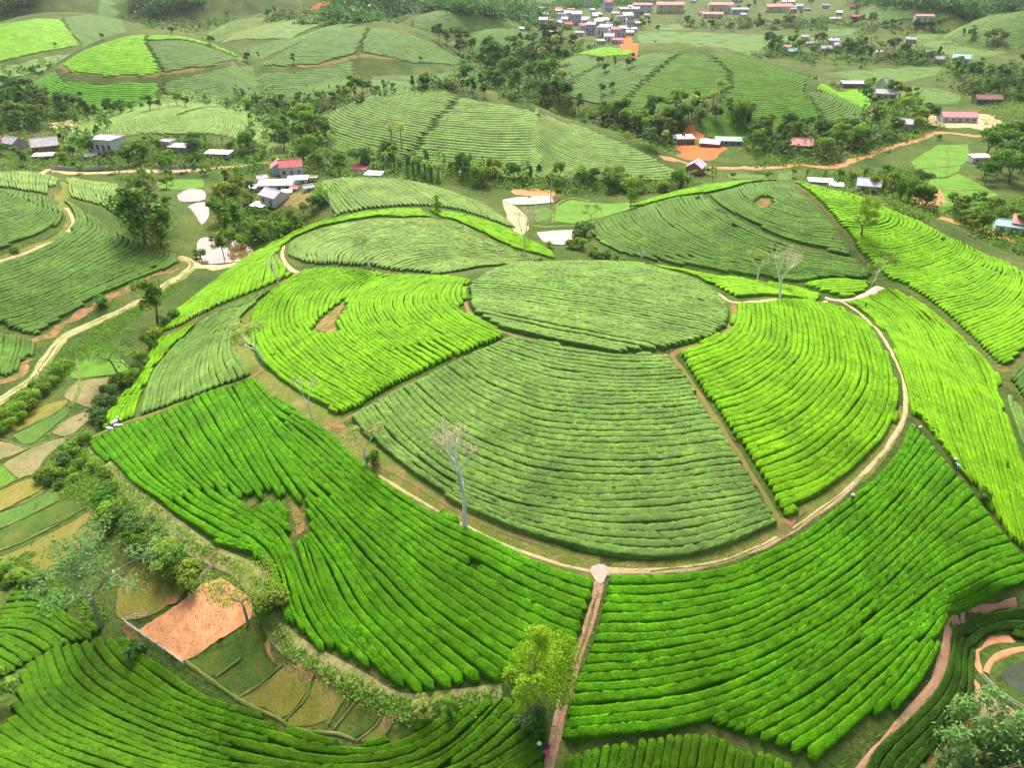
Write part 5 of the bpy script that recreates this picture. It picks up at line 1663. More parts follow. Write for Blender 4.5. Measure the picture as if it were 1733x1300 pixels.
grove('along the foot of the long hill', 'trees along the foot of the long hill', scatter_px(R5, [(770,292),(850,300),(900,303),(1000,304),(1100,304),(1190,306),(1180,318),(1080,326),(980,326),(900,316),(820,316),(770,306)], 27, 17), [BM, BD, BL, TM, SP, SM, SL], (14, 32), 109)
grove('on the slope left of the red cutting', 'trees left of the red cutting', scatter_px(R5, [(1000,196),(1050,200),(1100,196),(1160,190),(1250,185),(1300,200),(1250,212),(1160,212),(1140,240),(1120,262),(1080,240),(1040,222)], 28, 17), [BD, BD, BM, TM, PA, BL], (22, 44), 110)
grove('between the red yard and the orange road', 'trees behind the orange road', scatter_px(R5, [(1240,236),(1300,222),(1380,222),(1450,225),(1480,235),(1440,262),(1400,275),(1340,272),(1280,262)], 27, 16), [BD, BM, BM, TM, BL], (22, 42), 111)
grove('at the right end of the right middle hill', 'trees at the end of the right middle hill', scatter_px(R5, [(1430,160),(1480,148),(1520,165),(1570,185),(1590,200),(1570,225),(1500,240),(1480,225),(1460,215),(1490,190)], 24, 16), [BA, BM, BL, BD, TM], (20, 38), 112)
grove('behind the right hill', 'trees behind the right hill', [(1475,322,26),(1492,330,40),(1508,336,48),(1522,340,52),(1536,344,50),(1550,350,46),(1562,352,36),(1500,318,40),(1530,318,42),(1552,325,38),(1570,345,30),(1440,312,22),(1420,305,20),(1395,300,18),(1365,298,18),(1340,300,20),(1300,303,14),(1462,300,22),(1240,303,12),(1205,306,12)], [BM, BG, BD, BM, BL], (20, 40), 113)
grove('on the right edge beside the bright paddy', 'trees at the right edge', scatter_px(R5, [(1650,262),(1690,240),(1740,215),(1745,300),(1700,320),(1665,312)], 16, 18), [BD, BM, BM, TM], (34, 56), 114)
grove('along the lower right dirt road', 'trees on the lower right road', scatter_px(R5, [(1600,362),(1650,352),(1700,345),(1745,345),(1745,432),(1700,412),(1650,396),(1605,380)], 20, 17), [BM, BM, BD, SM, BL], (18, 36), 115)
grove('in the tree belt of the plain, front row', 'tree belt of the plain', scatter_px(R5, [(1300,92),(1400,100),(1500,108),(1590,112),(1590,102),(1480,96),(1380,88),(1300,82)], 26, 13), [BD, BM, BM, TD], (16, 28), 116)
grove('in the tree belt of the plain, back row', 'tree belt of the plain, back', scatter_px(R5, [(1310,70),(1400,72),(1500,80),(1570,92),(1500,92),(1380,84),(1310,80)], 16, 12), [BD, BM, TM], (14, 26), 117)
grove('in the wooded band right of the plain', 'wooded band at the right', scatter_px(R5, [(1590,118),(1640,112),(1745,118),(1745,165),(1690,178),(1630,172),(1640,150),(1600,140)], 20, 15), [BD, BM, BD, TM], (18, 32), 118)
grove('among the roofs of the far town', 'trees of the far town', scatter_px(R5, [(885,20),(960,22),(1000,50),(1060,40),(1080,25),(1150,40),(1200,40),(1130,55),(1050,62),(960,60),(900,45)], 16, 13), [BD, BM, BL, TD], (9, 20), 119)
grove('below the school in the far town', 'trees below the school', scatter_px(R5, [(1150,45),(1220,40),(1400,42),(1400,55),(1300,52),(1180,52)], 13, 11), [BD, TD, BM], (10, 20), 120)
grove('on the far plain behind the town', 'trees behind the town', scatter_px(R5, [(1180,8),(1300,6),(1460,14),(1480,40),(1420,34),(1340,30),(1200,30)], 10, 12), [BD, BM], (8, 16), 121)
grove('under the domes of the upper right', 'trees under the upper right domes', scatter_px(R5, [(1455,38),(1540,46),(1640,58),(1700,74),(1690,82),(1600,52),(1460,46)], 16, 12), [BD, TD, BM], (12, 24), 122)
grove('scattered on the upper left tea hills', 'single trees on the upper left hills', [(257,47,14),(290,58,14),(291,54,10),(358,76,18),(340,52,14),(345,22,12),(240,20,10),(265,26,12),(385,28,10),(174,68,14),(95,80,10),(420,105,18),(438,100,14),(465,22,14),(455,30,16),(490,32,12),(497,108,20),(712,104,10)], [BD, TM, SP, BM], (10, 18), 123)
grove('before the far middle hill', 'trees before the far middle hill', [(603,165,40),(580,172,30),(612,158,24),(722,142,22),(545,172,16),(520,176,14),(655,150,12),(700,148,12),(520,218,46),(505,222,40),(535,228,38),(550,172,20)], [BM, TM, BL], (12, 30), 124)
grove('on the hedge line of the right middle hill', 'trees on the hedge line', [(1015,110,16),(1025,122,16),(1040,114,20),(1070,112,24),(1062,116,18),(1018,160,20),(1035,155,18),(968,85,30),(980,190,34),(960,188,26),(1047,205,38),(1030,205,30)], [BD, TD], (14, 24), 125)
grove('on the terraces of the right middle hill', 'palms on the terraces', [(1100,205,28),(1120,212,30),(1092,196,24),(1180,185,28),(1196,196,30),(1165,200,26),(1150,210,24)], [PA], (20, 30), 126)
grove('in front of the terraces, tall and dark', 'bamboo before the terraces', [(1255,212,52),(1243,214,40),(1265,214,40),(1035,214,46),(1022,212,38)], [BA], (30, 50), 127)
grove('behind the long hill', 'trees behind the long hill', scatter_px(R5, [(420,176),(480,172),(560,170),(640,150),(700,148),(760,146),(800,140),(790,150),(700,152),(620,162),(540,182),(470,190)], 22, 15), [BM, BD, BL, TM], (10, 22), 134)
grove('in the upper left gap', 'trees in the upper left gap', scatter_px(R5, [(0,142),(60,158),(110,176),(60,170),(0,166)], 12, 14), [BD, BM, TD], (12, 24), 135)
grove('at the foot of the far middle hill', 'trees at the foot of the far middle hill', scatter_px(R5, [(780,138),(820,118),(850,120),(850,160),(820,170),(800,160)], 12, 14), [BD, BM, TD], (18, 34), 136)
grove('along the back of the village', 'trees at the back of the village', scatter_px(R5, [(100,236),(200,238),(330,236),(430,240),(470,262),(440,262),(380,246),(250,244),(110,246)], 16, 15), [BM, BD, BL, TM, FE], (8, 15), 137)
grove('between the left hill and the brown ponds', 'trees left of the ponds', [(212,345,30),(222,362,34),(228,338,30),(240,330,30),(236,385,36),(250,352,34),(264,330,28),(268,395,34),(276,372,28),(284,352,22),(258,318,24),(282,318,20),(218,318,22),(292,312,14),(266,356,30)], [BM, BM, BL, BD, TM, FE], (20, 40), 138)
grove('on the terrace below the pond houses', 'trees below the pond houses', [(420,362,26),(434,372,24),(452,372,20),(470,372,18),(492,372,18),(515,362,20),(530,356,22),(540,345,24),(425,345,20),(395,410,24),(436,388,24),(508,394,16),(456,394,18)], [BM, BL, BD, SM], (14, 30), 139)
# shrubs along the gully path and the roads
grove('on the gully bank beside the paddies, upper part', 'shrubs on the upper gully bank', [(105,790,22),(120,770,20),(135,755,18),(150,745,16),(90,805,20),(75,812,18),(140,790,16),(110,808,14),(165,790,16),(180,815,18),(188,838,24),(172,800,12),(85,822,14),(100,825,12),(130,812,12)], [SM, SL, SM, SD], (14, 24), 128)
grove('on the gully bank beside the paddies, lower part', 'shrubs on the lower gully bank', [(178,860,28),(192,872,26),(205,862,20),(215,880,22),(230,895,26),(245,905,26),(258,912,24),(235,920,26),(252,932,30),(270,925,26),(282,940,28),(296,955,30),(308,968,28),(318,980,26),(300,985,24),(325,995,20),(265,950,24),(285,968,26),(462,1030,30),(452,1010,24),(185,890,30)], [SM, SL, SM, SD], (18, 30), 129)
grove('along the lower side of the dirt road', 'shrubs below the dirt road', [(12,715,26),(30,705,26),(48,695,24),(62,680,24),(20,725,20),(75,665,20),(88,655,20),(98,640,22),(110,625,18),(60,660,14),(5,735,18),(40,712,18)], [SM, SL], (14, 26), 130)
grove('between the left flank tea and the paddies', 'shrubs below the left flank', [(168,708,22),(180,690,24),(172,722,18),(192,672,24),(205,655,22),(222,645,22),(240,612,24),(255,590,24),(262,572,20),(282,552,18),(236,632,18),(298,538,16)], [SM, SD, SL], (14, 26), 131)
grove('behind the near tea plot at the left edge', 'shrubs behind the near tea plot', [(8,975,18),(28,980,16),(48,990,16),(66,995,16),(85,1003,14),(-6,970,18),(100,1010,16),(15,990,12)], [SM, SD, SL], (10, 18), 132)
grove('by the ponds behind the crest', 'shrubs behind the crest', [(985,420,20),(1000,430,16),(1010,436,14),(1025,438,14),(1040,442,12),(975,408,22),(965,420,16),(990,400,28),(930,420,12),(1055,446,10)], [SM, SL, SD], (10, 20), 133)


# undergrowth: ground cover nobody could count
def undergrowth(name, label, polys, mat, per, size, seed, up=0.6):
    r = np.random.default_rng(seed)
    C = []
    for poly, n in polys:
        poly = np.asarray(poly, float)
        lo, hi = poly.min(0), poly.max(0)
        p = r.uniform(lo, hi, (n * 4, 2))
        p = p[inside(poly, p[:, 0], p[:, 1])][:n]
        q = P(p)
        s = r.uniform(.5, 1.4, len(q)) * size
        for k in range(per):
            d = r.normal(0, 1, (len(q), 3))
            d[:, 2] = np.abs(d[:, 2]) * up
            C.append(q + d * s[:, None] * .5)
    c = np.vstack(C)
    v, f = leaf_quads(c, np.tile([0, 0, .5], (len(c), 1)), size * .16, r)
    o = mesh_obj(name, v, f, mat)
    o['kind'] = 'stuff'
    tag(o, label, 'undergrowth')
    return o


VALLEY = [([(0,230),(110,225),(200,238),(420,240),(480,265),(480,292),(420,296),(330,280),(200,283),(60,288),(0,284)], 700),
          ([(470,200),(545,205),(560,245),(640,262),(780,292),(880,300),(1160,305),(1190,310),(1100,328),(950,328),(850,318),(720,310),(560,300),(490,290)], 900),
          ([(200,330),(240,325),(285,345),(280,400),(275,420),(250,412),(215,385)], 200), ([(365,330),(420,320),(440,365),(520,370),(480,405),(430,412),(372,400)], 340),
          ([(1000,190),(1160,205),(1140,260),(1080,250)], 260), ([(1240,235),(1480,222),(1560,236),(1440,275),(1300,285)], 420), ([(1470,150),(1560,190),(1600,215),(1560,240),(1480,225)], 260),
          ([(1370,295),(1470,292),(1560,300),(1590,365),(1560,375),(1480,345),(1400,318)], 300), ([(1600,350),(1745,340),(1745,440),(1640,400)], 300), ([(800,100),(940,70),(960,185),(880,180)], 300),
          ([(1290,72),(1590,95),(1590,115),(1300,100)], 260), ([(1600,110),(1745,115),(1745,240),(1690,235),(1640,170)], 320), ([(0,165),(220,185),(160,210),(0,240)], 300), ([(430,165),(600,168),(480,190),(430,180)], 160)]
undergrowth('undergrowth', 'dense green undergrowth filling the valley between houses and hills', VALLEY, M['leaf_mid'], 12, 2.2, 71)
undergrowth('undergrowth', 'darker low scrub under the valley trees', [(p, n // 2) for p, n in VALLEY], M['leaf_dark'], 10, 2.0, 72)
NEARV = [([(148,745),(180,735),(165,760),(330,910),(460,985),(490,1085),(600,1150),(700,1185),(860,1165),(800,1200),(690,1225),(600,1180),(520,1130),(440,1060),(430,970),(330,935),(200,835)], 1700),
         ([(70,800),(140,745),(180,800),(260,890),(335,980),(320,1000),(260,950),(170,870)], 900), ([(0,690),(100,600),(170,548),(260,500),(320,460),(300,490),(200,560),(130,620),(60,680),(0,735)], 1700),
         ([(0,950),(80,980),(170,1060),(190,1040),(100,985),(30,940)], 250)]
undergrowth('weeds', 'low yellow green weeds on the gully banks and road verges', NEARV, M['leaf_light'], 9, 0.75, 73, 0.4)
undergrowth('weeds', 'tufts of darker green weeds among the yellow ones on the gully banks', [(p, n * 2) for p, n in NEARV], M['leaf_mid'], 9, 0.7, 75, 0.4)
undergrowth('valley_woods', 'dense canopy of dark trees filling the gaps between the far hills', [([(425,168),(520,176),(600,168),(700,150),(800,142),(790,150),(700,154),(600,176),(520,196),(440,192)], 60), ([(800,100),(850,92),(940,72),(960,120),(950,185),(890,182),(830,150)], 70), ([(0,150),(90,165),(150,190),(60,212),(0,225)], 40), ([(1290,70),(1590,92),(1592,112),(1300,98)], 70), ([(1600,115),(1745,118),(1745,172),(1640,172)], 50), ([(880,10),(960,20),(985,36),(950,62),(900,60),(880,40)], 40), ([(1150,36),(1400,36),(1400,50),(1160,52)], 46), ([(420,24),(560,18),(600,40),(640,40),(560,44),(470,40)], 24), ([(1000,196),(1120,205),(1130,250),(1040,225)], 26), ([(1260,236),(1480,226),(1540,236),(1430,270),(1290,276)], 40)], M['leaf_dark'], 60, 5.0, 76, 0.8)
# patches of woodland over the flat land between the far hills
WR = np.random.default_rng(91)
wx, wy = WR.uniform(-420, 430, 12000), WR.uniform(215, 900, 12000)
wz = land(wx, wy)
wd = np.stack([wx, wy, wz - CAM_Z], 1)
wt = wd @ FW
wu, wv = U0 + FPX * wd[:, 0] / wt, V0 + FPX * (wd @ DN) / wt
patch = np.sin(wx * .031 + 1.7 * np.sin(wy * .017)) + np.sin(wy * .029 + 1.3 * np.sin(wx * .023 + 2)) + WR.normal(0, .35, len(wx))
foot = np.zeros(len(wx), bool)
for hp in HILLS[5:25]:
    dz = dome(hp, wx, wy)
    foot |= (dz > -0.38 * hp[5]) & (dz < 0.03 * hp[5])
patch = np.where(foot & (WR.random(len(wx)) < .55), 2.0, patch)
keep = (wz < 1.9) & (wu > -30) & (wu < 1765) & (wv > -30) & (patch > np.where(wu > 1300, .7, -.1))
for poly, _ in PAD:
    pp = np.asarray(poly, float)
    if pp[:, 1].min() < 400:
        keep &= ~inside(pp, wu, wv - 3) & ~inside(pp, wu, wv - 12) & ~inside(pp, wu, wv)
for cu, cv, cw in CLEAR:
    keep &= ~((np.abs(wu - cu) < cw + 4) & (wv > cv - 6) & (wv < cv + 26))
keep &= ~((wu > 920) & (wu < 1165) & (wv > 200) & (wv < 302) & (wy < 245))
for ru, rv, hu, hv in ((1200, 250, 70, 45), (1040, 40, 80, 34), (1640, 205, 60, 22), (1400, 275, 120, 14), (1300, 18, 200, 14)):
    keep &= ~((np.abs(wu - ru) < hu) & (np.abs(wv - rv) < hv))
wi = np.nonzero(keep)[0][:2300]
CW_, OW_ = [], []
for a in wi:
    hgt = WR.uniform(2.0, 5.5)
    wid = hgt * WR.uniform(.35, .55)
    d = WR.normal(0, 1, (34, 3))
    d /= np.linalg.norm(d, axis=1)[:, None]
    d[:, 2] = np.abs(d[:, 2])
    CW_.append(np.array([wx[a], wy[a], wz[a] + hgt * .3]) + d * np.array([wid, wid, hgt * .7]) * WR.uniform(.6, 1.05, (34, 1)))
    OW_.append(d)
CW_, OW_ = np.vstack(CW_), np.vstack(OW_)
half = len(wi) // 2 * 34
for sl, mt, lb in ((slice(0, half), 'leaf_dark', 'dark broken woodland spread over the flat land between far hills'), (slice(half, None), 'leaf_mid', 'lighter green scrub woodland mixed into the dark far woodland')):
    fv, ff = leaf_quads(CW_[sl], OW_[sl], .62, WR)
    o = mesh_obj('woodland', fv, ff, M[mt])
    o['kind'] = 'stuff'
    tag(o, lb, 'woodland')
VERGE = [([(432,640),(452,652),(520,698),(620,768),(780,872),(930,940),(1004,962),(900,932),(760,872),(640,800),(540,728),(450,668)], 900), ([(405,560),(420,530),(412,570),(418,610),(430,635),(412,610)], 160), ([(1320,912),(1400,852),(1470,792),(1520,722),(1526,735),(1480,790),(1400,862)], 360), ([(1040,958),(1180,952),(1300,910),(1310,918),(1190,962),(1050,964)], 300), ([(535,556),(560,530),(580,514),(566,545),(566,560),(550,563)], 110), ([(492,850),(510,868),(515,888),(505,905),(497,870)], 60)]
undergrowth('verge_grass', 'short dry grass tufts on the shoulders of the loop track', VERGE, M['leaf_pale'], 7, 0.34, 77, 0.5)
far = undergrowth('far_woods', 'dark far woods on the slopes below the skyline', [([(560,2),(700,-4),(880,6),(930,20),(900,42),(840,28),(740,14),(680,26),(640,36),(580,40),(545,36),(590,20)], 420), ([(200,2),(260,-6),(330,0),(350,8),(240,30)], 60), ([(930,0),(1100,-8),(1180,-4),(1100,8),(960,16)], 160), ([(1420,4),(1480,-8),(1600,-14),(1733,-10),(1733,16),(1640,30),(1600,20)], 200), ([(0,-4),(80,-10),(40,10),(0,30)], 60)], M['leaf_dark'], 40, 9.0, 74, 0.9)

# seedlings in rows on the ploughed plot
ax, bx_ = plough_q[0] - plough_q[-2], plough_q[2] - plough_q[0]
C = []
for i in range(26):
    for k in range(15):
        p = plough_q[0] + (plough_q[2] - plough_q[0]) * (i + .5) / 26 + (plough_q[8] - plough_q[0]) * (k + .5) / 15 + rng.normal(0, .06, 2)
        if inside(plough_q, p[:1], p[1:])[0] and edge_dist(plough_q, p[:1], p[1:])[0] > .3 and rng.random() < .75:
            for _ in range(4):
                C.append((p[0] + rng.normal(0, .06), p[1] + rng.normal(0, .06), float(land(*p)) + .14 + abs(rng.normal(0, .04))))
C = np.array(C)
sv, sf = leaf_quads(C, np.tile([0, 0, .4], (len(C), 1)), .05, rng)
o = mesh_obj('seedlings', sv, sf, M['bark_brown'])
o['kind'] = 'stuff'
tag(o, 'rows of tiny withered seedlings on the ploughed orange plot', 'seedlings')


# ------------------------------------------------------------------ houses
def wall_mat(name, col, var=0.12):
    return simple_mat(name, col, 0.85, var, 0.8, 0.15, 6.0)


M['wall_white'] = wall_mat('wall_white', (0.72, 0.71, 0.70))
M['wall_blue'] = wall_mat('wall_blue', (0.50, 0.56, 0.66))
M['wall_grey'] = wall_mat('wall_grey', (0.42, 0.42, 0.42))
M['wall_brick'] = wall_mat('wall_brick', (0.42, 0.20, 0.12), 0.25)
M['wall_cream'] = wall_mat('wall_cream', (0.74, 0.62, 0.38))
M['wall_brown'] = wall_mat('wall_brown', (0.22, 0.16, 0.11))
M['roof_grey'] = simple_mat('roof_grey', (0.42, 0.41, 0.42), 0.6, 0.2, 0.7, 0.3, 8.0)
M['roof_white'] = simple_mat('roof_white', (0.76, 0.74, 0.76), 0.5, 0.1, 0.7, 0.2, 8.0)
M['roof_red'] = simple_mat('roof_red', (0.50, 0.10, 0.10), 0.6, 0.2, 0.7, 0.3, 8.0)
M['roof_pink'] = simple_mat('roof_pink', (0.62, 0.26, 0.27), 0.6, 0.18, 0.7, 0.3, 8.0)
M['roof_teal'] = simple_mat('roof_teal', (0.30, 0.52, 0.54), 0.5, 0.15, 0.7, 0.3, 8.0)
M['roof_blue'] = simple_mat('roof_blue', (0.38, 0.50, 0.68), 0.5, 0.15, 0.7, 0.3, 8.0)
M['roof_lilac'] = simple_mat('roof_lilac', (0.56, 0.50, 0.58), 0.6, 0.18, 0.7, 0.3, 8.0)
M['roof_brown'] = simple_mat('roof_brown', (0.32, 0.17, 0.13), 0.7, 0.2, 0.7, 0.3, 8.0)
M['frame'] = simple_mat('window_frame', (0.62, 0.60, 0.56), 0.6, 0.08)
M['glass'] = simple_mat('window_glass', (0.05, 0.07, 0.10), 0.12, 0.2, spec=0.7)
M['door'] = simple_mat('door_paint', (0.16, 0.20, 0.30), 0.5, 0.15)


def box(V, F, lo, hi):
    b = sum(len(v) for v in V)
    x0, y0, z0 = lo
    x1, y1, z1 = hi
    V.append(np.array([(x0, y0, z0), (x1, y0, z0), (x1, y1, z0), (x0, y1, z0), (x0, y0, z1), (x1, y0, z1), (x1, y1, z1), (x0, y1, z1)], float))
    for f in ((0, 3, 2, 1), (4, 5, 6, 7), (0, 1, 5, 4), (1, 2, 6, 5), (2, 3, 7, 6), (3, 0, 4, 7)):
        F.append(tuple(b + i for i in f))


def part(name, V, F, mat, parent):
    return mesh_obj(name, np.vstack(V), F, mat, parent)


def slab_roof(V, F, w, d, zlow, zhigh, over, t=0.09, axis=0):
    """a pitched plane with ribs; from y=-d/2 (low) to y=+d/2 (high)"""
    n = max(4, int((w + 2 * over) / 0.35))
    xs = np.linspace(-w / 2 - over, w / 2 + over, n * 2 + 1)
    b = sum(len(v) for v in V)
    sl = (zhigh - zlow) / d
    pts = []
    for i, x in enumerate(xs):
        r = 0.05 if i % 2 else 0.0
        pts += [(x, -d / 2 - over, zlow - sl * over + t + r), (x, d / 2, zhigh + t + r), (x, -d / 2 - over, zlow - sl * over), (x, d / 2, zhigh)]
    V.append(np.array(pts))
    for i in range(len(xs) - 1):
        a, c = b + i * 4, b + (i + 1) * 4
        F += [(a, c, c + 1, a + 1), (a + 2, a + 3, c + 3, c + 2), (a, a + 2, c + 2, c), (a + 1, c + 1, c + 3, a + 3)]
    for i in (0, len(xs) - 1):
        a = b + i * 4
        F.append((a, a + 1, a + 3, a + 2))


def opening(root, name, x, z, w, h, y, mat_in):
    """a window or door on the front wall (y = front face), with a raised surround"""
    V, F = [], []
    e = 0.07 * max(0.7, h)
    for lo, hi in (((x - w / 2 - e, y - .05, z), (x - w / 2, y + .02, z + h)), ((x + w / 2, y - .05, z), (x + w / 2 + e, y + .02, z + h)), ((x - w / 2 - e, y - .05, z + h), (x + w / 2 + e, y + .02, z + h + e)), ((x - w / 2 - e, y - .09, z - e), (x + w / 2 + e, y + .02, z))):
        box(V, F, lo, hi)
    fr = part(name, V, F, M['frame'], root)
    V, F = [], []
    box(V, F, (x - w / 2, y - .018, z), (x + w / 2, y + .02, z + h))
    part('pane' if name == 'window' else 'leaf', V, F, mat_in, fr)
    return fr


def house(label, px, wpx, depth, wall_h, wall, roof, style='gable', yaw=0.0, pitch=0.5, detail=2, group=None, name='house', over=0.25, storeys=1):
    q = P([px])[0]
    dist = FW @ (q - np.array([0, 0, CAM_Z]))
    w = wpx * dist / FPX
    d = depth * w
    hw = wall_h * w
    root = empty(name, q - np.array([0, 0, .1]), label, 'building' if name == 'building' else name.split('_')[-1], group, math.radians(yaw), 1.0, local=True)
    V, F = [], []
    if style == 'shed':
        b = [(-w / 2, -d / 2, 0), (w / 2, -d / 2, 0), (w / 2, d / 2, 0), (-w / 2, d / 2, 0)]
        hi = hw * 1.25
        V.append(np.array(b + [(-w / 2, -d / 2, hw), (w / 2, -d / 2, hw), (w / 2, d / 2, hi), (-w / 2, d / 2, hi)], float))
        F += [(0, 1, 5, 4), (1, 2, 6, 5), (2, 3, 7, 6), (3, 0, 4, 7)]
        part('wall', V, F, M[wall], root)
        V, F = [], []
        slab_roof(V, F, w, d, hw, hi, over)
        part('roof', V, F, M[roof], root)
    elif style == 'flat':
        V.append(np.array([(-w / 2, -d / 2, 0), (w / 2, -d / 2, 0), (w / 2, d / 2, 0), (-w / 2, d / 2, 0), (-w / 2, -d / 2, hw), (w / 2, -d / 2, hw), (w / 2, d / 2, hw), (-w / 2, d / 2, hw)], float))
        F += [(0, 1, 5, 4), (1, 2, 6, 5), (2, 3, 7, 6), (3, 0, 4, 7)]
        part('wall', V, F, M[wall], root)
        V, F = [], []
        o = over
        box(V, F, (-w / 2 - o, -d / 2 - o, hw), (w / 2 + o, d / 2 + o, hw + .16))
        rf = part('roof', V, F, M[roof], root)
        V, F = [], []
        for lo, hi in (((-w / 2 - o, -d / 2 - o, hw + .16), (w / 2 + o, -d / 2 - o + .12, hw + .5)), ((-w / 2 - o, d / 2 + o - .12, hw + .16), (w / 2 + o, d / 2 + o, hw + .5)),
                       ((-w / 2 - o, -d / 2 - o + .12, hw + .16), (-w / 2 - o + .12, d / 2 + o - .12, hw + .5)), ((w / 2 + o - .12, -d / 2 - o + .12, hw + .16), (w / 2 + o, d / 2 + o - .12, hw + .5))):
            box(V, F, lo, hi)
        part('parapet', V, F, M[wall], rf)
    else:
        rise = pitch * d / 2
        V.append(np.array([(-w / 2, -d / 2, 0), (w / 2, -d / 2, 0), (w / 2, d / 2, 0), (-w / 2, d / 2, 0), (-w / 2, -d / 2, hw), (w / 2, -d / 2, hw), (w / 2, d / 2, hw), (-w / 2, d / 2, hw), (-w / 2, 0, hw + rise), (w / 2, 0, hw + rise)], float))
        F += [(0, 1, 5, 4), (1, 2, 6, 9, 5), (2, 3, 7, 6), (3, 0, 4, 8, 7)]
        part('wall', V, F, M[wall], root)
        V, F = [], []
        slab_roof(V, F, w, d / 2, 0, rise, over)
        a = np.vstack(V)
        a[:, 1] -= d / 4
        a[:, 2] += hw
        bk = a.copy()
        bk[:, 0] *= -1
        bk[:, 1] *= -1
        n = len(a)
        rf = mesh_obj('roof', np.vstack([a, bk]), F + [tuple(i + n for i in f) for f in F], M[roof], root)
        V, F = [], []
        box(V, F, (-w / 2 - over, -.12, hw + rise + .06), (w / 2 + over, .12, hw + rise + .2))
        part('ridge_cap', V, F, M[roof], rf)
    if detail:
        nwin = max(1, min(5 if detail > 1 else 3, int(w / 2.2)))
        sh = hw / storeys
        for s in range(storeys):
            for i in range(nwin):
                x = (i + .5) / nwin * w - w / 2
                if s == 0 and i == nwin // 2:
                    opening(root, 'door', x, 0.12, min(1.0, w * .16), sh * .66, -d / 2, M['door'])
                else:
                    opening(root, 'window', x, s * sh + sh * .34, min(1.0, w * .14), sh * .36, -d / 2, M['glass'])
    return root


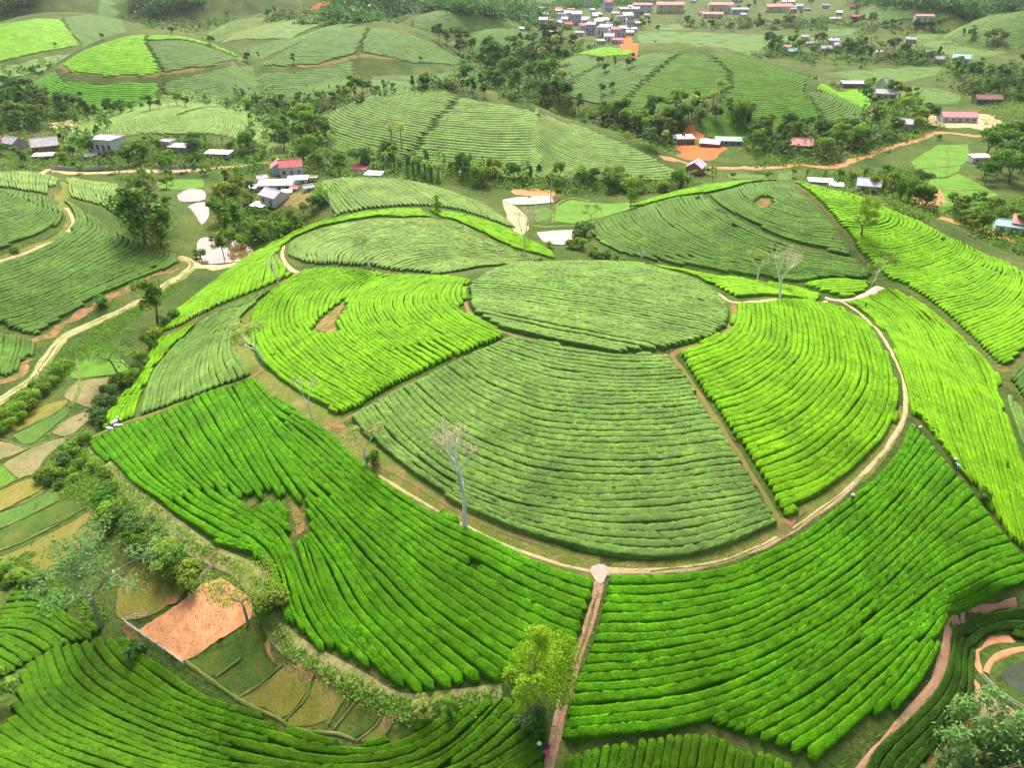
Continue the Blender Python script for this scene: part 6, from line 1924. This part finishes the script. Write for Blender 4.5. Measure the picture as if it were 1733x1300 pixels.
for a in [
    ('grey gabled house behind trees at the far left of the village road', (26,250), 26, .8, .34, 'wall_grey', 'roof_grey', 'gable', -25, .6),
    ('low red roofed house cut by the left edge of the village', (2,246), 24, .8, .30, 'wall_grey', 'roof_red', 'gable', -20, .5),
    ('brick house with a wide grey gable roof left of the white house', (80,254), 32, .9, .28, 'wall_brick', 'roof_grey', 'gable', 28, .62),
    ('low lean-to with a pale roof before the brick house', (76,268), 26, .6, .2, 'wall_brown', 'roof_grey', 'shed', 10, .5),
    ('white flat roofed house with blue doors above the village road', (186,256), 36, .8, .50, 'wall_white', 'roof_white', 'flat', -14, .5),
    ('small pale shed below the white flat roofed house', (156,268), 15, .7, .35, 'wall_grey', 'roof_grey', 'gable', 30, .6),
    ('small white cube house with a grey annex behind trees', (286,250), 15, .9, .62, 'wall_white', 'roof_white', 'flat', -10, .5),
    ('grey roofed annex right of the small white cube house', (305,254), 26, .6, .24, 'wall_grey', 'roof_lilac', 'shed', -8, .5),
    ('long low white roofed shed beside the tall village trees', (372,264), 34, .5, .16, 'wall_grey', 'roof_white', 'shed', -6, .5),
    ('pink roofed grey house with crossed gables near the pond', (494,296), 30, .8, .48, 'wall_blue', 'roof_red', 'gable', 18, .6),
    ('smaller pink gable joined to the grey house near the pond', (474,292), 22, 1.0, .46, 'wall_blue', 'roof_pink', 'gable', 108, .6),
    ('white sheet roofed yard building below the pink gables', (468,318), 46, .5, .16, 'wall_white', 'roof_white', 'shed', 6, .5),
    ('second white roofed building right of the yard, before the pink house', (505,308), 26, .6, .22, 'wall_white', 'roof_white', 'shed', 8, .5),
    ('lilac gabled white house beside the bare orange yard', (466,344), 32, .8, .42, 'wall_white', 'roof_lilac', 'gable', -36, .5),
    ('grey lean-to in front of the lilac gabled house', (440,352), 20, .8, .26, 'wall_grey', 'roof_white', 'shed', -20, .5),
    ('white house with a red tin roof at the top of the low hill', (611,298), 20, 1.0, .62, 'wall_white', 'roof_red', 'shed', -8, .5),
    ('white roofed annex right of the red tin roof', (634,300), 22, .7, .26, 'wall_white', 'roof_white', 'shed', -12, .5),
    ('open white shed on the red earth below the cutting', (1155,241), 28, .6, .26, 'wall_brown', 'roof_white', 'shed', 4, .5),
    ('grey shed right of the open white shed', (1201,247), 26, .6, .22, 'wall_brown', 'roof_white', 'gable', -20, .5),
    ('teal roofed shed at the end of the red yard', (1232,244), 34, .5, .2, 'wall_grey', 'roof_teal', 'shed', -6, .5),
    ('small grey gabled hut with a brick front on the orange yard', (1177,290), 24, .9, .36, 'wall_brick', 'roof_lilac', 'gable', 62, .62),
    ('pink roofed house among dark trees above the orange road', (1354,254), 28, .8, .34, 'wall_brown', 'roof_pink', 'gable', -18, .6),
    ('grey house half hidden above the bend of the orange road', (1527,220), 22, .9, .5, 'wall_grey', 'roof_grey', 'gable', -30, .5),
    ('long blue roofed shed at the end of the right middle hill', (1446,147), 36, .4, .16, 'wall_brown', 'roof_blue', 'shed', -4, .5),
    ('grey roofed house left of the steep white roof', (1496,166), 26, .7, .3, 'wall_grey', 'roof_grey', 'gable', -14, .5),
    ('tall narrow white gabled house among the bamboo', (1492,154), 13, 1.0, .9, 'wall_white', 'roof_grey', 'gable', 40, .9),
    ('long red roofed hall beside the white yard on the plain', (1618,204), 46, .45, .16, 'wall_blue', 'roof_pink', 'gable', -4, .5),
    ('brown red roofed barn before the wooded band', (1668,174), 34, .45, .2, 'wall_brown', 'roof_brown', 'gable', -2, .6),
    ('two tier grey house behind the right hill', (1467,322), 30, .9, .34, 'wall_grey', 'roof_lilac', 'gable', -18, .5),
    ('low white roofed shed behind the skyline of the right hill', (1388,311), 32, .5, .16, 'wall_grey', 'roof_white', 'shed', -10, .5),
    ('small square white roofed hut behind the skyline of the right hill', (1414,318), 17, .8, .3, 'wall_grey', 'roof_white', 'shed', -14, .5),
    ('teal roofed house at the right edge by the lower dirt road', (1702,392), 32, .7, .36, 'wall_white', 'roof_teal', 'gable', -24, .5),
    ('pink roofed house cut by the right picture edge', (1733,392), 36, .9, .42, 'wall_white', 'roof_pink', 'gable', -30, .5),
    ('white walled shed beneath the right edge trees', (1655,273), 26, .5, .28, 'wall_white', 'roof_white', 'shed', 6, .5),
]:
    house(a[0], a[1], a[2] * 1.22, *a[3:6], a[6], a[7], a[8], a[9])
for i, a in enumerate([
    ((1362,66), 12, 'wall_white', 'roof_grey'), ((1368,78), 14, 'wall_grey', 'roof_lilac'), ((1330,84), 14, 'wall_white', 'roof_pink'), ((1338,93), 18, 'wall_grey', 'roof_teal'), ((1396,88), 18, 'wall_grey', 'roof_grey'), ((1410,74), 16, 'wall_white', 'roof_blue'),
    ((1416,84), 20, 'wall_grey', 'roof_lilac'), ((1487,92), 12, 'wall_white', 'roof_lilac'), ((1500,92), 12, 'wall_white', 'roof_red'), ((1514,74), 12, 'wall_white', 'roof_white'), ((1540,72), 16, 'wall_grey', 'roof_grey'), ((1567,90), 10, 'wall_grey', 'roof_grey'), ((1586,106), 18, 'wall_grey', 'roof_grey'), ((1624,108), 26, 'wall_white', 'roof_teal')]):
    house('small roof, %s from left among the tree belt of the plain' % ORD[i], a[0], a[1], .7, .4, a[2], a[3], 'gable', (i * 37) % 60 - 30, .6, detail=1, group='houses in the tree belt of the plain')
for i, (px, w, wl, rf, st, yw) in enumerate([((430,322), 15, 'wall_white', 'roof_white', 'shed', -10), ((444,306), 16, 'wall_white', 'roof_lilac', 'gable', 24), ((450,332), 13, 'wall_grey', 'roof_white', 'shed', -20), ((486,330), 16, 'wall_white', 'roof_white', 'shed', 12), ((500,322), 13, 'wall_white', 'roof_pink', 'gable', -16), ((522,322), 16, 'wall_white', 'roof_grey', 'gable', 30), ((530,306), 13, 'wall_cream', 'roof_white', 'flat', 8)]):
    house('small pale outbuilding, %s from left in the hamlet by the ponds' % ORD[i], px, w, .8, .42, wl, rf, st, yw, .5, detail=1, group='outbuildings by the ponds')
TOWN = [((884,52), 10), ((922,30), 14), ((926,38), 12), ((920,50), 18), ((902,35), 10), ((930,46), 12), ((945,44), 14), ((950,36), 18), ((960,34), 14), ((962,48), 16), ((974,28), 12), ((975,42), 20), ((986,50), 16), ((994,12), 12), ((1000,58), 18), ((1020,62), 22),
        ((1030,70), 20), ((1036,50), 16), ((1042,30), 16), ((1048,42), 20), ((1052,62), 16), ((1040,66), 18), ((1060,36), 22), ((1066,48), 16), ((1075,30), 16), ((1028,18), 16), ((1012,44), 18)]
TOWN2 = [((1010,30), 16), ((1020,40), 18), ((1025,52), 20), ((1035,58), 18), ((1045,74), 18), ((1056,22), 18), ((1070,16), 14), ((990,36), 14), ((966,20), 12), ((945,22), 12), ((915,18), 12), ((936,58), 14), ((980,60), 14), ((1064,60), 16), ((1080,44), 14), ((1016,74), 14)]
CW = ['wall_white', 'wall_white', 'wall_grey', 'wall_cream', 'wall_white', 'wall_blue']
CR = ['roof_white', 'roof_red', 'roof_lilac', 'roof_white', 'roof_pink', 'roof_grey', 'roof_lilac', 'roof_white']
for i, (px, w) in enumerate(sorted(TOWN)):
    st = 'flat' if i % 3 == 1 else 'gable'
    house('%s town house, %s from left in the far town' % ('flat roofed' if st == 'flat' else 'gabled', ORD[i]), px, w * .85, .8, .55 + .25 * ((i * 7) % 3), CW[i % 6], CR[i % 8], st, (i * 29) % 50 - 25, .6, detail=1, group='houses of the far town', storeys=1 + i % 2)
TR = np.random.default_rng(33)
TOWN3 = [((float(TR.uniform(890, 1110)), float(TR.uniform(6, 64))), float(TR.uniform(8, 13))) for _ in range(16)] + [((float(TR.uniform(1150, 1420)), float(TR.uniform(2, 34))), float(TR.uniform(8, 12))) for _ in range(10)]
for i, (px, w) in enumerate(sorted(TOWN3)):
    house('tiny pale house, %s from left of those scattered around the far town' % ORD[i], px, w, .8, .5, CW[(i * 5) % 6], CR[(i * 5 + 2) % 8], 'gable', (i * 53) % 60 - 30, .6, detail=1, group='scattered houses of the far town')
for i, (px, w) in enumerate(sorted(TOWN2)):
    house('low pale roof, %s from left behind the gabled town houses' % ORD[i], px, w, .7, .4, CW[(i + 2) % 6], CR[(i * 3) % 8], 'shed', (i * 41) % 50 - 25, .6, detail=1, group='low roofs of the far town')
for a in [
    ('cream school block with a pale red roof, left of the school row', (1086,22), 32, 'wall_white', 'roof_pink', .42), ('long cream school block in the middle of the school row', (1132,22), 46, 'wall_cream', 'roof_pink', .30),
    ('long cream school wing behind the dark school trees', (1218,22), 40, 'wall_cream', 'roof_pink', .34), ('pale blue hall right of the school wing', (1250,24), 28, 'wall_blue', 'roof_lilac', .3),
    ('low white building behind the school wing', (1246,4), 20, 'wall_white', 'roof_white', .3), ('long cream hall standing alone right of the school', (1316,20), 46, 'wall_cream', 'roof_pink', .2), ('small gabled end house of the long cream hall', (1341,22), 12, 'wall_cream', 'roof_lilac', .6),
    ('cream house with a red roof above the school row', (1096,8), 20, 'wall_cream', 'roof_red', .4), ('low pink roofed block before the school wing', (1205,30), 34, 'wall_cream', 'roof_pink', .2),
    ('white farmhouse on the plain right of the long hall', (1396,14), 12, 'wall_white', 'roof_lilac', .5), ('white roadside house on the plain', (1412,36), 18, 'wall_white', 'roof_white', .3), ('red roofed barn under the far dome', (1450,32), 24, 'wall_brick', 'roof_red', .2),
    ('white house with a red roof between far dark trees', (1562,36), 30, 'wall_white', 'roof_pink', .3), ('small blue roofed house on the far plain', (1366,18), 10, 'wall_blue', 'roof_blue', .4), ('tiny red roof on the far plain', (1444,14), 14, 'wall_grey', 'roof_red', .3)]:
    house(a[0], a[1], a[2], .35, a[5], a[3], a[4], 'gable', random.uniform(-8, 8), .5, detail=1, name='building' if 'school' in a[0] else 'house', storeys=2 if 'block' in a[0] else 1)


# low walls, fences, poles
def wall_run(label, px, h, mat):
    q = P(px)
    c = resample(smooth_curve(q[:, :2]), 3.0)
    root = empty('boundary_wall', (c[0][0], c[0][1], land(*c[0])), label, 'wall')
    for a, b in zip(c[:-1], c[1:]):
        t = (b - a) / np.linalg.norm(b - a)
        n = np.array([-t[1], t[0]])
        V, F = [], []
        pts = []
        for p, s in ((a + t * .02, 1), (b - t * .02, 1)):
            for sgn in (-1, 1):
                pts.append((*(p + n * .1 * sgn), land(*p) - .1))
                pts.append((*(p + n * .1 * sgn), land(*p) + h))
        V = [np.array(pts)]
        F = [(0, 4, 5, 1), (2, 3, 7, 6), (1, 5, 7, 3), (0, 1, 3, 2), (4, 6, 7, 5)]
        mesh_obj('wall_panel', np.vstack(V), F, mat, root)
        V, F = [], []
        box(V, F, (a[0] - .15, a[1] - .15, land(*a) - .1), (a[0] + .15, a[1] + .15, land(*a) + h + .12))
        mesh_obj('pillar', np.vstack(V), F, mat, root)
    return root


wall_run('long grey concrete wall along the left part of the village road', [(88,287),(125,289),(170,288),(212,284)], 1.3, M['wall_grey'])
wall_run('shorter grey concrete wall beside the village road before the pond trees', [(268,285),(300,286),(336,283)], 1.1, M['wall_grey'])
M['wood_pale'] = simple_mat('weathered_wood', (0.50, 0.45, 0.38), 0.85, 0.2, 6.0, 0.3, 20.0)


def fence(label, px, h=0.75, gap=1.5):
    q = P(px)
    c = resample(q[:, :2], gap)
    root = empty('rail_fence', (c[0][0], c[0][1], land(*c[0])), label, 'fence')
    for p in c:
        V, F = [], []
        z = float(land(*p))
        lean = rng.normal(0, .04, 2)
        tube(V, F, [(p[0], p[1], z - .2), (p[0] + lean[0], p[1] + lean[1], z + h)], [.05, .045], 6)
        mesh_obj('post', np.vstack(V), F, M['wood_pale'], root)
    for zz in (.38, .68):
        for a, b in zip(c[:-1], c[1:]):
            V, F = [], []
            tube(V, F, [(a[0], a[1], land(*a) + zz), ((a[0] + b[0]) / 2, (a[1] + b[1]) / 2, land(*((a + b) / 2)) + zz - .03), (b[0], b[1], land(*b) + zz)], [.04, .04, .04], 5)
            mesh_obj('rail', np.vstack(V), F, M['wood_pale'], root)
    return root


fence('pale rail fence on the lower left side of the ploughed orange plot', [(211,1056),(260,1090),(312,1127)])
fence('short pale rail fence from the fence corner towards the olive paddy', [(211,1055),(232,1047),(252,1046)])
fence('rail fence on the upper side of the ploughed orange plot', [(328,998),(345,978),(362,960)])
fence('short rail fence behind the feathery tree on the ploughed plot', [(433,1022),(434,1035),(430,1050)], gap=1.0)
fence('bamboo rail between the corner pond and the tilled plot', [(1652,1140),(1680,1170),(1712,1195),(1745,1212)], 0.5)


def pole(label, base, top, wires=True):
    q = P([base])[0]
    h = height_at(q, top)
    root = empty('utility_pole', q, label, 'pole', None, random.uniform(-.4, .4), 1.0, local=True)
    V, F = [], []
    tube(V, F, [(0, 0, -.3), (0, 0, h * .5), (0, 0, h)], [.16, .13, .1], 8)
    part('shaft', V, F, M['concrete'], root)
    V, F = [], []
    box(V, F, (-.7, -.05, h - .5), (.7, .05, h - .38))
    arm = part('cross_arm', V, F, M['wall_grey'], root)
    for x in (-.6, 0.0, .6):
        V, F = [], []
        tube(V, F, [(x, 0, h - .38), (x, 0, h - .28), (x, 0, h - .18)], [.04, .07, .03], 6)
        part('insulator', V, F, M['wall_white'], arm)
    return root


for label, b, t in [('leaning grey pole at the left edge of the village road', (5,288), 275), ('white roadside pole before the white flat roofed house', (202,294), 270), ('pole on the slope left of the pond houses', (481,268), 246),
                    ('pole beside the orange path at the end of the low hill', (496,242), 224), ('pole at the dark trees below the far middle hill', (546,190), 172), ('tall thin pole by the brown pond in the middle', (932,345), 298), ('thin pole on the foot of the long hill', (958,330), 300),
                    ('pole above the bend of the orange road', (1497,158), 142), ('far pole above the dome below the woods', (753,12), -2), ('pole at the corner of the orange yard', (1189,240), 226)]:
    pole(label, b, t)


# ------------------------------------------------------------------ people, sacks, motorbike
M['skin'] = simple_mat('skin', (0.42, 0.25, 0.16), 0.6, 0.08)
for nm, c in (('cloth_white', (0.75, 0.74, 0.72)), ('cloth_red', (0.50, 0.06, 0.07)), ('cloth_dark', (0.05, 0.05, 0.07)), ('cloth_blue', (0.16, 0.45, 0.75)), ('cloth_green', (0.10, 0.20, 0.12)), ('cloth_navy', (0.06, 0.08, 0.20)), ('straw', (0.72, 0.62, 0.42)), ('sack', (0.80, 0.78, 0.74)), ('plastic_blue', (0.25, 0.55, 0.78)), ('rubber', (0.02, 0.02, 0.02)), ('metal_grey', (0.35, 0.35, 0.37)), ('paint_red', (0.55, 0.03, 0.08)), ('hair', (0.02, 0.017, 0.015))):
    M[nm] = simple_mat(nm, c, 0.7, 0.12, 5.0)


def figure_mesh(pose, mats):
    """one continuous body from a jointed skeleton; height about 1.16"""
    J = {'pelvis': (0, 0, .60), 'waist': (0, .02, .70), 'chest': (0, .03, .86), 'neck': (0, .02, .97), 'head': (0, -.005, 1.05), 'crown': (0, .0, 1.13),
         'lsh': (-.125, .03, .92), 'lel': (-.17, -.03, .74), 'lwr': (-.13, -.17, .66), 'lha': (-.11, -.23, .66),
         'rsh': (.125, .03, .92), 'rel': (.17, -.03, .74), 'rwr': (.13, -.17, .66), 'rha': (.11, -.23, .66),
         'lhip': (-.065, 0, .56), 'lkn': (-.07, -.02, .31), 'lan': (-.07, .02, .05), 'lto': (-.07, -.09, .02),
         'rhip': (.065, 0, .56), 'rkn': (.07, -.02, .31), 'ran': (.07, .02, .05), 'rto': (.07, -.09, .02)}
    if pose == 'bend':
        for k in ('waist', 'chest', 'neck', 'head', 'crown', 'lsh', 'lel', 'lwr', 'lha', 'rsh', 'rel', 'rwr', 'rha'):
            x, y, z = J[k]
            a = .55
            dy, dz = y, z - .62
            J[k] = (x, dy * math.cos(a) - dz * math.sin(a), .62 + dy * math.sin(a) + dz * math.cos(a))
    if pose == 'sit':
        J.update(lkn=(-.09, -.25, .55), lan=(-.10, -.24, .28), lto=(-.10, -.34, .25), rkn=(.09, -.25, .55), ran=(.10, -.24, .28), rto=(.10, -.34, .25), lwr=(-.2, -.25, .80), lha=(-.21, -.30, .80), rwr=(.2, -.25, .80), rha=(.21, -.30, .80))
    E = [('pelvis', 'waist'), ('waist', 'chest'), ('chest', 'neck'), ('neck', 'head'), ('head', 'crown'), ('chest', 'lsh'), ('lsh', 'lel'), ('lel', 'lwr'), ('lwr', 'lha'), ('chest', 'rsh'), ('rsh', 'rel'), ('rel', 'rwr'), ('rwr', 'rha'),
         ('pelvis', 'lhip'), ('lhip', 'lkn'), ('lkn', 'lan'), ('lan', 'lto'), ('pelvis', 'rhip'), ('rhip', 'rkn'), ('rkn', 'ran'), ('ran', 'rto')]
    Rr = {'pelvis': .095, 'waist': .088, 'chest': .10, 'neck': .04, 'head': .068, 'crown': .055, 'sh': .05, 'el': .036, 'wr': .026, 'ha': .03, 'hip': .072, 'kn': .05, 'an': .032, 'to': .028}
    names = list(J)
    me = bpy.data.meshes.new('body')
    me.from_pydata([J[k] for k in names], [(names.index(a), names.index(b)) for a, b in E], [])
    o = bpy.data.objects.new('body', me)
    COL.objects.link(o)
    sk = o.modifiers.new('skin', 'SKIN')
    for i, k in enumerate(names):
        rr = Rr.get(k) or Rr[k[1:]]
        me.skin_vertices[0].data[i].radius = (rr, rr)
    me.skin_vertices[0].data[names.index('pelvis')].use_root = True
    o.modifiers.new('sub', 'SUBSURF').levels = 1
    dg = bpy.context.evaluated_depsgraph_get()
    out = bpy.data.meshes.new_from_object(o.evaluated_get(dg))
    bpy.data.objects.remove(o)
    for m in mats:
        out.materials.append(m)
    head = np.array(J['head'])
    for p in out.polygons:
        c = np.array(p.center)
        idx = 0
        if np.linalg.norm(c - head) < .125 or min(np.linalg.norm(c - np.array(J['lha'])), np.linalg.norm(c - np.array(J['rha']))) < .07:
            idx = 2
        elif c[2] < .60 and not (pose == 'bend' and c[1] < -.2):
            idx = 1
        p.material_index = idx
        p.use_smooth = True
    return out, J


def person(label, px, pose, shirt, trousers, hat, yaw, lift=0.0, group=None, at=None):
    q = P([px])[0] if at is None else np.array(at, float)
    me, J = figure_mesh(pose, [M[shirt], M[trousers], M['skin']])
    root = empty('person', q + np.array([0, 0, lift]), label, 'person', group, math.radians(yaw), 1.0, local=True)
    b = bpy.data.objects.new('body', me)
    COL.objects.link(b)
    b.parent = root
    c = np.array(J['crown'])
    if hat:
        V, F = [], []
        d = (np.array(J['crown']) - np.array(J['head']))
        d /= np.linalg.norm(d)
        tube(V, F, [c - d * .03, c + d * .04, c + d * .11], [.19, .10, .008], 12)
        h = mesh_obj('hat', np.vstack(V), F, M[hat], root)
    V, F = [], []
    hd = np.array(J['head'])
    th = np.linspace(0, 2 * math.pi, 10, endpoint=False)
    tube(V, F, [hd + np.array([0, .03, -.02]), hd + np.array([0, .03, .05]), c + np.array([0, .01, .012])], [.075, .082, .03], 10)
    mesh_obj('hair', np.vstack(V), F, M['hair'], root)
    return root


for a in [
    ('tea picker in white at the left end of the line on the left flank', (322,544), 'bend', 'cloth_white', 'cloth_dark', 'straw', 40),
    ('tea picker in red among the pickers on the left flank', (332,541), 'bend', 'cloth_red', 'cloth_dark', 'cloth_white', -30),
    ('tea picker in a pale hat right of the one in red', (340,537), 'stand', 'cloth_white', 'cloth_navy', 'straw', 70),
    ('tea picker in dark clothes bending in the middle of the plot seam', (352,532), 'bend', 'cloth_dark', 'cloth_dark', 'straw', 10),
    ('tea picker apart from the others, highest on the left flank seam', (373,522), 'bend', 'cloth_white', 'cloth_green', 'straw', -60),
    ('tea picker in light blue beside the white sacks at the plot corner', (203,717), 'bend', 'cloth_blue', 'cloth_dark', 'cloth_white', 20),
    ('standing person in dark clothes in the yellow green plot right of the track', (1463,523), 'stand', 'cloth_dark', 'cloth_dark', None, 30),
    ('person with a pale hat bending in the tea below the track curve', (1440,852), 'bend', 'cloth_dark', 'cloth_navy', 'straw', -40),
    ('person in a bright blue cape in the dark ditch on the right', (1617,801), 'stand', 'cloth_blue', 'cloth_dark', 'plastic_blue', 50),
    ('person with a white hat just above the blue cape in the ditch', (1612,788), 'bend', 'cloth_green', 'cloth_dark', 'cloth_white', -20),
]:
    q = P([a[1]])[0]
    person(*a, lift=0.28 if 'ditch' not in a[0] else 0.1, at=q)


def sack(label, px, s, yaw):
    q = P([px])[0]
    r = np.random.default_rng(int(px[0]))
    n, m = 9, 8
    V = []
    for i in range(n + 1):
        t = i / n
        rr = math.sin(math.pi * (0.04 + .92 * t)) ** .45
        for k in range(m):
            a = 2 * math.pi * k / m
            V.append(((t - .5) * 1.5 * s, rr * math.cos(a) * .38 * s * r.uniform(.92, 1.08), rr * math.sin(a) * .30 * s + .28 * s))
    F = [(i * m + k, i * m + (k + 1) % m, (i + 1) * m + (k + 1) % m, (i + 1) * m + k) for i in range(n) for k in range(m)]
    F += [tuple(range(m))[::-1], tuple(n * m + k for k in range(m))]
    root = empty('sack', q + np.array([0, 0, .3]), label, 'sack', None, math.radians(yaw), 1.0, local=True)
    mesh_obj('bag', np.array(V), F, M['sack'], root, smooth=True)
    V2, F2 = [], []
    tube(V2, F2, [(.68 * s, 0, .28 * s), (.74 * s, 0, .28 * s), (.86 * s, 0, .32 * s)], [.12 * s, .06 * s, .13 * s], 8)
    mesh_obj('tied_neck', np.vstack(V2), F2, M['sack'], root, smooth=True)


sack('large white sack standing on the plot corner at the left foot', (197,719), 1.0, 60)
sack('second white sack leaning right of the large one', (201,725), 0.8, 10)
sack('flat white sack lying lowest at the left plot corner', (187,730), 0.8, -20)
sack('small white bag on the ditch bank below the track', (1556,727), 0.35, 30)


def motorbike(label, px, yaw):
    q = P([px])[0]
    root = empty('motorbike', q + np.array([0, 0, .05]), label, 'motorbike', None, math.radians(yaw), 0.9, local=True)
    th = np.linspace(0, 2 * math.pi, 16, endpoint=False)
    for x in (-.48, .48):
        V, F = [], []
        ring = [(x + .2 * math.cos(a), 0, .24 + .2 * math.sin(a)) for a in np.linspace(0, 2 * math.pi, 17)]
        tube(V, F, ring, [.045] * 17, 6)
        w = mesh_obj('wheel', np.vstack(V), F, M['rubber'], root, smooth=True)
        V, F = [], []
        for a in th[::2]:
            tube(V, F, [(x, 0, .24), (x + .19 * math.cos(a), 0, .24 + .19 * math.sin(a))], [.012, .012], 4)
        mesh_obj('rim', np.vstack(V), F, M['metal_grey'], w)
    V, F = [], []
    tube(V, F, [(.48, 0, .24), (.38, 0, .55), (.34, 0, .72)], [.03, .03, .03], 6)
    mesh_obj('fork', np.vstack(V), F, M['metal_grey'], root)
    V, F = [], []
    tube(V, F, [(.32, -.28, .78), (.35, 0, .74), (.32, .28, .78)], [.018, .022, .018], 6)
    mesh_obj('handlebar', np.vstack(V), F, M['rubber'], root)
    V, F = [], []
    tube(V, F, [(.40, 0, .60), (.22, 0, .34), (-.1, 0, .32), (-.4, 0, .44)], [.09, .11, .13, .08], 8)
    mesh_obj('body', np.vstack(V), F, M['paint_red'], root, smooth=True)
    V, F = [], []
    tube(V, F, [(.12, 0, .50), (-.15, 0, .53), (-.48, 0, .55)], [.07, .10, .08], 8)
    mesh_obj('seat', np.vstack(V), F, M['cloth_dark'], root, smooth=True)
    V, F = [], []
    tube(V, F, [(.46, 0, .62), (.50, 0, .63)], [.07, .05], 8)
    mesh_obj('headlight', np.vstack(V), F, M['sack'], root)
    for s in (-1, 1):
        V, F = [], []
        box(V, F, (-.62, s * .12 - .1, .30), (-.2, s * .12 + .1, .62))
        mesh_obj('pannier', np.vstack(V), F, M['cloth_navy'] if s > 0 else M['paint_red'], root)
    return q


bq = motorbike('red motorbike with dark panniers parked by the footpath at the bottom', (926,1274), 62)
person('person in navy beside the red motorbike at the bottom of the footpath', (912,1272), 'stand', 'cloth_navy', 'cloth_dark', 'cloth_white', 100)

# ------------------------------------------------------------------ the air between near and far
V, F = [], []
box(V, F, (-2700, -330, -1.6), (2700, 4300, 95.0))
hz = bpy.data.materials.new('haze_air')
hz.use_nodes = True
hn = hz.node_tree.nodes
hn.remove(hn['Principled BSDF'])
pv = hn.new('ShaderNodeVolumePrincipled')
pv.inputs['Color'].default_value = (0.86, 0.92, 1.0, 1)
pv.inputs['Density'].default_value = 0.00008
pv.inputs['Anisotropy'].default_value = 0.2
hz.node_tree.links.new(pv.outputs['Volume'], hn['Material Output'].inputs['Volume'])
haze = mesh_obj('haze', np.vstack(V), F, hz)
haze['kind'] = 'stuff'
tag(haze, 'thin pale haze lying over the valley and far hills', 'haze')
